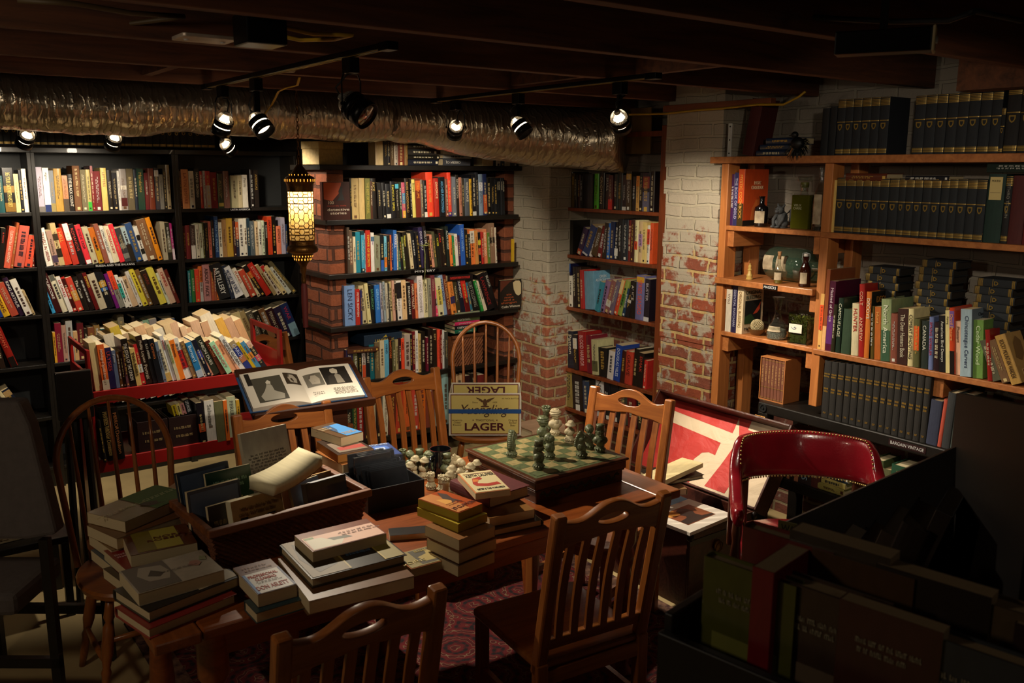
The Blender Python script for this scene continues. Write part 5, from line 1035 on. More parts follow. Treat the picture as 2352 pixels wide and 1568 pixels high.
# ------------------------------------------------------------------ odds and ends under the joists
p = onZ(470, 88, 2.245)
r = empty('ceiling_plate', (p.x, p.y, 2.245), 0, 'pale rectangular metal plate fixed under the joists near the light track', 'plate')
MB().prism([(-.075, -.05), (-.068, -.057), (.068, -.057), (.075, -.05), (.075, .05), (.068, .057), (-.068, .057), (-.075, .05)], -.006, .004).build('plate', mat('stained_steel', 'b8a898', .4, .3, var=.3, scale=12), r, bevel=.002)
for x in (-.05, .05): MB().lathe([(0, -.011), (.006, -.0095), (.008, -.006), (.008, .0)], 10).build('knockout', M_STEEL, r, (x, 0, 0))
p = onZ(597, 70, 2.25)
tag(MB().box(-.055, -.055, -.03, .055, .055, .05).build('junction_box', M_METAL, None, (p.x, p.y, 2.24), bevel=.006), 'dark metal junction box between the joists near the pale plate', 'junction box')
p = onZ(628, 178, 2.225)
tag(MB().lathe([(0, -.004), (.022, -.004), (.026, 0), (.026, .012), (0, .014)], 20).build('wire_nut_cover', mat('dusty_plastic', '8a8272', .6), None, (p.x + .06, p.y, 2.252), smooth=2), 'small round pale ceiling cover beside the light track', 'cover')
M_YEL = mat('yellow_cable', 'b08a1c', .5); M_ORW = wood('raw_pine_lath', '8a4a20', '6a3416', .6, 1)
def cable(pts, r_, m_, label, nm='cable', cat='cable', flat=1.): return tag(MB().tube(pts, r_, 8, flat=flat).build(nm, m_, smooth=True), label, cat)
def Z2(px, py, z): return tuple(onZ(px, py, z))
cable([Z2(688, 178, 2.262), Z2(683, 196, 2.25), Z2(658, 202, 2.24), Z2(640, 210, 2.24), tuple(onY(625, 240, DY - .14)), tuple(onY(608, 262, DY - .145))], .006, M_YEL, 'yellow cable dropping over the foil duct behind the spotlights', flat=.4)
cable([Z2(640, 60, 2.27), Z2(720, 78, 2.262), Z2(810, 80, 2.25), Z2(770, 90, 2.255), Z2(690, 92, 2.27), Z2(650, 84, 2.28)], .006, M_YEL, 'loop of yellow cable under the joist beside the junction box')
cable([tuple(onY(1250, 325, DY - .15)), tuple(onY(1268, 270, DY - .165)), tuple(onY(1266, 240, DY - .16)), tuple(onY(1272, 234, DY - .155)), tuple(onY(1275, 245, DY - .16)), tuple(onY(1268, 272, DY - .172)), tuple(onY(1284, 300, DY - .19))], .006, M_YEL, 'yellow strap looped around the foil duct before its bend', 'strap', 'strap', .4)
q = [onX(x, y, 3.6) for x, y in ((1440, 263), (1530, 261), (1600, 253), (1660, 249), (1740, 240), (1800, 240), (1835, 222), (1850, 210))]
cable([tuple(v) for v in q], .0055, M_YEL, 'yellow cable running along the wall above the plank shelving')
a, b = onX(1523, 246, 3.62), onX(1770, 236, 3.62)
tag(MB().box(3.62, b.y, (a.z + b.z) / 2 - .016, 3.66, a.y, (a.z + b.z) / 2 + .016).build('pine_lath', M_ORW, bevel=.002), 'raw pine lath nailed below the joists above the plank shelving', 'lath')
for k, (pts, lb) in enumerate(([(170, 0), (260, 18), (340, 42), (425, 34)], 'upper grey cable sagging between the joists above the duct'), ([(0, 26), (90, 42), (200, 52), (300, 54), (422, 38)], 'lower grey cable sagging between the joists above the duct')) if False else enumerate((([(0, 26), (90, 42), (200, 52), (300, 54), (422, 38)], 'lower brown cable sagging between the joists above the duct'), ([(40, 0), (170, 8), (300, 30), (425, 38)], 'upper brown cable sagging between the joists above the duct'))):
    cable([Z2(x, y, 2.30) for x, y in pts], .007, mat('brown_cable', '4a3a22', .6), lb)
cable([Z2(1500, 12, 2.33), Z2(1690, 30, 2.31), Z2(2050, 50, 2.30), Z2(2180, 48, 2.28), Z2(2240, 25, 2.29), Z2(2345, 48, 2.31)], .008, M_RUBBER, 'black cable curving under the joists near the camera')
p = deep(2085, 95, 1.95)
r = empty('fixture_box', p, -1.1, 'dark metal fixture box with a pale end plate hung under the near joist', 'fixture')
MB().box(-.15, -.03, -.024, .05, .03, .026).build('box', M_METAL, r, bevel=.003); MB().box(.05, -.032, -.026, .056, .032, .028).build('end_plate', mat('yellowed_plate', '9a8a66', .5), r, bevel=.002)
MB().lathe([(0, 0), (.008, 0), (.008, .004), (0, .005)], 12, basis((0, 1, 0), (0, 0, 1), (1, 0, 0), (.056, 0, 0))).build('knockout', M_STEEL, r)
MB().box(-.06, -.008, .026, -.044, .008, 2.5 - p.z).build('hanger', M_METAL, r)
# ------------------------------------------------------------------ books lying about
M_PIC = {}
def lying(p0, p1, p2, ztop, t, col, label, group='books lying on the dining table', kind='p', page='c8b48c', decal=(), title=None, tcol=None, spine=None, cat='book', size=None, cloth=False, world=False, keep=False, plain=False):
    """p0-p1: spine edge of the upper face, p1-p2: head edge (photo points met at height ztop)"""
    A, B, C = [Vector(p) if world else onZ(*p, ztop) for p in (p0, p1, p2)]
    u = B - A; u.z = 0; h = u.length; u.normalize(); v = C - B; v.z = 0; v -= u * v.dot(u); d = v.length; v.normalize()
    if size: h, d = size
    A.z = ztop - t / 2
    if keep: o, su, sv, L_, D_ = A, u, v, h, d
    else:       # spine along the long edge that lies away from the camera
        ed = [(A, u, v, h, d), (A + v * d, u, -v, h, d)] if h >= d else [(A, v, u, d, h), (A + u * h, v, -u, d, h)]
        o, su, sv, L_, D_ = max(ed, key=lambda e: depth(e[0] + e[1] * e[3] / 2))
    M = basis(sv.cross(su), sv, su, o)
    r = book(M, t, D_, L_, col, kind, 'hardcover_book' if kind == 'h' else 'paperback_book', label, group, spine, tcol, (), spine is None and not plain, cloth, page, len(label) * 7 + int(h * 1e4), cat)
    inv = M.inverted(); zt = t / 2 + .0009
    W = lambda a, b, z=0.: A + u * (h * a) + v * (d * b) + Vector((0, 0, zt + z))
    for n_, dc in enumerate(decal):
        if dc[0] == 'r':
            _, u0, v0, u1, v1, c = dc; ct = W((u0 + u1) / 2, (v0 + v1) / 2, n_ * .00015)
            ob('cover_picture', INKBOX, r, color=c).matrix_local = inv @ basis(u, v, u.cross(v), ct) @ Matrix.Diagonal((h * (u1 - u0), d * (v1 - v0), .0006, 1))
        elif dc[0] == 'g':
            vs = [inv @ W(a, b, .0005 + n_ * .00015) for a, b in dc[1]]
            ob('cover_picture', MB().add(vs, [tuple(range(len(vs)))]).mesh('pic', [INK]), r, color=dc[2])
        else:
            _, txt, cu, cv, su_, sv_, ang, c = dc
            ex, W_, H_ = [(u, h * su_, d * sv_), (v, d * su_, h * sv_), (-u, h * su_, d * sv_), (-v, d * su_, h * sv_)][ang]
            ey = Vector((0, 0, 1)).cross(ex); m = inv @ basis(ex, ey, (0, 0, 1), W(cu, cv, .0012))
            if txt in ('~', '~~'): ob('print', DASH2[0] if txt == '~' else PARA[0], r, color=c).matrix_local = m @ Matrix.Diagonal((W_, H_, .1, 1))
            else: put_text(txt, r, m, W_, H_, c, 'cover_title')
    return r
def pile(zb, items, **k):
    """bottom to top: (p0, p1, p2, thickness, colour, label, extras)"""
    z = zb
    for it in items:
        e = it[6] if len(it) > 6 else {}
        z += it[3] + .0006
        lying(it[0], it[1], it[2], z, it[3], it[4], it[5], **{**k, **e})
    return z
# pile at the shadowed end, green book on top (photo points of each upper face: spine edge, then head)
pile(ZT, [((208, 1262), (258, 1302), (420, 1215), .032, '2a3a4a', 'dark blue book at the bottom of the pile topped by a green book'),
          ((203, 1226), (256, 1264), (412, 1190), .034, '7a5c34', 'thick brown paperback second from the bottom under the green book'),
          ((199, 1206), (268, 1237), (408, 1165), .034, '6a4426', 'brown paperback lying directly under the green topped book'),
          ((199, 1176), (287, 1198), (405, 1124), .034, '5a4a1e', 'green and brown covered book on top of the pile by the hoop chair', dict(decal=[('g', [(.0, .45), (1, .45), (1, 1), (0, 1)], '2e5a1c'), ('t', '~', .5, .8, .6, .12, 1, 'a8b088'), ('t', '~', .5, .22, .7, .12, 1, 'a8a078'), ('g', [(.55, .5), (.7, .62), (.8, .58), (.9, .66), (.8, .45), (.6, .42)], '2a2410')]))])
# red cover and thick yellow covered paperback
pile(ZT, [((236, 1305), (296, 1349), (420, 1282), .03, '3a2a20', 'brown book under the red covered book at the edge of the pile'),
          ((238, 1264), (290, 1309), (352, 1262), .03, '7a1216', 'red covered book half under the thick yellow covered paperback', dict(decal=[('t', '~', .4, .3, .5, .2, 1, 'c8a0a0')])),
          ((280, 1229), (300, 1276), (437, 1219), .036, '5c3216', 'thick paperback with a yellow green cover in front of the basket', dict(decal=[('r', .04, .12, .96, .80, 'a89a38'), ('r', .04, .12, .96, .4, '7a6a20'), ('t', 'NORA\nROBERTS', .5, .66, .7, .2, 1, '5a2412')]))])
# rose covered book pile
pile(ZT, [((345, 1443), (350, 1444), (552, 1375), .028, '3a2a1c', 'brown book at the very bottom of the pile with roses', dict(size=(.17, .25)))] if False else [
          ((262, 1392), (341, 1445), (556, 1370), .028, '8a2a26', 'red covered book at the bottom of the pile below the rose cover', dict(kind='h')),
          ((258, 1352), (341, 1405), (545, 1316), .030, '22201e', 'dark hardback under the large book with roses on its cover', dict(kind='h', decal=[('r', .1, .55, .95, .98, 'b8a888')])),
          ((273, 1312), (318, 1364), (506, 1300), .034, 'a89c88', 'large pale book with faded roses on its cover, nearest the table corner', dict(decal=[('r', .02, .02, .98, .5, '6a6258'), ('g', [(.1, .2), (.4, .12), (.7, .2), (.75, .42), (.5, .48), (.2, .44)], 'a09684'), ('g', [(.3, .3), (.5, .22), (.62, .34), (.5, .42)], '4a4238'), ('g', [(.35, .76), (.5, .70), (.6, .8), (.5, .86), (.38, .84)], 'a87a6a'), ('g', [(.25, .9), (.4, .86), (.45, .94), (.3, .96)], '8a8a64'), ('t', '~', .5, .58, .5, .06, 1, '5a5048')]))])
# guide with white and blue cover
pile(ZT, [((560, 1378), (588, 1408), (700, 1368), .03, '24424a', 'teal book lying under the white and blue covered paperback', dict(kind='h')),
          ((535, 1304), (592, 1366), (674, 1333), .036, '5a2a18', 'small thick paperback with a white and blue cover and red lettering', dict(decal=[('r', .34, .02, .99, .98, 'c8c4bc'), ('r', .34, .02, .99, .09, '2a6aa8'), ('r', .33, .93, .99, .99, '23305e'), ('t', 'PROFESSIONAL\nCLEANING', .52, .48, .74, .2, 1, 'b8442a'), ('t', '~', .68, .5, .7, .08, 1, '6a5a4a'), ('t', 'DON ASLETT', .85, .48, .8, .12, 1, 'b03a22'), ('t', '~', .17, .5, .8, .18, 1, '8a5a3a')]))])
# big dark books with the pink one on top
pile(ZT, [((640, 1312), (706, 1398), (922, 1322), .02, '5a3216', 'thin brown book at the bottom of the pile with the pink paperback', dict(kind='h')),
          ((638, 1282), (710, 1380), (920, 1292), .038, '6a4424', 'big brown edged book third from the top of the pink pile'),
          ((640, 1250), (716, 1330), (920, 1262), .026, '231e16', 'dark large book with gilt pictures under the pink paperback', dict(kind='h', decal=[('r', .02, .02, .98, .4, '6a5428'), ('g', [(.1, .1), (.5, .05), (.9, .12), (.8, .34), (.3, .36)], '3a2c14'), ('r', .02, .40, .98, .42, 'a08a48'), ('r', .02, .78, .98, .98, '8a7a3a'), ('r', .02, .77, .98, .785, 'b0984a'), ('t', '~', .6, .6, .3, .2, 1, '4a6a88')])),
          ((676, 1229), (718, 1267), (875, 1215), .032, '7a3c26', 'pink covered paperback with a map like cover on top of dark books', dict(decal=[('r', .30, .02, .98, .98, 'd8a890'), ('g', [(.42, .05), (.95, .03), (.95, .40), (.7, .5), (.6, .3), (.45, .25)], 'd0c8b0'), ('g', [(.55, .3), (.72, .35), (.75, .6), (.62, .55)], '4a4a34'), ('r', .33, .04, .42, .16, '6a8a4a'), ('t', '~', .5, .75, .6, .22, 1, '6a3a2a')]))])
# two small paperbacks near the front edge
pile(ZT, [((945, 1307), (903, 1274), (1005, 1236), .026, 'a8602c', 'small paperback with a painted brown and green cover at the table edge', dict(decal=[('r', .03, .02, .97, .98, '8a7a3c'), ('r', .08, .25, .92, .97, '3a3216'), ('g', [(.2, .35), (.5, .3), (.6, .5), (.85, .55), (.6, .75), (.35, .8), (.2, .6)], 'a8924a'), ('g', [(.3, .7), (.6, .72), (.75, .9), (.3, .9)], '9aa03c'), ('t', 'ELLEN BOHN', .82, .6, .5, .1, 1, 'c8b468'), ('t', 'DORIS', .3, .14, .5, .14, 1, 'c0ac6a')]))])
# tall pile with the fiery cover
pile(ZT, [((988, 1268), (1052, 1300), (1116, 1258), .034, '3a2416', 'brown paperback at the bottom of the pile with the fiery orange cover'),
          ((980, 1236), (1054, 1270), (1116, 1226), .034, '7a4c26', 'brown paperback fourth from the top under the fiery orange cover'),
          ((976, 1206), (1054, 1240), (1118, 1200), .034, '8a5c30', 'thick tan paperback third from the top under the fiery orange cover'),
          ((958, 1165), (1052, 1204), (1112, 1176), .026, 'b09a28', 'yellow edged paperback directly under the fiery orange covered one', dict(page='b8a030')),
          ((960, 1145), (1053, 1178), (1112, 1157), .026, 'b8501c', 'orange fantasy paperback with a flying beast on top of the tall pile', dict(page='b8a030', decal=[('g', [(.02, .02), (.98, .02), (.98, .5), (.5, .6), (.02, .5)], 'c87a28'), ('g', [(.3, .25), (.7, .2), (.6, .5), (.4, .55)], 'e0a040'), ('g', [(.05, .7), (.35, .45), (.5, .55), (.62, .4), (.55, .62), (.75, .75), (.45, .68), (.25, .8)], '3a1c10'), ('t', 'JO CLAYTON', .84, .5, .86, .14, 1, '5a2012'), ('t', '~', .62, .45, .6, .12, 1, '8a2a14')]))])
# red hardback with the bright paperback on it
pile(ZT, [((1130, 1218), (1046, 1155), (1200, 1160), .022, '3c2c18', 'dark thin book at the bottom of the pile under the cream paperback', dict(kind='h')),
          ((1124, 1190), (1044, 1130), (1200, 1150), .03, '8a6032', 'tan paged book under the wine red hardback'),
          ((1123, 1142), (1041, 1106), (1195, 1100), .040, '5c1a1c', 'thick wine red hardback under the bright cream paperback', dict(kind='h', cloth=True, size=(.215, .18), keep=True, plain=True)),
          ((1092, 1133), (1051, 1088), (1121, 1073), .022, 'd88a5a', 'bright cream paperback with a red creature on the wine red hardback', dict(decal=[('r', .02, .04, .99, .98, 'd8c898'), ('r', .88, .10, .91, .95, '5a1a14'), ('t', 'KEITH LAUMER', .79, .55, .84, .12, 1, '1a1612'), ('g', [(.3, .2), (.42, .15), (.66, .25), (.72, .5), (.6, .52), (.56, .34), (.42, .3), (.36, .55), (.40, .85), (.28, .9), (.24, .5)], 'b0382a'), ('g', [(.5, .2), (.62, .25), (.6, .4), (.5, .36)], 'd88040'), ('t', 'RETIEF & THE WARLORDS', .13, .52, .78, .07, 1, '1a1612')]))])
# pile at the far side with the blue sky cover
pile(ZT, [((722, 1085), (786, 1120), (862, 1092), .034, '5a3a1e', 'brown paperback at the bottom of the pile with a blue sky cover'),
          ((722, 1062), (786, 1095), (860, 1066), .036, '6a3c1e', 'thick brown paperback second from the bottom below the blue sky cover'),
          ((724, 1037), (786, 1068), (846, 1040), .034, '8a5426', 'thick orange edged paperback third from the bottom below the sky cover'),
          ((727, 1013), (776, 1045), (846, 1022), .030, '2a1a14', 'dark covered paperback just below the one with a blue sky cover', dict(page='b87a34', decal=[('r', .3, .1, .9, .9, '6a5a4a'), ('r', .6, .2, .8, .9, '8a2a22')])),
          ((714, 982), (783, 1005), (846, 995), .034, '4a3218', 'thick paperback with a blue sky picture on top of the far pile', dict(decal=[('r', .15, .3, .98, .97, '2f72ac'), ('g', [(.15, .3), (.7, .3), (.5, .5), (.15, .6)], '1c3a5a'), ('t', '~', .3, .2, .5, .2, 1, 'b8a888'), ('t', '~', .8, .6, .6, .16, 1, 'c89a50')]))])
pile(ZT, [((366, 1132), (463, 1138), (480, 1110), .036, '9a7038', 'tan paperback with a small blue picture lying behind the basket', dict(decal=[('r', .25, .4, .75, .85, '2a4a6a')]))])
# dark flat books between the black basket and the front pile
pile(ZT, [((892, 1213), (895, 1228), (985, 1214), .018, '1c1a1a', 'thin dark book lying before the black basket of discs', dict(size=(.06, .16))),
          ])
# ------------------------------------------------------------------ wicker basket with books
zr = .875
c0, c1, c2, c3 = onZ(484, 1226, zr), onZ(846, 1131, zr), onZ(780, 1082, zr), onZ(406, 1122, zr)
fx = (c1 - c0); fx.z = 0; bw = fx.length; fx.normalize(); fy = Vector((-fx.y, fx.x, 0)); bd = .30
M_WICK = mat('woven_wicker', '7a4420', .6, var=.45, scale=60, stretch=(1, 1, 3), bump=.6, bscale=140); M_RIMW = wood('basket_rim_wood', '8a4e26', '5a3014', .5, 0, 6, .1)
r = empty('wicker_basket', (c0.x, c0.y, ZT), math.atan2(fx.y, fx.x), 'brown wicker basket full of upright paperbacks on the table', 'basket')
hb_ = zr - ZT; ins = .03
def wall(a, b, ax, ay):
    """woven wall from corner a to corner b, leaning out towards the top"""
    mb = MB(); n = 24; m = 16; L_ = (Vector(b) - Vector(a)); nrm = Vector((L_.y, -L_.x, 0)).normalized()
    vs, fs = [], []
    for j in range(m + 1):
        t = j / m
        for i in range(n * 2 + 1):
            s = i / (n * 2); k = ins * (1 - t)
            p = Vector(a) + L_ * s; cxy = Vector((bw / 2, bd / 2, 0)); p = p + (cxy - p) * (k / (max(bw, bd) / 2)) * 1.0
            p += nrm * (.004 * (1 if (i + j) % 2 else -1)); p.z = .004 + (hb_ - .008) * t; vs.append(p)
    w_ = n * 2 + 1
    for j in range(m):
        for i in range(n * 2): fs.append((j * w_ + i, j * w_ + i + 1, (j + 1) * w_ + i + 1, (j + 1) * w_ + i))
    o = MB().add(vs, fs).build('woven_wall', M_WICK, r); s_ = o.modifiers.new('s', 'SOLIDIFY'); s_.thickness = .005
C4 = [(0, 0, 0), (bw, 0, 0), (bw, bd, 0), (0, bd, 0)]
for i in range(4): wall(C4[i], C4[(i + 1) % 4], 0, 0)
MB().box(ins * .6, ins * .6, .001, bw - ins * .6, bd - ins * .6, .008).build('bottom', M_WICK, r)
for x0, y0, x1, y1 in ((-.01, -.01, bw + .01, .012), (-.01, bd - .012, bw + .01, bd + .01), (-.01, .012, .012, bd - .012), (bw - .012, .012, bw + .01, bd - .012)): MB().box(x0, y0, hb_ - .012, x1, y1, hb_ + .012).build('rim', M_RIMW, r, bevel=.004)
for k, (a, b) in enumerate((((.1, -.012), (.1, -.012)),)): pass
BM = r.matrix_basis.copy() if False else (Matrix.Translation((c0.x, c0.y, ZT)) @ Matrix.Rotation(math.atan2(fx.y, fx.x), 4, 'Z'))
def upright(x, y, z, rz, lean, t, d, h, col, label, kind='p', decal=None, page='cbb78e', pitch=0.):
    """book on its tail in the basket, cover towards the camera; lean tips it back"""
    M = BM @ Matrix.Translation((x, y, z)) @ Matrix.Rotation(rz, 4, 'Z') @ Matrix.Rotation(-lean, 4, 'X') @ Matrix.Rotation(pitch, 4, 'Y') @ basis((0, 1, 0), (-1, 0, 0), (0, 0, 1), (d / 2, 0, 0))
    q = book(M, t, d, h, col, kind, 'hardcover_book' if kind == 'h' else 'paperback_book', label, 'books standing in the wicker basket', None, None, (), False, False, page, int(d * 1e5))
    for dc in decal or ():
        if dc[0] == 'r': ob('cover_picture', INKBOX, q, (-t / 2 - .0006, d * (1 - (dc[1] + dc[3]) / 2) if False else d * (dc[1] + dc[3]) / 2, h * (dc[2] + dc[4]) / 2), scale=(.0006, d * (dc[3] - dc[1]), h * (dc[4] - dc[2])), color=dc[5])
        else:
            _, txt, cu, cv, su, sv, c = dc
            m = basis((0, -1, 0), (0, 0, 1), (-1, 0, 0), (-t / 2 - .0012, d * (1 - cu), h * cv))
            if txt == '~~' or txt == '~': ob('print', PARA[1] if txt == '~~' else DASH2[1], q, color=c).matrix_local = m @ Matrix.Diagonal((d * su, h * sv, .1, 1))
            else: put_text(txt, q, m, d * su, h * sv, c, 'cover_title')
    return q
upright(.10, .245, .01, .12, .22, .02, .175, .23, '2c3a4c', 'large blue grey book leaning at the hoop chair end of the basket', 'h', [('r', .1, .55, .95, .95, '4a5a72'), ('r', .2, .25, .75, .5, '8a8a34')], 'b8a078')
upright(.165, .225, .01, .05, .20, .014, .15, .215, '123c26', 'dark green paperback standing in the basket before the grey backed book', 'p', [('t', '~', .5, .8, .8, .16, '8ab090'), ('t', '~', .5, .55, .5, .08, 'b0a860')])
upright(.33, .28, .01, .1, .24, .02, .17, .30, 'a09c94', 'tall grey backed book full of small print standing in the basket', 'p', [('t', 'Maid Desires', .5, .88, .4, .05, '2a2624'), ('t', '~~', .5, .42, .84, .68, '4a4642')], 'c8bca0')
upright(.085, .16, .01, .1, .12, .016, .17, .2, '3c4250', 'pale blue grey book standing behind the narrow black book in the basket', 'p', [('r', .05, .5, .95, .95, '5a6478')])
upright(.09, .105, .01, .1, .16, .014, .10, .16, '2a241c', 'narrow black book with brown letters standing in the basket', 'p', [('t', '~', .5, .6, .8, .3, '8a7040')])
upright(.185, .085, .012, .1, .20, .034, .17, .165, 'b08850', 'thick tan paperback with two dark arches on its cover, in the basket', 'p', [('r', .18, .30, .34, .62, '2a2018'), ('r', .72, .34, .86, .66, '2a2018'), ('r', .02, .0, .98, .24, '5a4a3a'), ('t', '~', .5, .78, .8, .2, '6a4a24')], 'd8cca8')
upright(.43, .10, .012, .08, .22, .03, .15, .155, '3e4c58', 'thick slate blue paperback standing at the disc end of the basket', 'p', [('t', '~', .5, .5, .7, .2, '8a98a0')], 'b4b4b8')
upright(.385, .13, .012, .25, .30, .012, .12, .155, 'a8a8b0', 'thin pale grey book leaning against the slate blue paperback', 'p')
upright(.42, .17, .012, .08, .25, .02, .15, .15, '8a5a30', 'brown paperback with tan edges at the disc end of the basket', 'p', page='b8945c')
upright(.40, .205, .012, .1, .25, .018, .16, .16, '7a4a2a', 'reddish brown paperback behind the slate blue one in the basket', 'p', page='c0a070')
# the paperback lying open face down over the others
def flopped():
    o = onZ(650, 1105, .93); r2 = empty('paperback_book', o, .32, 'cream paged paperback bent open over the books in the basket', 'book', 'books standing in the wicker basket')
    n = 12; vs, fs = [], []
    for i in range(n + 1):
        s = i / n; x = -.085 + .2 * s; z = .035 * s * s * 1.2 - .01; T_ = .030
        vs += [(x, -.055, z), (x, -.055, z + T_), (x, .055, z + T_ + .01), (x, .055, z)]
    for i in range(n): fs += [tuple((i * 4 + a, (i + 1) * 4 + a, (i + 1) * 4 + (a + 1) % 4, i * 4 + (a + 1) % 4)) for a in range(4)]
    fs += [(0, 1, 2, 3), (n * 4 + 3, n * 4 + 2, n * 4 + 1, n * 4)]
    ob('page_block', MB().add(vs, fs).mesh('bent_pages', [PAGES], True), r2, color='e0d4ac')
    vs, fs = [], []
    for i in range(n + 1):
        s = i / n; x = -.087 + .203 * s; z = .035 * s * s * 1.2 - .0105; vs += [(x, -.056, z - .0015), (x, .056, z - .0015), (x, .056, z), (x, -.056, z)]
    for i in range(n): fs += [tuple((i * 4 + a, (i + 1) * 4 + a, (i + 1) * 4 + (a + 1) % 4, i * 4 + (a + 1) % 4)) for a in range(4)]
    ob('cover', MB().add(vs, fs).mesh('bent_cover', [JACKET]), r2, color='8a6a4a')
flopped()
# ------------------------------------------------------------------ chess box
bx0, by0 = onZ(1235, 1160, ZT).x, onZ(1235, 1160, ZT).y
bs, bsd = .432, .43; zc = .835
r = empty('chess_box', (bx0 + bs / 2 - .01, by0 + bsd / 2, ZT), 0, 'two part wooden chess box with a green and cream board on the table', 'chess board')
M_CW = wood('chess_box_wood', '5a3018', '331a0c', .35, 0, 6, .4); M_CARVE = mat('carved_green_side', '2c3a2c', .5, var=.4, scale=40, bump=1.0, bscale=70)
h2 = bs / 2; hd = bsd / 2; Hb = zc - ZT
MB().box(-h2 + .01, -hd + .01, .0, h2 - .01, hd - .01, .045).build('drawer_box', M_CW, r, bevel=.003)
MB().prism([(-h2 + .002, -hd + .004), (h2 - .004, -hd + .004), (h2 - .004, hd - .004), (-h2 + .002, hd - .004)], .045, .052).build('moulding', M_CW, r, bevel=.003)
MB().box(-h2, -hd, .052, h2, hd, Hb - .012).build('lid', M_CW, r, bevel=.004)
MB().box(-h2 - .008, -hd - .008, Hb - .012, h2 + .008, hd + .008, Hb - .001).build('board_frame', M_CW, r, bevel=.005)
mb = MB(); rr = random.Random(5)
for i in range(60):
    x = -h2 + .03 + (bs - .06) * i / 59; z = .028 + .008 * math.sin(i * .9); mb.ball((x, -hd + .011, z), (.006, .003, .005 + .003 * rr.random()), 7, 5)
mb.build('carved_frieze', M_CARVE, r, smooth=True)
MB().box(-h2 + .009, -.05, .012, -h2 + .0105, .05, .04).build('drawer_front', M_CW, r); MB().tube([(-h2 + .004, -.015, .026), (-h2 - .004, -.008, .026), (-h2 - .004, .008, .026), (-h2 + .004, .015, .026)], .0022, 6).build('drawer_pull', M_BRASS, r)
sq = MB(); N8 = 8; s_ = (bs - .05) / 8; sd_ = (bsd - .05) / 8
M_SG = mat('board_green_stone', '5a6440', .55, var=.35, scale=90, bump=.3); M_SC = mat('board_cream_stone', '9a8a5c', .55, var=.3, scale=90, bump=.3)
MB().box(-h2 + .012, -hd + .012, Hb - .0012, h2 - .012, hd - .012, Hb - .0006).build('board_border', M_SG, r)
for c, mm, nm in ((0, M_SG, 'green_squares_pattern'), (1, M_SC, 'cream_squares_pattern')):
    sq = MB()
    for i in range(8):
        for j in range(8):
            if (i + j) % 2 == c: x, y = -h2 + .025 + i * s_, -hd + .025 + j * sd_; sq.box(x + .0006, y + .0006, Hb - .001, x + s_ - .0006, y + sd_ - .0006, Hb + .0006)
    sq.build(nm, mm, r)
# ------------------------------------------------------------------ carved stone pieces: busts on ringed pedestals
M_GST = mat('green_soapstone', '6a7052', .34, var=.45, scale=70, bump=.35, bscale=120); M_CST = mat('cream_stone', 'b8aa88', .5, var=.25, scale=60, bump=.25, bscale=120)
def ped(mb, R=.0175, h=.03):
    mb.lathe([(R, 0), (R * 1.03, .004), (R * .86, .007), (R * 1.0, .012), (R * .98, .016), (R * .78, .019), (R * .84, .023), (R * .62, .027), (R * .5, h)], 18)
    for k in range(12):
        a = 2 * PI * k / 12; mb.ball((R * .97 * math.cos(a), R * .97 * math.sin(a), .011), .0042, 6, 5)
def bust(mb, z, k=1.0, shoulders=True):
    if shoulders:
        mb.ball((0, 0, z + .014 * k), (.0185 * k, .0115 * k, .016 * k), 14, 9); mb.ball((0, -.004, z + .010 * k), (.012 * k, .010 * k, .015 * k), 12, 8)
    mb.lathe([(.0075 * k, z + .022 * k), (.0065 * k, z + .034 * k)], 10)
    mb.ball((0, -.001, z + .042 * k), (.0105 * k, .0115 * k, .0135 * k), 14, 10)
    mb.add([(-.002 * k, -.0115 * k, z + .045 * k), (.002 * k, -.0115 * k, z + .045 * k), (0, -.0155 * k, z + .0395 * k), (-.0025 * k, -.0108 * k, z + .038 * k), (.0025 * k, -.0108 * k, z + .038 * k)], [(0, 3, 2), (0, 2, 1), (1, 2, 4), (2, 3, 4)])
    for s in (-1, 1): mb.ball((s * .0042 * k, -.0105 * k, z + .0445 * k), .0018 * k, 6, 5); mb.ball((s * .0108 * k, 0, z + .042 * k), (.002 * k, .003 * k, .004 * k), 6, 5)
    mb.ball((0, -.0112 * k, z + .0345 * k), (.0035 * k, .0016 * k, .0013 * k), 8, 5)
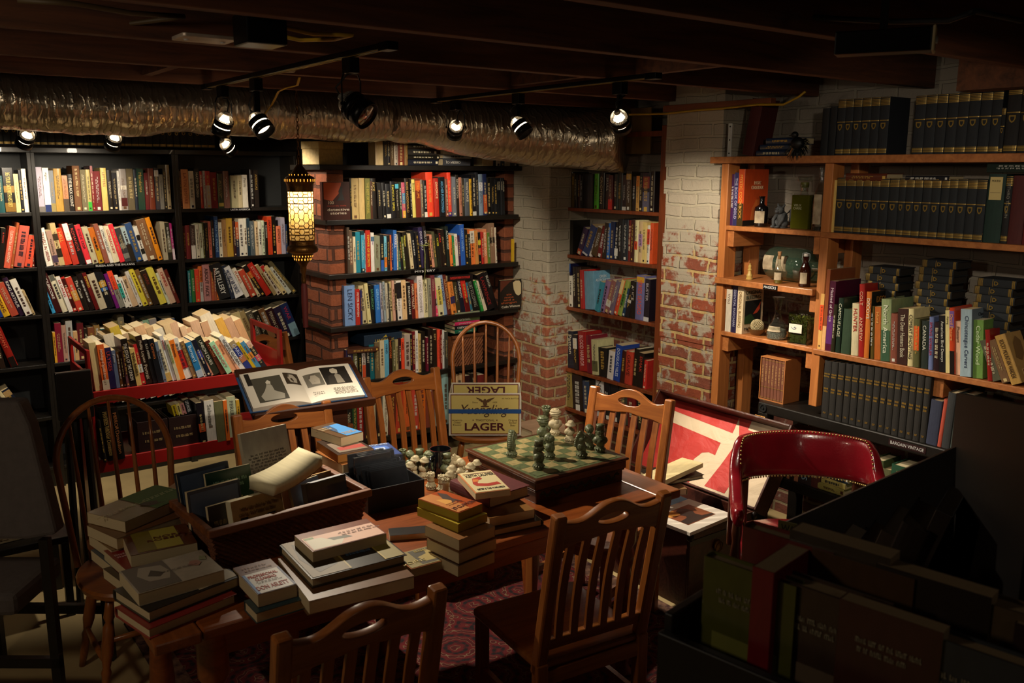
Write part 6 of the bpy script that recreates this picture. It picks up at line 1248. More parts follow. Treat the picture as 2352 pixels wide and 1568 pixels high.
def piece(kind, mt, pos, rz, label, k=1.0):
    col = 'green' if mt is M_GST else 'cream'
    r = empty('chess_piece', pos, rz, label, 'chess piece', f'{col} stone chess pieces')
    b = MB(); ped(b); b.build('pedestal', mt, r, smooth=True).scale = (k, k, k)
    f, hat = MB(), MB()
    if kind == 'knight':
        pr_ = [(.012, .027), (.017, .045), (.016, .062), (.011, .078), (.005, .088), (.003, .098), (-.003, .090), (-.011, .086), (-.024, .071), (-.0275, .063), (-.025, .057), (-.018, .057), (-.010, .062), (-.006, .056), (-.008, .046), (-.014, .038), (-.012, .027)]
        f.prism(pr_, -.0085, .0085, basis((0, 1, 0), (0, 0, 1), (1, 0, 0)))
        for s in (-1, 1): f.ball((s * .0085, -.010, .077), .0024, 7, 5); f.ball((s * .0078, -.025, .064), .0016, 6, 5); f.ball((s * .0085, -.001, .066), (.003, .008, .008), 8, 6); f.ball((s * .007, .002, .04), (.005, .010, .012), 9, 6)
        for i in range(9):
            t = i / 8; hat.ball((0, .0185 - .003 * t - .011 * t ** 3, .040 + .050 * t), (.005, .005, .0055), 8, 5)
        n2_ = 'mane'
    elif kind == 'tower':
        f.lathe([(.0105, .028), (.011, .075), (.014, .078), (.014, .09), (.0095, .09), (.0095, .083), (0, .083)], 8); n2_ = 'battlement'
        for i in range(8): a = 2 * PI * i / 8; hat.box(-.0035, -.0035, .09, .0035, .0035, .096, 0, Matrix.Translation((.0115 * math.cos(a), .0115 * math.sin(a), 0)) @ Matrix.Rotation(a, 4, 'Z'))
    elif kind == 'low':
        f.lathe([(.0105, .028), (.012, .034), (.010, .04), (.013, .046), (.012, .056), (0, .058)], 14); n2_ = 'crest'
        for i in range(7): a = 2 * PI * i / 7; hat.ball((.009 * math.cos(a), .009 * math.sin(a), .057), .0048, 7, 5)
    else:
        tall = {'king': 1.16, 'queen': 1.12, 'bishop': 1.04, 'pawn': .95}[kind]; z = .027
        bust(f, z, tall)
        zt_ = z + .042 * tall; n2_ = {'king': 'turban', 'queen': 'veil', 'bishop': 'hood', 'pawn': 'helmet'}[kind]
        if kind == 'pawn':
            hat.lathe([(.0175 * tall, zt_ + .002), (.0185 * tall, zt_ + .0035), (.0125 * tall, zt_ + .006), (.0122 * tall, zt_ + .011), (.0095 * tall, zt_ + .0165), (.005 * tall, zt_ + .0195), (0, zt_ + .0205)], 18, Matrix.Translation((0, -.001, 0)) @ Matrix.Rotation(.12, 4, 'X'))
        elif kind == 'king':
            for i, (R_, z_) in enumerate(((.0125, .006), (.0135, .011), (.0118, .016), (.008, .020))):
                hat.tube([(R_ * math.cos(a) , R_ * math.sin(a), zt_ + z_ + .002 * math.sin(a + i * 2)) for a in [2 * PI * q / 14 for q in range(14)]], .0042, 7, closed=True)
            hat.ball((0, 0, zt_ + .018), (.009, .009, .009), 10, 7); hat.ball((0, -.011, z + .026), (.006, .004, .011), 8, 6)
        elif kind == 'queen':
            hat.lathe([(.0155, zt_ - .032), (.0155, zt_ - .012), (.0142, zt_ + .004), (.012, zt_ + .012), (.0105, zt_ + .022), (.0125, zt_ + .028), (0, zt_ + .03)], 16, Matrix.Translation((0, .003, 0)), a0=-.45 * PI + PI * .15, a1=1.45 * PI - PI * .15) if False else hat.lathe([(.0122, zt_ + .006), (.0105, zt_ + .02), (.0128, zt_ + .026), (0, zt_ + .028)], 16)
            hat.ball((0, .0065, zt_ - .012), (.0125, .008, .024), 12, 8)
        else: hat.ball((0, .004, zt_ + .002), (.0128, .0115, .0165), 14, 9); hat.ball((0, -.009, zt_ - .016), (.0055, .004, .010), 8, 6)
    kn = kind == 'knight'
    wx = 1.32 if kind in ('king', 'queen', 'bishop') else 1.25 if kind == 'knight' else 1.15
    f.build('carved_figure', mt, r, smooth=not kn, bevel=.0028 if kn else 0).scale = (k * wx, k * wx, k); hat.build(n2_, mt, r, smooth=True).scale = (k * wx, k * wx, k)
zb_ = zc + .0006
def onb(px, py): p = onZ(px, py, zb_); return (p.x, p.y, zb_)
K = 1.08
for kind, m, px, py, rz, lb in (('knight', M_GST, 1175, 1048, 2.2, 'green knight at the front end of the chess board nearest the beer carton'),
    ('queen', M_GST, 1237, 1076, .5, 'green veiled chess figure nearest the front edge of the board'), ('bishop', M_GST, 1262, 1052, .4, 'green hooded chess figure just behind the front veiled one'),
    ('king', M_GST, 1246, 1016, .2, 'tall green turbaned chess figure in the middle of the board'), ('tower', M_GST, 1254, 988, 0, 'green tower chess piece at the back of the board'),
    ('king', M_CST, 1275, 998, -.3, 'tall cream chess bust with a turban at the back of the board'), ('pawn', M_CST, 1308, 1015, -.4, 'cream helmeted chess bust standing alone on the board'),
    ('knight', M_GST, 1336, 1050, .6, 'green knight beside the two green busts at the far corner'), ('bishop', M_GST, 1353, 1030, -.5, 'green hooded bust second from the bright chair on the board'), ('queen', M_GST, 1378, 1037, -.6, 'green bust standing closest to the bright chair on the board')):
    piece(kind, m, onb(px, py), rz, lb, K)
def ont(px, py): p = onZ(px, py, ZT); return (p.x, p.y, ZT + .0006)
for kind, m, px, py, rz, lb in (('tower', M_GST, 926, 1078, 0, 'green tower taken off the board beside the blue disc box'), ('bishop', M_GST, 944, 1086, .3, 'green hooded piece next to the tower off the board'),
    ('queen', M_GST, 965, 1090, .1, 'green piece behind the helmeted busts near the mug'), ('king', M_GST, 986, 1096, 0, 'green turbaned piece standing against the dark mug'), ('queen', M_GST, 1027, 1100, -.2, 'green piece on the chess box side of the mug'),
    ('pawn', M_CST, 938, 1110, .2, 'cream helmeted bust closest to the blue disc box'), ('pawn', M_CST, 950, 1095, .4, 'cream helmeted bust in the rear of the group by the discs'), ('pawn', M_CST, 972, 1098, .2, 'cream helmeted bust nearest the green turbaned piece'),
    ('knight', M_CST, 1046, 1100, 1.0, 'cream knight with a curved mane beside the chess box'), ('pawn', M_CST, 1034, 1118, .1, 'cream helmeted bust behind the bright paperback'), ('pawn', M_CST, 1030, 1132, .2, 'cream helmeted bust in front of the others near the bright paperback'),
    ('pawn', M_CST, 1078, 1112, -.2, 'cream helmeted bust tucked against the chess box'), ('pawn', M_CST, 1092, 1104, -.2, 'cream helmeted bust nearest the chess box corner'), ('bishop', M_CST, 1060, 1106, .3, 'cream bare headed bust between the helmeted ones'),
    ('low', M_CST, 990, 1122, 0, 'low cream piece beside the discs'), ('low', M_CST, 1015, 1128, .4, 'low cream piece with a crumbly crest near the wine red book'), ('tower', M_CST, 1024, 1150, .3, 'cream tower piece before the wine red hardback')):
    piece(kind, m, ont(px, py), rz, lb, 1.02 if kind != 'tower' else .85)
# ------------------------------------------------------------------ mug, disc boxes, black basket of discs
p = onZ(1012, 1092, ZT)
r = empty('mug', (p.x, p.y, ZT), .4, 'black mug with a blue picture among the chess pieces', 'mug'); M_MUG = mat('black_glaze', '0d0e12', .15, coat=.6)
MB().lathe([(0, .0005), (.036, .0005), (.039, .006), (.041, .05), (.042, .108), (.0385, .108), (.0375, .012), (0, .010)], 28).build('body', M_MUG, r, smooth=2)
MB().tube([(-.04, 0, .09), (-.062, 0, .088), (-.07, 0, .06), (-.06, 0, .03), (-.04, 0, .025)], .0055, 10).build('handle', M_MUG, r, smooth=True)
MB().lathe([(.0412, .02), (.0422, .085)], 20, None, 0, -2.2, -.6).build('blue_picture', mat('mug_picture', '2a4a72', .3, var=.6, scale=30), r)
def discbox(p0, p1, p2, zt, t, lb, front):
    r_ = lying(p0, p1, p2, zt, t, '141a30', lb, 'boxed disc sets', 'h', '10131c', [('r', .03, .03, .97, .97, '24386e'), ('g', [(.15, .2), (.5, .1), (.85, .25), (.8, .75), (.45, .85), (.2, .7)], '3f62a8'), ('g', [(.35, .35), (.65, .32), (.68, .66), (.36, .68)], 'a8b4cc'), ('g', [(.46, .42), (.54, .42), (.54, .62), (.46, .62)], '22305c'), ('t', 'DOCTOR WHO', .5, .9, .8, .1, 0, 'b0bcd0')], cat='box', keep=True, plain=True)
    r_.name = 'disc_box'; return r_
z = ZT + .05; lying((858, 1096), (930, 1086), (910, 1062), z, .048, '15161c', 'dark disc box lying under the blue boxed set', 'boxed disc sets', 'h', '10131c', cat='box', plain=True).name = 'disc_box'
q = discbox((858, 1052), (925, 1042), (890, 1016), z + .05, .048, 'blue boxed disc set lying on top beside the chess pieces', 0)
A_, B_ = onZ(858, 1052, z + .05), onZ(925, 1042, z + .05); u_ = (B_ - A_).normalized()
put_text('DOCTOR WHO', q, q.matrix_world.inverted() @ basis(u_, (0, 0, 1), u_.cross(Vector((0, 0, 1))), (A_ + B_) / 2 + u_.cross(Vector((0, 0, 1))) * .0035 - Vector((0, 0, .016))), (B_ - A_).length * .8, .014, '8a98b8', 'lettering')
c0 = onZ(846, 1182, ZT); dirx = Vector((.995, -.05, 0)).normalized(); bwid = .215
r = empty('disc_basket', (c0.x, c0.y, ZT), math.atan2(dirx.y, dirx.x), 'black open box filled with disc cases in front of the wicker basket end', 'box'); bM = Matrix.Translation((c0.x, c0.y, ZT)) @ Matrix.Rotation(math.atan2(dirx.y, dirx.x), 4, 'Z')
M_BC = mat('black_card', '0e0d10', .6); bdp, bht = .21, .085
for x0, y0, x1, y1 in ((0, 0, bwid, .004), (0, bdp - .004, bwid, bdp), (0, .004, .004, bdp - .004), (bwid - .004, .004, bwid, bdp - .004)): MB().box(x0, y0, 0, x1, y1, bht).build('side_panel', M_BC, r)
MB().box(.004, .004, .0005, bwid - .004, bdp - .004, .004).build('bottom', M_BC, r)
M_CASE = mat('clear_disc_case', '50545a', .06, .0, spec=.9, alpha=.2); M_TRAY = mat('disc_tray', '3a3a40', .3, .4); M_INL = mat('inlay_card', '2c282c', .2, var=.5, scale=30)
CASE = MB().box(0, 0, 0, .142, .0012, .124).box(0, .009, 0, .142, .0102, .124).box(0, 0, 0, .0012, .0102, .124).box(0, 0, .1228, .142, .0102, .124).mesh('clear_case', [M_CASE]); TRAY = MB().box(.002, .002, .001, .14, .0085, .121).mesh('inlay', [M_INL])
rr = random.Random(9)
for i in range(11):
    y = .018 + i * .0165; up_ = 0.045 if i > 6 else .012; ln = -.35 if i < 7 else -.12
    x = .012 + rr.uniform(0, .05)
    rc = empty('disc_case', (0, 0, 0), 0, f'clear disc case, {ordinal(i + 1)} from the front of the black box', 'disc case', 'disc cases in the black box')
    rc.matrix_world = bM @ Matrix.Translation((x, y, .006 + up_ * .6)) @ Matrix.Rotation(ln, 4, 'X')
    ob('clear_case', CASE, rc); ob('inlay', TRAY, rc)
# ------------------------------------------------------------------ steamer trunk, lid open against the pier
M_TRK = mat('trunk_leather', '4a2014', .45, var=.4, scale=14, bump=.25, bscale=60); M_TRD = mat('trunk_dark_edge', '1c100b', .4, var=.3, scale=20)
tx, ty, tz = 2.74, 2.425, .36; tw, tlen = .425, .86
r = empty('steamer_trunk', (tx, ty, 0), 0, 'old brown steamer trunk with its lid open showing a red and white lining', 'trunk')
t_ = .012
for x0, y0, x1, y1, nm in ((0, 0, tw, t_, 'end_panel'), (0, tlen - t_, tw, tlen, 'end_panel'), (0, t_, t_, tlen - t_, 'side_panel'), (tw - t_, t_, tw, tlen - t_, 'side_panel')): MB().box(x0, y0, .001, x1, y1, tz).build(nm, M_TRK, r, bevel=.003)
MB().box(t_, t_, .003, tw - t_, tlen - t_, .015).build('bottom', M_TRD, r)
MB().box(t_, t_, .015, tw - t_, tlen - t_, tz - .06).build('packed_contents', mat('dark_blue_lining', '16202c', .7, var=.3, scale=10), r)
for x, y in ((0, 0), (tw, 0), (0, tlen), (tw, tlen)):
    for z in (.02, tz - .02): MB().ball((x, y, z), (.018, .018, .02), 10, 7).build('corner_cap', M_TRD, r, smooth=True)
for z in (.05, tz - .05): MB().box(-.003, -.003, z - .012, tw + .003, 0, z + .012).build('edge_strip', M_TRD, r)
mb = MB().lathe([(.0, 0), (.026, 0), (.024, .005), (0, .008)], 18, basis((1, 0, 0), (0, 0, 1), (0, -1, 0), (tw * .42, -.002, tz - .10)))
mb.tube([(tw * .42 + .022 * math.cos(a), -.014 - .004 * math.sin(a), tz - .105 + .024 * math.sin(a)) for a in [2 * PI * k / 16 for k in range(16)]], .003, 6, closed=True); mb.build('ring_handle', M_BRASS, r, smooth=2)
# lid: shallow tray hinged on the far long side
la = math.radians(33); lu = Vector((math.sin(la), 0, math.cos(la))); ld = Vector((0, 1, 0)); ln_ = ld.cross(lu)   # up the lid, along it, out of its face
if ln_.x > 0: ln_ = -ln_
LB = Matrix((ld, lu, ln_)).transposed().to_4x4(); LB.translation = (tw + .006, 0, tz + .004)
lid = MB(); lh, ldp = .435, .10
lid.box(0, 0, -ldp, tlen, lh, -ldp + .01, 0, LB)
for a0, b0_, a1, b1_ in ((0, 0, .012, lh), (tlen - .012, 0, tlen, lh), (.012, 0, tlen - .012, .012), (.012, lh - .012, tlen - .012, lh)): lid.box(a0, b0_, -ldp + .01, a1, b1_, 0, 0, LB)
lo = lid.build('lid', M_TRK, r, bevel=.003)
def lining():
    m, nt, b = nodes('creased_lining_paper'); L_ = nt.links.new
    b.inputs['Roughness'].default_value = .6; oi = N(nt, 'ShaderNodeObjectInfo'); L_(oi.outputs['Color'], b.inputs['Base Color'])
    tc = N(nt, 'ShaderNodeTexCoord'); nz = N(nt, 'ShaderNodeTexNoise', Scale=6.0, Detail=4.0, Distortion=1.2); L_(tc.outputs['Object'], nz.inputs['Vector'])
    vo = N(nt, 'ShaderNodeTexVoronoi', Scale=7.0, feature='DISTANCE_TO_EDGE'); L_(tc.outputs['Object'], vo.inputs['Vector'])
    ad = N(nt, 'ShaderNodeMath', operation='ADD'); L_(nz.outputs[0], ad.inputs[0]); L_(vo.outputs[0], ad.inputs[1])
    bp = N(nt, 'ShaderNodeBump', Strength=.5, Distance=.02); L_(ad.outputs[0], bp.inputs['Height']); L_(bp.outputs[0], b.inputs['Normal']); return m
M_LIN = lining()
def lin(pts, z, c, nm='lining_paper'):
    """outline on the lid face: (a along the lid from the near end, b up the lid)"""
    me = MB().add([tuple(LB @ Vector((a * tlen, b * lh, -ldp + .011 + z))) for a, b in pts], [tuple(range(len(pts)))]).mesh(nm, [M_LIN]); return ob(nm, me, lo, color=c)
lin([(.015, .03), (.985, .03), (.985, .97), (.015, .97)], 0, 'c8b498')
RD = 'b02c26'
lin([(.42, .97), (.985, .97), (.985, .84), (.42, .77)], .0008, RD, 'lining_pattern')
lin([(.40, .66), (.985, .72), (.985, .03), (.66, .06), (.60, .30), (.56, .46), (.50, .50), (.44, .46), (.41, .5)], .0008, RD, 'lining_pattern') if False else None
lin([(.47, .62), (.985, .70), (.985, .03), (.56, .03), (.565, .12), (.60, .22), (.60, .34), (.565, .44), (.52, .47), (.47, .46)], .0008, RD, 'lining_pattern')
lin([(.015, .68), (.015, .80), (.33, .86), (.33, .97), (.42, .97), (.36, .72), (.40, .40), (.45, .08), (.30, .08), (.29, .18), (.24, .20), (.19, .27), (.18, .38), (.22, .48), (.27, .52), (.27, .70)], .0012, RD, 'lining_pattern')
for a in (.22, .72): MB().box(a * tlen - .03, lh - .002, -.03, a * tlen + .03, lh + .004, -.004, 0, LB).build('latch', M_BRASS, lo)
# framed print lying on the trunk, silhouette against a sunset
zt_ = tz + .02
pa, pb, pc, pd = onZ(1585, 1223, zt_), onZ(1686, 1181, zt_), onZ(1600, 1138, zt_), onZ(1505, 1172, zt_)
px_ = (pb - pa); pl = px_.length; px_.normalize(); py_ = Vector((-px_.y, px_.x, 0)); pwid = (pc - pb).dot(py_)
pr = empty('mounted_print', pa, 0, 'mounted photograph of a dark head against a sunset lying on the trunk', 'print'); pr.matrix_world = basis(px_, py_, (0, 0, 1), pa - Vector((0, 0, .016)))
MB().box(0, 0, 0, pl, pwid, .016).build('mount', mat('mount_board', 'd8d0c4', .6, var=.04), pr, bevel=.001)
ob('photograph', INKBOX, pr, (pl * .5, pwid * .52, .0164), scale=(pl * .62, pwid * .60, .0006), color='7a4020')
for pts, c in (([(.2, .62), (.42, .6), (.42, .80), (.2, .81)], 'c88a40'), ([(.2, .24), (.8, .24), (.8, .30), (.62, .34), (.60, .48), (.66, .58), (.64, .72), (.54, .80), (.44, .74), (.43, .64), (.38, .58), (.42, .50), (.38, .44), (.2, .40)], '1c100c')):
    ob('figure', MB().add([(a * pl, b * pwid, .0168 + (.0003 if c == '1c100c' else 0)) for a, b in pts], [tuple(range(len(pts)))]).mesh('figure', [INK]), pr, color=c)
# books on the trunk behind the bright chair
zl = .52
lying((1520, 1108), (1618, 1090), (1560, 1062), .50, .018, '1a1612', 'glossy black covered book lying on the trunk beside the bright chair', 'books lying on the trunk', 'h')
lying((1470, 1092), (1520, 1106), (1565, 1050), .53, .022, 'd8c898', 'cream paged open album lying on the black book by the bright chair', 'books lying on the trunk', 'p', 'd8c898')
lying((1520, 1126), (1580, 1122), (1560, 1090), .475, .03, '8a6a4a', 'thick pale paged book under the glossy black one on the trunk', 'books lying on the trunk', 'h', 'c8a888')
# ------------------------------------------------------------------ red leather captain's chair
M_LEA = mat('oxblood_leather', '74101a', .22, var=.25, scale=9, bump=.06, bscale=120, coat=.35); M_NAIL = mat('brass_nail', 'b09a60', .3, .9)
lc_ = onZ(1868, 1075, .70); C0 = deep(1862, 1080, 3.42)
rz = math.atan2(FW.y, FW.x) - PI / 2 - .10
r = empty('captains_chair', (C0.x, C0.y, 0), rz, 'oxblood red leather captain\'s chair with brass nail heads beside the trunk', 'chair')
# local: -y faces the room; the back pad sweeps round to the arms
Wd, Dp = .275, .40
def plan(u):
    a = u * PI / 2 * 1.0
    x = Wd * math.sin(a); y = .06 + .15 * math.cos(a)
    if abs(u) > 1: k = abs(u) - 1; x = Wd * (1 if u > 0 else -1) * (1 + .10 * k); y = .06 - .32 * k
    return Vector((x, y, 0))
us = [-1.85 + 3.7 * i / 56 for i in range(57)]
def prof(u):
    a = abs(u); back = max(0, min(1, (1.12 - a) / .42)); back = back * back * (3 - 2 * back)
    drop = max(0, min(1, (a - .85) / .75)); h = .062 + .115 * back; top = .735 + .105 * back - .075 * drop; th = .042 + .010 * (1 - back)
    return top - h, top, th
vs, fs = [], []; NS = 14
for i, u in enumerate(us):
    p = plan(u); q = plan(u + .01) - plan(u - .01); q.normalize(); nrm = Vector((q.y, -q.x, 0))
    lo_, hi_, th = prof(u)
    if abs(u) > 1.7: e = (1.85 - abs(u)) / .15; th *= .5 + .5 * math.sqrt(max(.01, e)); 
    for j in range(NS):
        a = 2 * PI * j / NS; cx_, cz_ = math.cos(a), math.sin(a); ex = .55
        sx = math.copysign(abs(cx_) ** ex, cx_); sz = math.copysign(abs(cz_) ** ex, cz_)
        lean = ((lo_ + hi_) / 2 + sz * (hi_ - lo_) / 2 - .66) * .22 * max(0, 1.2 - abs(u))
        vs.append(p + nrm * (-sx * th / 2) + Vector((0, lean, (lo_ + hi_) / 2 + sz * (hi_ - lo_) / 2)))
for i in range(len(us) - 1):
    for j in range(NS): k = (j + 1) % NS; fs.append((i * NS + j, (i + 1) * NS + j, (i + 1) * NS + k, i * NS + k))
fs += [tuple(range(NS)), tuple(reversed(range((len(us) - 1) * NS, len(us) * NS)))]
bk_ = MB().add(vs, fs).build('padded_back_and_arms', M_LEA, r, smooth=True)
def nails(us_, side, off):
    mb = MB()
    for u in us_:
        p = plan(u); q = plan(u + .01) - plan(u - .01); q.normalize(); nrm = Vector((q.y, -q.x, 0)); lo_, hi_, th = prof(u)
        z = hi_ - .004 if side > 0 else lo_ + .004; lean = (z - .66) * .22 * max(0, 1.2 - abs(u))
        mb.ball(tuple(p + nrm * (off * th * .42) + Vector((0, lean, z + (.004 if side > 0 else -.004)))), .0042, 7, 5)
    return mb
nails([-.98 + 1.96 * i / 60 for i in range(61)], 1, 1).build('nail_head_studs', M_NAIL, r, smooth=True); nails([-1.1 + 2.2 * i / 66 for i in range(67)], -1, 1).build('nail_head_studs', M_NAIL, r, smooth=True)
for s in (-1, 1):
    nails([s * (1.62 + .2 * i / 9) for i in range(10)], -1, 1).build('nail_head_studs', M_NAIL, r, smooth=True)
    p = plan(s * 1.72); MB().lathe([(.019, .43), (.022, .47), (.016, .52), (.020, .56), (.017, .60), (.018, .635)], 14).build('arm_post', wood('mahogany', '4a2412', '2c1409', .3, 2, 6, .5), r, (p.x, p.y, 0), smooth=2)
    for u in (.62, 1.12): p = plan(s * u); MB().box(-.022, -.012, .42, .022, .012, prof(u)[0] + .02).build('back_post', MATS['mahogany'], r, (p.x, p.y + .01, 0), bevel=.006)
n = 26; seat = [(.27 * math.copysign(abs(math.cos(a)) ** .6, math.cos(a)), -.03 + .27 * math.copysign(abs(math.sin(a)) ** .6, math.sin(a))) for a in [2 * PI * i / n for i in range(n)]]
mb = MB(); mb.add([(x * k, (y + .03) * k - .03, z) for k, z in ((.97, .395), (1, .41), (1, .44), (.97, .455), (.80, .478), (.4, .486)) for x, y in seat] + [(0, -.03, .488)], [(l * n + i, l * n + (i + 1) % n, (l + 1) * n + (i + 1) % n, (l + 1) * n + i) for l in range(5) for i in range(n)] + [tuple(reversed(range(n)))] + [(5 * n + i, 5 * n + (i + 1) % n, 6 * n) for i in range(n)])
mb.build('seat_cushion', M_LEA, r, smooth=True)
MB().prism([(x * .98, (y + .03) * .98 - .03) for x, y in seat], .36, .398).build('seat_frame', MATS['mahogany'], r)
for sx in (-1, 1):
    for sy in (-1, 1): MB().tube([(sx * .21, -.03 + sy * .2, .37), (sx * .23, -.03 + sy * .22, .18), (sx * .25, -.03 + sy * .24, 0)], [.022, .019, .014], 10).build('leg', MATS['mahogany'], r, smooth=True)
# ------------------------------------------------------------------ things on the alcove shelves
def vec(a, k): return Vector((a, k, 0))
A, B = onY(694, 372, YC + .02), onY(746, 372, YC + .02)
M_GILTBOX = mat('gilt_paper', 'a8905a', .45, .25, var=.25, scale=60)
bxr = empty('gilt_box', (onY(733, 373, YC + .02).x, YC + .02, CZ[0]), .33, 'gilt papered box at the lantern end of the top alcove shelf', 'box')
MB().box(0.004, .004, .0008, .196, .146, .115).build('box_body', M_GILTBOX, bxr, bevel=.002); MB().box(0, 0, .09, .2, .15, .135).build('lid', M_GILTBOX, bxr, bevel=.003)
def face_out(p0, p1, plane, z, h, t, col, label, decal, where='books shown face out', rz=0, thick='p', axis='X'):
    """a book standing with its cover to the room between two points of its foot"""
    a = onY(*p0, plane) if axis == 'X' else onX(*p0, plane); b = onY(*p1, plane) if axis == 'X' else onX(*p1, plane); a.z = b.z = z
    w_ = (b - a).length; ux_ = (b - a).normalized()
    if rz: ux_ = Matrix.Rotation(rz, 3, 'Z') @ ux_
    inn = Vector((-ux_.y, ux_.x, 0))
    M = basis(inn, ux_ * 1.0, (0, 0, 1), a + inn * t / 2) if False else basis(-inn, ux_, Vector((0, 0, 1)), a + inn * t / 2)
    # spine at the first point; outer cover on local +x
    q = book(M, t, w_, h, col, thick, 'paperback_book' if thick == 'p' else 'hardcover_book', label, where, None, None, (), False, False, 'cbb88c', int(w_ * 1e5))
    for dc in decal:
        if dc[0] == 'r': ob('cover_picture', INKBOX, q, (t / 2 + .0006, w_ * (dc[1] + dc[3]) / 2, h * (dc[2] + dc[4]) / 2), scale=(.0006, w_ * (dc[3] - dc[1]), h * (dc[4] - dc[2])), color=dc[5])
        elif dc[0] == 'g': ob('cover_picture', MB().add([(t / 2 + .0011 + .0002 * len(dc[1]) * .1, w_ * u, h * v) for u, v in dc[1]], [tuple(range(len(dc[1])))]).mesh('pic', [INK]), q, color=dc[2])
        else:
            m = basis((0, 1, 0), (0, 0, 1), (1, 0, 0), (t / 2 + .0016, w_ * dc[2], h * dc[3])); put_text(dc[1], q, m, w_ * dc[4], h * dc[5], dc[6], 'cover_title')
    return q
face_out((742, 499), (805, 500), YC - .0, CZ[1] + .0005, .225, .03, '3a1a14', 'book of detective stories facing out at the lantern end of the alcove', [('g', [(.05, .55), (.05, .98), (.7, .98), (.6, .7), (.35, .5)], 'b04a20'), ('g', [(.5, .5), (.62, .62), (.58, .75), (.66, .88), (.74, .86), (.72, .7), (.8, .52)], '140c0c'), ('t', '100', .3, .46, .2, .08, 'c8b8a0'), ('t', 'dastardly little', .5, .37, .7, .045, 'a83a20'), ('t', 'detective\nstories', .56, .23, .8, .16, 'd8ccb8')], rz=.0)
face_out((1148, 711), (1197, 706), YC - .015, CZ[3] + .0005, .205, .022, '17120f', 'black paperback with a masked face, facing out against the pier', [('g', [(.02, .98), (.02, .6), (.18, .75), (.45, .92), (.62, .98)], '5a2a1a'), ('g', [(.60, .90), (.72, .96), (.9, .95), (.98, .85), (.98, .5), (.86, .44), (.74, .5), (.64, .66)], 'c8b890'), ('g', [(.66, .68), (.72, .71), (.78, .68), (.72, .66)], '3a3a34'), ('g', [(.84, .68), (.9, .71), (.96, .68), (.9, .66)], '3a3a34'), ('g', [(.80, .56), (.84, .575), (.88, .56), (.84, .55)], '5a2a24'), ('t', 'six\nnuns\nand a\nshotgun', .42, .36, .72, .36, 'a8542c'), ('t', 'Colin Watson', .5, .10, .84, .075, 'd8ccb8')])
def flat(px, py, plane, z, w_, t, d, col, label, axis='X', rz=0., title=None, tc=None, group='books lying flat on the shelves', kind='h', page='c8b48c', name=None, sb=.012, noun=None, deco=None):
    """book lying on its side, spine to the room: px = end of the spine seen first"""
    a = onY(px, py, plane) if axis == 'X' else onX(px, py, plane); a.z = z
    ux_ = Vector((1, 0, 0)) if axis == 'X' else Vector((0, -1, 0)); ux_ = Matrix.Rotation(rz, 3, 'Z') @ ux_; iny = Vector((-ux_.y, ux_.x, 0))
    M = basis((0, 0, 1), iny, ux_, a + iny * sb + Vector((0, 0, t / 2 + .0004)))       # x up, z along the shelf
    M = basis((0, 0, -1), iny, -ux_, a + ux_ * w_ + iny * sb + Vector((0, 0, t / 2 + .0004)))
    q = book(M, t, d, w_, col, kind, name or ('hardcover_book' if kind == 'h' else 'paperback_book'), label, group, title, tc, (), title is None and deco is None, bool(deco), page, int(px * 7 + py))
    if deco: deco(q, t, w_)
    return z + t + .0008
# top alcove shelf: standing books then two low stacks
row('X', YC, CZ[0], 868, 381, '18 58 c8b080 n;10 58 1a1816;7 56 17151a;9 60 5a4630;8 58 a89a88;14 62 6a2a1a;10 54 7a5a30', 'top alcove shelf', 'the gilt box', False, 'books on the top alcove shelf', sb=.02)
row('X', YC, CZ[0], 1112, 381, '12 58 b8a478 n;14 58 c0a87c;8 52 1c1c20;10 50 c8c0b0;8 58 3a4a5a;12 60 b0a890;10 56 5a5a60;8 54 6a4a4a', 'top alcove shelf by the pier', 'the flat stack', False, 'books on the top alcove shelf', sb=.02)
ROWS_DONE = len(ROWS)
z = CZ[0]
for w_, t, c, lb in ((.22, .036, '161a26', 'dark blue book at the bottom of the flat stack nearest the gilt box'), (.23, .026, '14130f', 'thin black book second in the flat stack nearest the gilt box'), (.21, .036, '2a2826', 'charcoal book third in the flat stack nearest the gilt box'), (.22, .03, '1c1610', 'black book topping the flat stack nearest the gilt box')): z = flat(940, 380, YC, z, w_, t, .15, c, lb)
z = CZ[0]
for w_, t, c, lb, ti in ((.21, .045, '3a3c42', 'grey book with big black author letters at the bottom of the pale flat stack', 'JO NESBO'), (.22, .022, '8a8a86', 'thin grey book second in the pale flat stack', None), (.22, .036, 'a09a8a', 'cream grey book third in the pale flat stack', None), (.2, .026, '2a2624', 'dark book topping the pale flat stack', None)): z = flat(1020, 380, YC, z, w_, t, .15, c, lb, title=ti, tc='c8c4b8' if ti else None)
flat(1030, 640, YC, CZ[3] + .225, .20, .038, .14, '191312', 'black paperback with red author name lying across the standing mysteries', title='UNSEEN~KARIN SLAUGHTER', tc='c8322a', kind='p')
# long blue beer box under the fourth alcove shelf
A = onY(838, 778, YC + .02); r = empty('blue_beer_box', (A.x, YC + .03, CZ[4] + .215), 0, 'dark blue flat beer box with yellow lettering lying over the lower alcove books', 'box')
MB().box(0, 0, 0, .27, .2, .068).build('box_body', mat('navy_card', '14283c', .5, var=.15), r, bevel=.002)
put_text('LANDSHARK', r, basis((1, 0, 0), (0, 0, 1), (0, -1, 0), (.145, -.0006, .026)), .135, .02, 'a8902c')
MB().add([(.13, -.0006, .044), (.165, -.0006, .044), (.158, -.0006, .050), (.155, -.0006, .062), (.143, -.0006, .052)], [(0, 1, 2, 3, 4)]).build('fin_emblem', mat('yellow_ink', 'a8902c', .6), r)
flat(800, 800, YC, CZ[4] + .185, .20, .026, .15, '4a2a1c', 'brown paperback lying on the books near the split brick pilaster', kind='p', page='b88a50', rz=-.15)
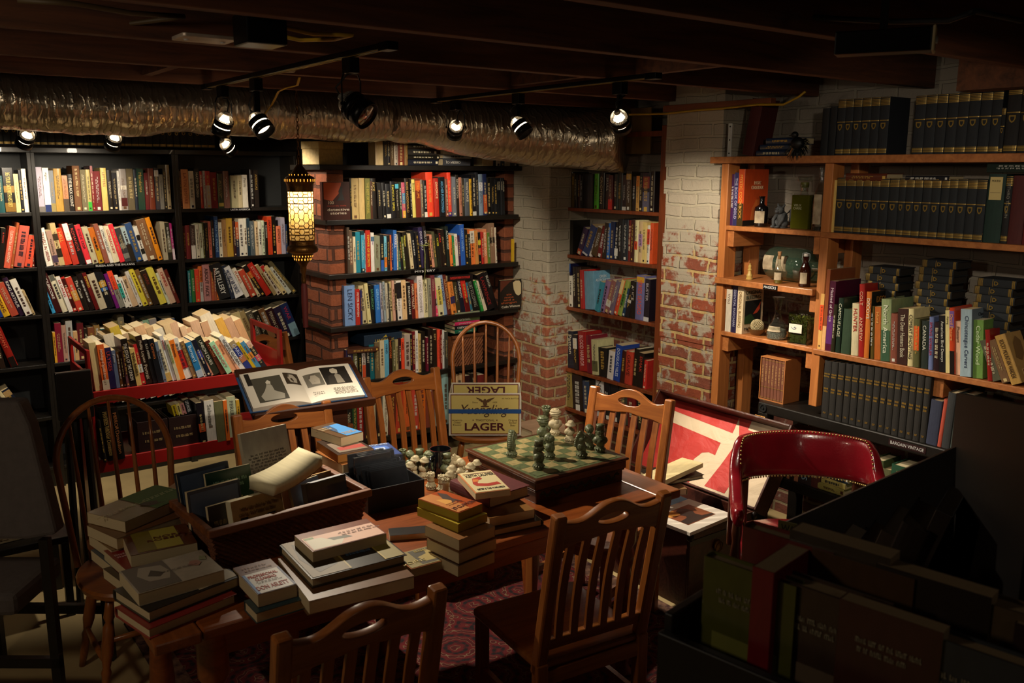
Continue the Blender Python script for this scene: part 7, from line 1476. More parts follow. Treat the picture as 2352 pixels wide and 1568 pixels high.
z = CZ[4] + .226
for w_, t, c, lb, ti in ((.17, .026, '145a44', 'green book lying lowest behind the hoop of the chair', None), (.18, .026, '15151a', 'black book lying second behind the hoop of the chair', 'CREATURE'), (.2, .024, 'b82a5a', 'bright pink book lying third behind the hoop of the chair', None), (.2, .03, '4a5a34', 'olive green book lying fourth behind the hoop of the chair', 'COUNTRY'), (.2, .032, '7a8068', 'grey green book on top of the flat pile behind the hoop', 'The Eighth')): z = flat(1048, 820, YC, z, w_, t, .14, c, lb, title=ti, tc='d0d0c8')
A = onY(1045, 870, YC + .0); r = empty('wicker_crate', (A.x, YC + .02, CZ[4]), 0, 'dark brown woven crate on the alcove shelf behind the hoop back chair', 'crate')
def weave(x0, y0, x1, y1, h):
    mb = MB(); n = 22; m = 14; L_ = Vector((x1 - x0, y1 - y0, 0)); nr = Vector((L_.y, -L_.x, 0)).normalized(); vs = []; fs = []
    for j in range(m + 1):
        for i in range(n + 1): vs.append(Vector((x0, y0, 0)) + L_ * (i / n) + nr * (.004 * (1 if (i + j) % 2 else -1)) + Vector((0, 0, .002 + h * j / m)))
    for j in range(m):
        for i in range(n): fs.append((j * (n + 1) + i, j * (n + 1) + i + 1, (j + 1) * (n + 1) + i + 1, (j + 1) * (n + 1) + i))
    o = mb.add(vs, fs).build('woven_panel', M_WICK, r); s_ = o.modifiers.new('s', 'SOLIDIFY'); s_.thickness = .005
weave(0, 0, .24, 0, .2); weave(.24, 0, .24, .22, .2); weave(0, .22, 0, 0, .2); MB().box(-.008, -.008, .195, .248, .01, .212).build('rim', M_WICK, r)
# ribbon hanging from a shelf
p = onY(973, 563, YC - .012); r = empty('ribbon_bookmark', p, 0, 'green and gold ribbon tied in a bow hanging off the Mystery shelf', 'ribbon'); M_RIB = mat('gold_green_ribbon', '8a9050', .4, .3, var=.4, scale=90)
MB().tube([(0, 0, 0), (-.02, -.006, .012), (-.045, -.004, .008), (-.02, -.004, -.002), (0, 0, 0), (.02, -.004, .012), (.045, -.004, .006), (.02, -.006, -.004), (0, 0, 0)], .0035, 6, flat=.3).build('bow', M_RIB, r, smooth=True)
MB().tube([(0, 0, 0), (.004, -.005, -.05), (-.002, -.008, -.12), (.003, -.006, -.17)], .0035, 6, flat=.3).build('tail', M_RIB, r, smooth=True); MB().tube([(0, 0, 0), (.008, -.006, -.06), (.004, -.010, -.16), (-.004, -.006, -.24), (.010, -.006, -.262)], .002, 6).build('tail', M_RIB, r, smooth=True)
# slim yellow book by the pier
face_out((1176, 602), (1181, 602), YC + .03, CZ[2] + .001, .155, .012, 'c8a020', 'slim yellow book standing edge on against the pier', [])
# ------------------------------------------------------------------ plank shelves: bottles and curios
def thin_glass(name, tint, body=0., bcol='6a9a7c'):
    m, nt, b = nodes(name); MATS[name] = m; L_ = nt.links.new; out = nt.nodes['Material Output']; nt.nodes.remove(b)
    t = N(nt, 'ShaderNodeBsdfTransparent'); t.inputs[0].default_value = (*rgb(tint), 1); g = N(nt, 'ShaderNodeBsdfGlossy', Roughness=.04)
    lw = N(nt, 'ShaderNodeLayerWeight', Blend=.25); pw_ = N(nt, 'ShaderNodeMath', operation='MULTIPLY_ADD'); pw_.inputs[1].default_value = .55; pw_.inputs[2].default_value = .10; L_(lw.outputs['Facing'], pw_.inputs[0]); mx = N(nt, 'ShaderNodeMixShader'); L_(pw_.outputs[0], mx.inputs[0])
    src = t
    if body:
        d = N(nt, 'ShaderNodeBsdfTranslucent'); d.inputs[0].default_value = (*rgb(bcol), 1); df = N(nt, 'ShaderNodeBsdfDiffuse'); df.inputs[0].default_value = (*rgb(bcol), 1)
        m0 = N(nt, 'ShaderNodeMixShader'); L_(d.outputs[0], m0.inputs[1]); L_(df.outputs[0], m0.inputs[2]); m1 = N(nt, 'ShaderNodeMixShader'); m1.inputs[0].default_value = body; L_(t.outputs[0], m1.inputs[1]); L_(m0.outputs[0], m1.inputs[2]); src = m1
    L_(src.outputs[0], mx.inputs[1]); L_(g.outputs[0], mx.inputs[2])
    vo = N(nt, 'ShaderNodeTexNoise', Scale=45.0); tc = N(nt, 'ShaderNodeTexCoord'); L_(tc.outputs['Object'], vo.inputs['Vector']); bp = N(nt, 'ShaderNodeBump', Strength=.25, Distance=.004); L_(vo.outputs[0], bp.inputs['Height']); L_(bp.outputs[0], g.inputs['Normal'])
    L_(mx.outputs[0], out.inputs[0]); return m
M_GL = thin_glass('clear_glass', 'f0f4f0'); M_GG = thin_glass('green_glass', 'a8c4b0', .4, '64806e'); M_DG = mat('dark_bottle_glass', '0d0b0c', .08, coat=.4)
M_CORK = mat('cork', 'a87a50', .85, var=.3, scale=70); M_LABEL = mat('aged_label', 'b8a88c', .7, var=.3, scale=25, col2='8a7a64')
def pt(px, py, back=.1): return onX(px, py, XR + back)
def lath(prof, k=1., z0=0.): return [(a * k, b * k + z0) for a, b in prof]
def at_shelf(px, z, back):
    y = None; p = onX(px, 600, XR + back); 
    for _ in range(5): p = onX(px, pix((XR + back, p.y, z))[1], XR + back)
    return Vector((XR + back, p.y, z))
FACE = -PI / 2 - .15   # labels turned to the room
def bottle(nm, px, z, back, prof, mt, label, cat='bottle', liquid=None, cork=None, lab=None, lm=None, n=28):
    p = at_shelf(px, z, back); r = empty(nm, (p.x, p.y, z + .0006), 0, label, cat)
    inner = [(max(0, a - .0022), b) for a, b in reversed(prof) if a > .004]
    MB().lathe(prof + (inner if mt is M_GL and False else []), n).build('glass', mt, r, smooth=2)
    if liquid: MB().lathe(liquid[0], n).build('liquid', liquid[1], r, smooth=2)
    if cork: MB().lathe(cork, 16).build('stopper', M_CORK if lm is None else M_CORK, r, smooth=2)
    if lab: R_, z0, z1, w_ = lab; MB().lathe([(R_, z0), (R_, z1)], 14, None, 0, PI + .35 - w_, PI + .35 + w_).build('paper_label', M_LABEL, r, smooth=True)
    return r
Z1, Z2_, Z3 = RZ[3], RZ[4], RZ[5]
# top row: ink bottle, gargoyle, green decanter, tall spirit bottle
bottle('ink_bottle', 1747, Z1, .08, [(0, 0), (.034, 0), (.036, .004), (.036, .085), (.033, .098), (.016, .108), (.013, .115), (.013, .145), (.016, .146), (.016, .152), (0, .152)], M_DG, 'squat black bottle with a pale label beside the orange cookbook', lab=(.0365, .018, .078, .75))
p = at_shelf(1793, Z1, .07); r = empty('gargoyle_figurine', (p.x, p.y, Z1 + .0005), -PI / 2 - .2, 'crouching grey stone gargoyle between the black bottle and green decanter', 'figurine'); M_GAR = mat('grey_stone', '4a4c4e', .75, var=.4, scale=50, bump=.5)
g = MB(); g.ball((0, .008, .048), (.028, .024, .036), 14, 10); g.ball((0, -.012, .088), (.022, .02, .020), 14, 10); g.ball((0, -.03, .082), (.011, .011, .009), 10, 7)
for s in (-1, 1):
    g.tube([(s * .024, -.004, .066), (s * .032, -.022, .04), (s * .018, -.032, .012)], [.011, .009, .008], 8); g.ball((s * .018, -.036, .007), (.010, .014, .007), 8, 6); g.ball((s * .024, .0, .022), (.016, .024, .020), 10, 7)
    g.tube([(s * .015, -.006, .102), (s * .024, -.004, .115), (s * .022, -.006, .122)], [.007, .005, .001], 7); g.ball((s * .0085, -.030, .093), .0035, 7, 5)
g.lathe([(.034, 0), (.034, .008), (0, .008)], 16); g.build('body', M_GAR, r, smooth=True)
w_ = MB()
for s in (-1, 1): w_.tube([(s * .012, .024, .07), (s * .035, .034, .095), (s * .042, .03, .06), (s * .03, .028, .03)], [.006, .012, .012, .005], 8, flat=.4)
w_.build('wing', M_GAR, r, smooth=True)
p = at_shelf(1842, Z1, .085); r = empty('square_decanter', (p.x, p.y, Z1 + .0006), -PI / 2 + .1, 'square green decanter with a glass block stopper and white lettering', 'decanter')
M_OLG = mat('olive_liquor_glass', '4a4a12', .1, var=.2, scale=10, coat=.4); MB().box(-.048, -.034, 0, .048, .034, .165).build('bottle_body', M_OLG, r, bevel=.006)
MB().lathe([(.022, .164), (.018, .17), (.018, .2), (.021, .203), (.021, .215), (.017, .215), (.017, .18)], 20).build('neck', M_GL, r, smooth=2); MB().lathe([(.0185, .2), (.0205, .218), (.0185, .225)], 20).build('collar', mat('olive_wrap', '5a5a20', .5), r, smooth=2)
MB().box(-.03, -.021, .228, .03, .021, .255).build('stopper', M_GL, r, bevel=.005); put_text('VIEUX\nCARRE', r, basis((1, 0, 0), (0, 0, 1), (0, -1, 0), (-.012, -.0345, .108)), .044, .026, 'a8a888')
bottle('spirit_bottle', 1880, Z1, .07, [(0, 0), (.034, 0), (.036, .004), (.036, .14), (.030, .17), (.016, .21), (.0125, .235), (.0125, .285), (.015, .286), (.015, .30), (.0125, .30)], M_GL, 'tall clear spirit bottle with a long pointed paper label beside the upright', liquid=([(0, .003), (.033, .003), (.033, .02), (0, .02)], mat('dark_liquid', '1a2420', .1)), lab=(.0365, .03, .17, .7))
# middle row: chess pawn, big round green jar, two small bottles, jar
p = at_shelf(1721, Z2_, .05); tag(MB().lathe([(.0175, 0), (.018, .006), (.014, .010), (.0155, .016), (.0155, .022), (.010, .030), (.008, .044), (.0115, .047), (.0115, .052), (.007, .056), (.009, .064), (.0085, .070), (.004, .074), (.0045, .08), (0, .082)], 22).build('wooden_king', mat('boxwood', 'b89a54', .4), None, (p.x, p.y, Z2_ + .0005), smooth=2), 'small boxwood chess king standing alone on the Magicks shelf', 'chess piece')
p = at_shelf(1818, Z2_, .16); r = empty('carboy', (p.x, p.y, Z2_ + .0006), 0, 'large bubbly green glass jar lying behind the two small bottles', 'jar')
gm = Matrix.Translation((0, 0, .085)) @ Matrix.Rotation(PI / 2, 4, 'X'); MB().lathe([(0, -.14), (.05, -.14), (.076, -.125), (.084, -.1), (.084, .06), (.078, .09), (.05, .118), (.026, .13), (.024, .16), (.028, .162), (.028, .17), (.0, .17)], 32, gm).build('glass', M_GG, r, smooth=2)
for y0 in (.02, .10): MB().lathe([(.0848, -.02), (.0848, .04)], 10, Matrix.Translation((0, y0, .085)) @ Matrix.Rotation(PI / 2, 4, 'X'), 0, PI - .55, PI + .35).build('paper_label', M_LABEL, r, smooth=True)
bottle('oil_bottle', 1787, Z2_, .035, [(0, 0), (.021, 0), (.022, .003), (.022, .052), (.02, .066), (.011, .085), (.0085, .095), (.0085, .135), (.0105, .136), (.0105, .14), (.0085, .14)], M_GL, 'small clear oil bottle with a cork standing before the green jar', liquid=([(0, .002), (.020, .002), (.020, .03), (0, .03)], mat('golden_oil', '8a7a14', .1, trans=.5)), cork=[(0, .12), (.0075, .12), (.009, .15), (.0105, .15), (.0105, .158), (0, .158)], lab=(.0225, .018, .055, .9))
q = bottle('swing_top_bottle', 1847, Z2_, .03, [(0, 0), (.026, 0), (.028, .004), (.028, .07), (.026, .085), (.016, .108), (.012, .12), (.012, .138), (.0145, .139), (.0145, .147), (0, .147)], mat('brown_glass', '3a160a', .06, trans=.5), 'brown swing top bottle with a cream label beside the green jar', liquid=([(0, .002), (.0255, .002), (.0255, .083), (0, .083)], M_DG), lab=(.0285, .016, .07, .62))
MB().lathe([(0, .147), (.011, .147), (.012, .155), (.009, .16), (0, .16)], 14).build('swing_stopper', mat('white_ceramic', 'c8c0b8', .3), q, smooth=2); MB().tube([(0, -.014, .12), (0, -.022, .135), (0, -.02, .16), (0, 0, .164), (0, .02, .16), (0, .022, .13), (.004, .016, .11)], .0013, 6).build('wire_bail', M_STEEL, q, smooth=True)
bottle('preserve_jar', 1934, RZ[2] + .0, .22, [(0, 0), (.042, 0), (.044, .005), (.044, .26), (.04, .285), (.026, .305), (.024, .33), (.027, .331), (.027, .345), (.024, .345)], M_GL, 'clear stoppered jar far back beyond the timber upright', 'jar', lab=(.0445, .17, .24, .8))
# lower row: bowl with pearls, carafe, moss in a glass cube
p = at_shelf(1738, Z3, .06); r = empty('bead_bowl', (p.x, p.y, Z3 + .0005), 0, 'small brown bowl holding a ball of pearly beads', 'bowl')
MB().lathe([(0, 0), (.022, 0), (.026, .004), (.042, .022), (.048, .034), (.046, .034), (.04, .024), (.024, .007), (0, .006)], 28).build('bowl', mat('brown_bowl', '6a4a28', .35, coat=.4), r, smooth=2)
mb = MB(); rr = random.Random(4)
for i in range(260):
    a = i * 2.39996; zc_ = 1 - 2 * (i + .5) / 260; rad = math.sqrt(1 - zc_ * zc_); mb.ball((.032 * rad * math.cos(a), .032 * rad * math.sin(a), .048 + .032 * zc_), .0034, 6, 4)
o = mb.build('pearl_bead_pattern', mat('pearl_beads', 'b8a880', .25, coat=.5), r, smooth=True)
cf = [(0, .001), (.044, .001), (.05, .006), (.052, .03), (.044, .06), (.028, .09), (.0165, .125), (.016, .15), (.022, .19), (.031, .213)]
r = bottle('glass_carafe', 1783, Z3, .055, cf, M_GL, 'clear glass carafe half full of glittering beads labelled as tears', 'carafe'); o = MB().lathe([(0, .003), (.047, .004), (.049, .03), (.042, .05), (.02, .055), (0, .055)], 24).build('glass_beads', mat('glitter_beads', '9a9a90', .2, .3, var=.6, scale=220, bump=1., bscale=220), r, smooth=2); o['kind'] = 'stuff'
MB().lathe([(.0495, .042), (.0402, .068)], 12, None, 0, PI - .6, PI + 1.0).build('paper_label', M_LABEL, r, smooth=True)
p = at_shelf(1842, Z3, .07); r = empty('moss_terrarium', (p.x, p.y, Z3 + .0005), -PI / 2 + .12, 'square glass vase packed with green moss with a white label', 'vase')
w2 = .052; h_ = .155; mb = MB()
for x0, y0, x1, y1 in ((-w2, -w2, w2, -w2 + .0025), (-w2, w2 - .0025, w2, w2), (-w2, -w2, -w2 + .0025, w2), (w2 - .0025, -w2, w2, w2)): mb.box(x0, y0, 0, x1, y1, h_)
mb.box(-w2, -w2, 0, w2, w2, .004); mb.build('glass', M_GL, r)
mb = MB(); rr = random.Random(2)
for i in range(900):
    x, y, z = rr.uniform(-.046, .046), rr.uniform(-.046, .046), rr.uniform(.01, .125); a = rr.uniform(0, 6.28); L_ = .018
    d_ = Vector((math.cos(a), math.sin(a), rr.uniform(-.5, .9))).normalized() * L_; q = Vector((x, y, z)); e = q + d_; e.x = max(-.047, min(.047, e.x)); e.y = max(-.047, min(.047, e.y)); mb.tube([q, (q + e) / 2 + Vector((0, 0, .004)), e], .0014, 3, cap=False)
o = mb.build('moss', mat('green_moss', '6a7020', .85, var=.5, scale=60), r); o['kind'] = 'stuff'; MB().box(-.042, -.042, .005, .042, .042, .1).build('moss_core', mat('moss_core', '4a5018', .9, var=.5, scale=60, bump=1.), r)
lb_ = MB().box(-.046, -w2 - .0012, .055, .022, -w2 - .0002, .098).build('paper_label', M_WHITE, r)
MB().tube([(-.034, -w2 - .0016, .083), (-.026, -w2 - .0016, .074), (-.014, -w2 - .0016, .074), (-.008, -w2 - .0016, .081), (-.014, -w2 - .0016, .085), (-.02, -w2 - .0016, .08)], .003, 6, flat=.25).build('blue_emblem', mat('blue_ink', '2a5a8a', .6), lb_)
# slipcase of brown volumes on the utility shelf
p = at_shelf(1742, RZ[6], .03); r = empty('slipcase', (p.x, p.y, RZ[6] + .0005), -PI / 2, 'orange tan slipcase holding seven narrow brown volumes', 'slipcase')
M_SLC = mat('tan_slipcase', 'a86a38', .6, var=.1); sw_, sd2, sh2 = .152, .13, .225
for x0, z0, x1, z1 in ((0, 0, .004, sh2), (sw_ - .004, 0, sw_, sh2), (.004, 0, sw_ - .004, .004), (.004, sh2 - .004, sw_ - .004, sh2)): MB().box(x0, 0, z0, x1, sd2, z1).build('case_wall', M_SLC, r)
MB().box(.004, sd2 - .004, .004, sw_ - .004, sd2, sh2 - .004).build('case_wall', M_SLC, r)
for i in range(7):
    x = .0045 + (i + .5) * (sw_ - .009) / 7; t = (sw_ - .009) / 7 * .96
    b_ = book(Matrix.Translation((p.x, p.y, RZ[6] + .0055)) @ Matrix.Rotation(-PI / 2, 4, 'Z') @ Matrix.Translation((x, .004, 0)), t, .115, .212, '6a3a26', 'h', 'cased_volume', f'narrow brown volume, {ordinal(i + 1)} from the pier side in the tan slipcase', 'volumes in the slipcase', None, None, (), False, True, 'c8b48c', i)
    for z in (.30, .96, .03): ob('gilt_line', GLINE, b_, (0, .003, .212 * z), scale=(t * .9, .0085, .0016))
    o = ob('spine_title', DASH1[i % 5], b_, color='b08c58'); o.matrix_local = basis((0, 0, -1), (1, 0, 0), (0, -1, 0), (0, -.0008, .13)) @ Matrix.Diagonal((.11, t * .4, .1, 1))
# curios along the top plank
p = at_shelf(1674, RZ[0], .0); r = empty('steel_bracket', (p.x, p.y, RZ[0]), -PI / 2, 'shiny zinc angle bracket with three holes on the end of the top plank', 'bracket')
hb2 = (onX(1674, 283, XR).z - RZ[0]); MB().box(-.013, 0, .0006, .013, .003, hb2).box(-.013, .003, .0006, .013, .03, .0036).build('angle_plate', M_STEEL, r, bevel=.001)
mb = MB()
for k in (.1, .5, .9): mb.lathe([(0, .0012), (.0042, .0012), (.0042, .0004)], 12, basis((1, 0, 0), (0, 0, 1), (0, -1, 0), (0, 0, hb2 * k)))
mb.build('screw_hole', M_RUBBER, r)
row('Y', XR, RZ[0], 1690, 346, '26 124 4a1210 n c /-10', 'top plank by the zinc bracket', 'the zinc bracket', False, 'old books on the top plank', kind='h', sb=.03, dp=.13)
row('Y', XR, RZ[0], 1872, 346, '16 104 15171b n c;16 108 17191d n c', 'top plank beside the black bird', 'the black bird', False, 'old books on the top plank', kind='h', sb=.03, dp=.15)
z = RZ[0]
for px, w_, t, lb in ((1725, .2, .028, 'lowest of three blue cloth books lying beside the leaning red one'), (1733, .2, .028, 'middle of three blue cloth books lying beside the leaning red one'), (1746, .19, .03, 'topmost of three blue cloth books lying beside the leaning red one')):
    z = flat(px, 345, XR, z, w_, t, .13, '1c2c48', lb, axis='Y', kind='h', sb=.04)
# black feathered bird ornament hanging over the plank edge
p = at_shelf(1830, RZ[0], -.01); r = empty('black_bird_ornament', (p.x, p.y, RZ[0] + .035), -PI / 2, 'black feathered bird ornament perched at the edge of the top plank', 'ornament'); M_FEA = mat('black_feathers', '0d0d0f', .5, var=.5, scale=70)
g = MB(); g.ball((0, .0, .022), (.034, .026, .030), 14, 10); g.ball((-.012, -.008, .062), (.017, .016, .016), 12, 8); g.tube([(-.02, -.016, .062), (-.034, -.024, .058)], [.005, .001], 6); g.build('body', M_FEA, r, smooth=True)
mb = MB(); rr = random.Random(8)
for i in range(60):
    a = rr.uniform(-2.6, .6); b = rr.uniform(-.7, 1.0); d_ = Vector((math.cos(a) * .9, -.4 + .5 * rr.random(), math.sin(a) * .7)).normalized(); q = Vector((.0, 0, .022)) + d_ * .022; mb.tube([q, q + d_ * .028, q + d_ * .05 + Vector((0, 0, -.016))], [.004, .0045, .0006], 5, flat=.3)
mb.build('feathers', M_FEA, r); MB().tube([(-.012, -.02, -.0), (-.02, -.026, -.028), (-.034, -.026, -.042)], [.006, .010, .003], 7, flat=.4).build('raffia_tuft', mat('raffia', '8a5a34', .8, var=.3, scale=60), r)
# flat volumes over the blue and gold row, and the stacks below it
zt1 = RZ[1] + .235
flat(1938, 415, XR, zt1, .20, .034, .14, '5a2a1a', 'brown volume with a tan label lying on the blue and gold row', axis='Y', kind='h'); flat(2075, 418, XR, zt1 + .004, .19, .022, .13, '1a1c22', 'thin dark volume lying on the middle of the blue and gold row', axis='Y', kind='h'); flat(2262, 395, XR, zt1 + .04, .24, .04, .15, '14241e', 'dark green volume lying near the cut off end of the row', axis='Y', kind='h')
for px, n_, w_, back, nm in ((1985, 5, .155, .10, 'nearest the timber upright'), (2100, 7, .155, .12, 'in the tall middle stack'), (2236, 6, .155, .08, 'beyond the middle stack')):
    z = RZ[2] + .05 if False else RZ[2]
    base = {5: .07, 7: .04, 6: .03}[n_]
    top = {5: 596, 7: 580, 6: 623}[n_]
    zt2 = onX(px, top + 12, XR + back).z; t = .0315; z0 = RZ[2]; nn = int((zt2 - z0) / t); t = (zt2 - z0) / nn
    for i in range(nn):
        z0 = flat(px + (3 if i % 2 else -3) + (6 if i > nn - 3 and n_ == 7 else 0), 700, XR + back, z0, w_, t - .001, .13, '1a2026', f'blue and gold volume lying flat, {ordinal(i + 1)} from the bottom {nm}', axis='Y', kind='h', name='reference_volume', group='blue and gold volumes lying in stacks', sb=0, page='221d16', deco=lambda q_, t_, h_: gilt(q_, t_, h_, .13))
# lower utility shelf
row('Y', XR - .02, RZ[6] - .36, 1768, 1148, '22 76 a89a3a c n;12 72 17110f;26 78 a86a4a;30 76 2a1c1a ^RIVALS:8ab0c8;20 74 4a1c16;16 70 1a1614', 'lower utility shelf under the red chair back', 'the trunk', False, 'books on the lower utility shelf', kind='h', jit=.004, cloth=True)
row('Y', XR - .02, RZ[6] - .36, 1988, 1180, '26 110 4a5a34 c n;20 96 5a5a38 c n;44 114 14462c c ^THE_HISTORY_OF_LAW:a8a868;40 96 1c2430 c;30 90 2a1a14;34 92 6a6a58', 'lower utility shelf beyond the red chair', 'the red chair', False, 'books on the lower utility shelf', kind='h', cloth=True)
z = flat(1872, 1150, XR - .02, RZ[6] - .359, .14, .034, .11, '8a8044', 'lowest of the small books lying on the lower utility shelf', axis='Y'); z = flat(1880, 1140, XR - .02, z, .13, .03, .1, 'a89a58', 'gilt patterned small book lying second on the lower utility shelf', axis='Y'); flat(1890, 1130, XR - .02, z, .12, .04, .1, '23303c', 'dark book topping the small pile on the lower utility shelf', axis='Y')
q_ = RZ[6] - .30
A = onX(1785, 990, XR + .02); flat(1782, 985, XR + .0, A.z - .03, .25, .045, .17, 'b07a44', 'large tan edged book lying just under the utility shelf top', axis='Y', page='c89058', kind='p')
row('Y', XR + .12, RZ[6] - .12, 1930, 1010, '20 30 a08a48 c n;12 28 b05a4a c n', 'behind the red chair back', 'the trunk', False, 'books on the lower utility shelf', kind='h', cloth=True)
for i_ in range(ROWS_DONE - 2, len(ROWS)): pass
# late rows (their planes needed the things above)
_late = ROWS[ROWS_DONE - 2:]; del ROWS[:]; ROWS.extend(_late); emit_rows()
# ------------------------------------------------------------------ carton boxes on the lower cart shelf
M_BRB = mat('dark_brown_leatherette', '24100e', .45, var=.2, scale=40)
for px0, px1, lb in ((320, 392, 'dark brown gilt lettered box on the lower cart shelf, half behind the hoop chair'), (393, 462, 'dark brown box beside the first one on the lower cart shelf')):
    a, b = onY(px0, 1040, YCt + .01), onY(px1, 1030, YCt + .01); zb_ = _zlo; h_ = .155
    r = empty('leatherette_box', (a.x, YCt + .012, zb_ + .0005), 0, lb, 'box', 'brown boxes on the cart'); w_ = b.x - a.x - .004
    for x0, y0, x1, y1 in ((0, 0, w_, .005), (0, .2, w_, .205), (0, .005, .005, .2), (w_ - .005, .005, w_, .2)): MB().box(x0, y0, 0, x1, y1, h_).build('box_wall', M_BRB, r, bevel=.001)
    MB().box(.005, .005, 0, w_ - .005, .2, .004).build('bottom', M_BRB, r)
    for k, z in enumerate((.1, .06)):
        o = ob('gilt_lettering', DASH1[k + 1], r, color='a89060'); o.matrix_local = basis((1, 0, 0), (0, 0, 1), (0, -1, 0), (w_ * .5, -.0008, z)) @ Matrix.Diagonal((w_ * .7, .014, .1, 1))
row('X', YCt + .05, _zlo + .145, 402, 979, '11 26 c8b020 /12;9 28 d8c878;10 27 c88a8a;14 34 17171a ^LIFE_PROBE:c8c8c8;+6;10 26 5a1414 /0;10 34 d8c8a0', 'peeking out of the brown box', 'the dark panel', False, 'paperbacks in the brown boxes', kind='p', dp=.1, jit=.002)
_l = ROWS[-1]; del ROWS[:]; ROWS.append(_l); emit_rows()
# slim black folded stand leaning on the cart
a, b = onY(168, 1190, YCt - .10), onY(186, 850, YCt - .06)
r = empty('folded_easel', (a.x, YCt - .12, 0), 0, 'black folded easel leaning against the dark end of the red cart', 'easel'); zt_ = b.z
for k, (dx, dy) in enumerate(((0, 0), (.035, .015), (.07, 0))): MB().tube([(dx * 1.3 - .01, dy - .03, 0), (dx + .02, dy + .05, zt_)], .015, 8).build('leg', M_BLACK, r)
MB().box(-.02, .0, zt_ - .2, .12, .03, zt_ + .01).build('head_plate', M_BLACK, r, bevel=.004)
# ------------------------------------------------------------------ low bench with a heap of books beyond the cart's dark end
p = onZ(120, 1100, .38)
r = empty('low_bench', (.40, 4.10, 0), 0, 'low dark bench carrying a heap of books beside the cart', 'bench')
MB().box(-.24, -.18, .34, .18, .18, .37).build('bench_top', M_BLACK, r, bevel=.003)
for x in (-.22, .14):
    for y in (-.16, .14): MB().box(x, y, 0, x + .03, y + .03, .34).build('leg', M_BLACK, r)
z = .3705
for k, (c, t, rz, lb) in enumerate((('a8987a', .028, .1, 'pale book at the bottom of the heap on the low bench'), ('c0b498', .03, -.12, 'cream book second from the bottom of the heap on the low bench'), ('6a6a6c', .03, .05, 'grey book third from the bottom of the heap on the low bench'), ('3a4250', .034, -.05, 'slate blue covered book near the top of the heap on the low bench'), ('2a3038', .02, .2, 'dark thin book topping the heap on the low bench'))):
    M = basis((0, 0, 1), (math.cos(rz + 1.57), math.sin(rz + 1.57), 0), (math.cos(rz), math.sin(rz), 0)); M = basis((0, 0, -1), (math.cos(rz + PI / 2), math.sin(rz + PI / 2), 0), (-math.cos(rz), -math.sin(rz), 0), (.44 + .02 * k, 4.0, z + t / 2))
    book(M, t, .17, .24, c, 'h' if k % 2 else 'p', 'hardcover_book' if k % 2 else 'paperback_book', lb, 'books heaped on the low bench', seed=k); z += t + .0008
# ------------------------------------------------------------------ grey upholstered chair at the dark margin
r = empty('upholstered_chair', (0, 0, 0), 0, 'grey upholstered chair with a black frame in the dark at the picture margin', 'chair'); M_UPH = mat('grey_upholstery', '5c5450', .95, var=.12, scale=40, bump=.2, bscale=200)
gd = 2.95; gp = [deep(x, y, gd) for x, y in ((-190, 925), (40, 922), (66, 980), (128, 1228), (60, 1240), (-190, 1240))]
gn = (FW - Vector((0, 0, FW.z))).normalized() * .07
MB().add([p for p in gp] + [p + gn for p in gp], [tuple(range(6)), tuple(reversed(range(6, 12)))] + [((i + 1) % 6, i, i + 6, (i + 1) % 6 + 6) for i in range(6)]).build('back_cushion', M_UPH, r, bevel=.012)
rt = Vector((RT.x, RT.y, 0)).normalized(); gc = deep(-30, 1240, gd); gB = basis(rt, Vector((-rt.y, rt.x, 0)), (0, 0, 1), (gc.x, gc.y, 0))
MB().box(-.26, -.02, .40, .08, .30, .48, 0, gB).build('seat_cushion', M_UPH, r, bevel=.02)
for x in (-.26, .17):
    for y, z1 in ((.0, gc.z), (.38, .40)): MB().box(x, y, 0, x + .03, y + .03, z1, 0, gB).build('leg', M_BLACK, r)
for y in (.0, .38): MB().box(-.26, y, .2, .2, y + .025, .235, 0, gB).build('stretcher', M_BLACK, r)
# ------------------------------------------------------------------ red oriental rug
def rug_mat():
    m, nt, b = nodes('oriental_rug'); L_ = nt.links.new; b.inputs['Roughness'].default_value = .95
    tc = N(nt, 'ShaderNodeTexCoord'); vo = N(nt, 'ShaderNodeTexVoronoi', Scale=4.2, Randomness=.15); L_(tc.outputs['Object'], vo.inputs['Vector'])
    wv = N(nt, 'ShaderNodeMath', operation='SINE'); ml = N(nt, 'ShaderNodeMath', operation='MULTIPLY'); ml.inputs[1].default_value = 26; L_(vo.outputs['Distance'], ml.inputs[0]); L_(ml.outputs[0], wv.inputs[0])
    v2 = N(nt, 'ShaderNodeTexVoronoi', Scale=34.0, Randomness=.6); L_(tc.outputs['Object'], v2.inputs['Vector'])
    ad = N(nt, 'ShaderNodeMath', operation='MULTIPLY_ADD'); L_(v2.outputs['Distance'], ad.inputs[0]); ad.inputs[1].default_value = 1.6; L_(wv.outputs[0], ad.inputs[2])
    cr = N(nt, 'ShaderNodeValToRGB'); e = cr.color_ramp.elements; e[0].position = .2; e[0].color = (*rgb('160a10'), 1); e[1].position = .45; e[1].color = (*rgb('560c11'), 1)
    x = e.new(.78); x.color = (*rgb('5c0e12'), 1); x = e.new(.82); x.color = (*rgb('7a684e'), 1); x = e.new(.88); x.color = (*rgb('480a0e'), 1)
    mr = N(nt, 'ShaderNodeMapRange'); mr.inputs[1].default_value = -1; mr.inputs[2].default_value = 2; L_(ad.outputs[0], mr.inputs[0]); L_(mr.outputs[0], cr.inputs[0]); L_(cr.outputs[0], b.inputs['Base Color'])
    nz = N(nt, 'ShaderNodeTexNoise', Scale=220.0); L_(tc.outputs['Object'], nz.inputs['Vector']); bp = N(nt, 'ShaderNodeBump', Strength=.5, Distance=.004); L_(nz.outputs[0], bp.inputs['Height']); L_(bp.outputs[0], b.inputs['Normal']); return m
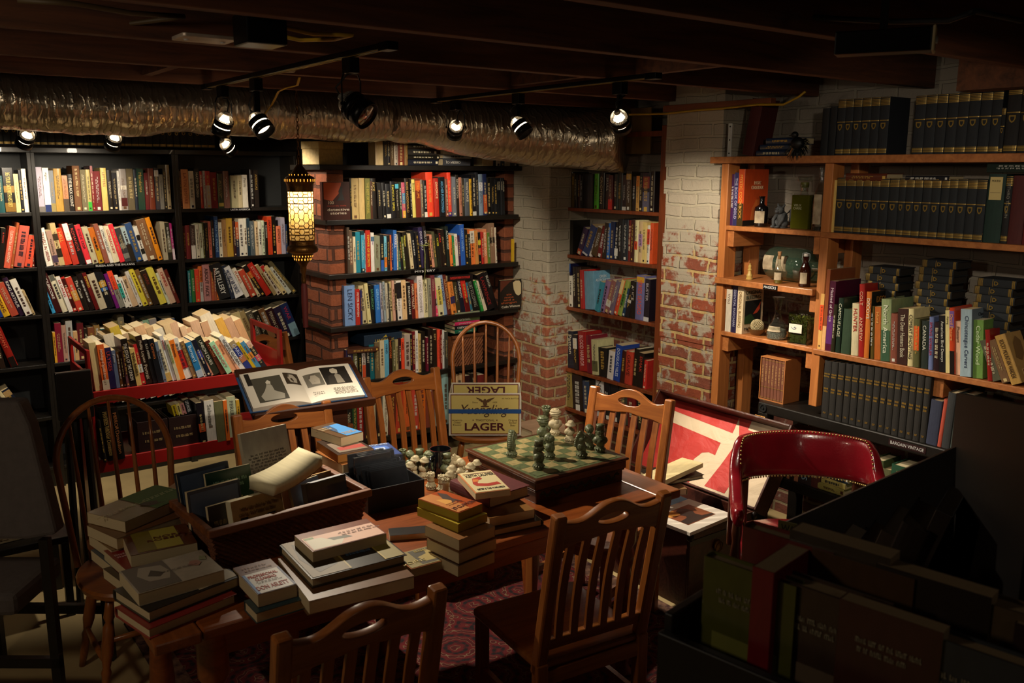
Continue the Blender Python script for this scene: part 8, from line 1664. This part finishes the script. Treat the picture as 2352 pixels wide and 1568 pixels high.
r = empty('oriental_rug', (1.50, 2.02, 0), 0, 'dark red oriental rug with pale medallions under the table', 'rug')
MB().box(-.68, -1.15, .0005, 1.10, 1.62, .009).build('field', rug_mat(), r)
for x0, y0, x1, y1 in ((-.78, -1.25, 1.2, -1.15), (-.78, 1.62, 1.2, 1.72), (-.78, -1.15, -.68, 1.62), (1.1, -1.15, 1.2, 1.62)): MB().box(x0, y0, .0005, x1, y1, .0092).build('border', mat('rug_border', '2a0f16', .95, var=.6, scale=30, col2='7a5a48'), r)
# books on the floor by the pier, seen past the beer carton
z = .001
for k, (c, lb) in enumerate((('c8a020', 'yellow book at the foot of the pile beyond the beer carton'), ('2a1c4a', 'purple book second in the pile beyond the beer carton'), ('2a1c3c', 'dark purple book third in the pile beyond the beer carton'), ('8a7a4a', 'olive book fourth in the pile beyond the beer carton'), ('a88a70', 'tan book topping the pile beyond the beer carton'))):
    t = (.09, .08, .09, .05, .06)[k] * 1.0
    M = basis((0, 0, -1), (0, 1, 0), (-1, 0, 0), (3.33 + .02 * (k % 2), 3.98, z + t / 2)); book(M, t, .2, .25, c, 'h' if k % 2 == 0 else 'p', 'hardcover_book' if k % 2 == 0 else 'paperback_book', lb, 'pile of books on the floor', seed=k + 70); z += t + .0008
# ------------------------------------------------------------------ dark book bins close to the camera
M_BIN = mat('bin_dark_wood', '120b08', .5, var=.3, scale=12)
def fgp(px, py, d): return deep(px, py, d)
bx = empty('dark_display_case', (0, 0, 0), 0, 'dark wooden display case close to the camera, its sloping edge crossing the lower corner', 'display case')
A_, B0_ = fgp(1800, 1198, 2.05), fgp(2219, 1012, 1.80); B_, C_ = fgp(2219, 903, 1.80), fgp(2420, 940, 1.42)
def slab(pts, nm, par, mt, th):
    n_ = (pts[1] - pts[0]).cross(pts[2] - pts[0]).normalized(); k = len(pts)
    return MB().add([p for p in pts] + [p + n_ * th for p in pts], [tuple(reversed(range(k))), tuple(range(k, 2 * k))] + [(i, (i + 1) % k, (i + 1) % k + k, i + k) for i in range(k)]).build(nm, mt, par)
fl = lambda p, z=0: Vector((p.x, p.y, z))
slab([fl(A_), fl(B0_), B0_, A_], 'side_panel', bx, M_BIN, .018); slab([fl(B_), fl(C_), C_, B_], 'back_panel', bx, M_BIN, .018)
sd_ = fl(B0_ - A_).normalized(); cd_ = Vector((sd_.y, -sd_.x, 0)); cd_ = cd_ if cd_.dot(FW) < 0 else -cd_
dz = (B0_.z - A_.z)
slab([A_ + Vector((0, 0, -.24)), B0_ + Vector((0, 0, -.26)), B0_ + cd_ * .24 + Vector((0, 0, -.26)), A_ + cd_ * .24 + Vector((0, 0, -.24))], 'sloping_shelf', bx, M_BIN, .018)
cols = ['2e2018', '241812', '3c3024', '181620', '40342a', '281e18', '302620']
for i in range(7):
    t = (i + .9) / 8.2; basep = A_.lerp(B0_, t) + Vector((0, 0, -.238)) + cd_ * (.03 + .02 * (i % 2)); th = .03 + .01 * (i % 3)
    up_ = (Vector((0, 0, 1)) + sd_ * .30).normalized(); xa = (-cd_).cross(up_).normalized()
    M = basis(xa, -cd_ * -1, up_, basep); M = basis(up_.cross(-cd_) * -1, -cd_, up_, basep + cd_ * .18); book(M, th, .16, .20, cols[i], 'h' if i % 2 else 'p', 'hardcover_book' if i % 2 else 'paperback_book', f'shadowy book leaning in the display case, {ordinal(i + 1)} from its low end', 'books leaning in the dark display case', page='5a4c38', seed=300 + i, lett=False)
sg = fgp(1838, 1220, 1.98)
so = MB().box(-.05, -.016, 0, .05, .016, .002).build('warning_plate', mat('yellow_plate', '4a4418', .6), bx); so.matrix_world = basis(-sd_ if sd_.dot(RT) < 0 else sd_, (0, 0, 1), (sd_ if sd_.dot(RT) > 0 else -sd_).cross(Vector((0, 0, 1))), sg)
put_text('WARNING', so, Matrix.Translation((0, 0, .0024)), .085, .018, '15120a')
# low bin of books set face forward
ztb = fgp(1590, 1256, 1.5).z; F0, F1 = onZ(1575, 1262, ztb), onZ(2330, 1520, ztb)
ax_ = (F1 - F0); ax_.z = 0; LL = ax_.length; ax_.normalize(); inb = Vector((-ax_.y, ax_.x, 0)); 
if inb.dot(FW) < 0: inb = -inb
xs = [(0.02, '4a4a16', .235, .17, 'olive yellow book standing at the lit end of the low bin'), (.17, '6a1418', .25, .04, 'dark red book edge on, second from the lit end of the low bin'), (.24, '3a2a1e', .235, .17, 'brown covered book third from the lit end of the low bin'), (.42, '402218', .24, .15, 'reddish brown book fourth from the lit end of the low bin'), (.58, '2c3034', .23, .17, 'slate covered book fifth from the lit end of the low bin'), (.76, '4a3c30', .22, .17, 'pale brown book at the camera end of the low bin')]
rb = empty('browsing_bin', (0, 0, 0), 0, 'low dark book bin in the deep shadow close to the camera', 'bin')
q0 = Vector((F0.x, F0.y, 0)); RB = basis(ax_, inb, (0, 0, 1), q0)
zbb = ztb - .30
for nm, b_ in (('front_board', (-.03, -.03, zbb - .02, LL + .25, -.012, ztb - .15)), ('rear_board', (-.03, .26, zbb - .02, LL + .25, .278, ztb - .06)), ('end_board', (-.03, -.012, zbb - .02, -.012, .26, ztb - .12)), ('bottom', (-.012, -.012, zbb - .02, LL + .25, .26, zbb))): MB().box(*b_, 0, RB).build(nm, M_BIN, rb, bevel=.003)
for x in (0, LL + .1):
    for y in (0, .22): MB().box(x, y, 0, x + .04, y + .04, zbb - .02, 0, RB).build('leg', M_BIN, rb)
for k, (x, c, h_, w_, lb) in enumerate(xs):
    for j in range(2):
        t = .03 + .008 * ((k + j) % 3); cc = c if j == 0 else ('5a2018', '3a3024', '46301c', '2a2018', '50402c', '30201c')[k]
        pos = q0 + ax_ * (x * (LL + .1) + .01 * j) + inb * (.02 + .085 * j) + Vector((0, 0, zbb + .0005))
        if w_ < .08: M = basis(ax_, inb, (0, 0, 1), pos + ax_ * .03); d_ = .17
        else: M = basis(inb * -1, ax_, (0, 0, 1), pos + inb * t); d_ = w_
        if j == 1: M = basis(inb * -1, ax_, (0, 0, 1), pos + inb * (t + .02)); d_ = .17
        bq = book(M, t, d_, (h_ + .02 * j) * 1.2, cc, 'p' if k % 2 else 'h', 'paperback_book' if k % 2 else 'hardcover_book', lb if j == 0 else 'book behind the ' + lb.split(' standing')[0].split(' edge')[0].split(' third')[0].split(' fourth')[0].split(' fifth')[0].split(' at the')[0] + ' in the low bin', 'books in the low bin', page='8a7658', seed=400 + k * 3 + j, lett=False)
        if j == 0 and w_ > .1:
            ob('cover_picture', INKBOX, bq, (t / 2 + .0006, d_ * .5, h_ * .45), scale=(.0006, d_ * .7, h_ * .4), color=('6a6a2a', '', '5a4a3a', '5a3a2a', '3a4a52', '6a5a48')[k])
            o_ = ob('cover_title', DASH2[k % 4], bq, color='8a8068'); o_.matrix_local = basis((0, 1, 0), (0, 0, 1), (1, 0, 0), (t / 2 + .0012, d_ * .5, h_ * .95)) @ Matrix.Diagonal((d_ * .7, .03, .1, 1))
# ------------------------------------------------------------------ output look
w = bpy.data.worlds.new('world'); S.world = w; w.use_nodes = True
w.node_tree.nodes['Background'].inputs[0].default_value = (.02, .016, .012, 1); w.node_tree.nodes['Background'].inputs[1].default_value = .15
S.view_settings.view_transform = 'Standard'; S.view_settings.look = 'None'; S.view_settings.exposure = 0; S.view_settings.gamma = 1

def spot(p, aim, e, size, blend=.6, col=(1, .86, .66), soft=.03):
    """one of the track lamps above and behind the picture edge"""
    l = bpy.data.lights.new('spot_lamp', 'SPOT'); l.energy = e; l.color = col; l.spot_size = math.radians(size); l.spot_blend = blend; l.shadow_soft_size = soft
    o = bpy.data.objects.new('spot_lamp', l); COL.objects.link(o); d = (Vector(aim) - Vector(p)).normalized(); z = -d; x = Vector((0, 0, 1)).cross(z).normalized(); o.matrix_world = basis(x, z.cross(x), z, p)
spot((1.30, 1.75, 2.18), (2.1, 3.75, .75), 125, 58, .8)
spot((1.95, 1.10, 2.16), (3.5, 2.1, 1.3), 84, 74, .9)
for p_, e_ in (((-1.1, 1.9, 2.12), 28.0), ((.9, -1.2, 2.12), 4.0)):  # unseen fill lights, added to lift the dim table end and nearby chairs
    l = bpy.data.lights.new('fill_light', 'POINT'); l.energy = e_; l.color = (1, .82, .6); l.shadow_soft_size = .12
    o = bpy.data.objects.new('fill_light', l); COL.objects.link(o); o.location = p_
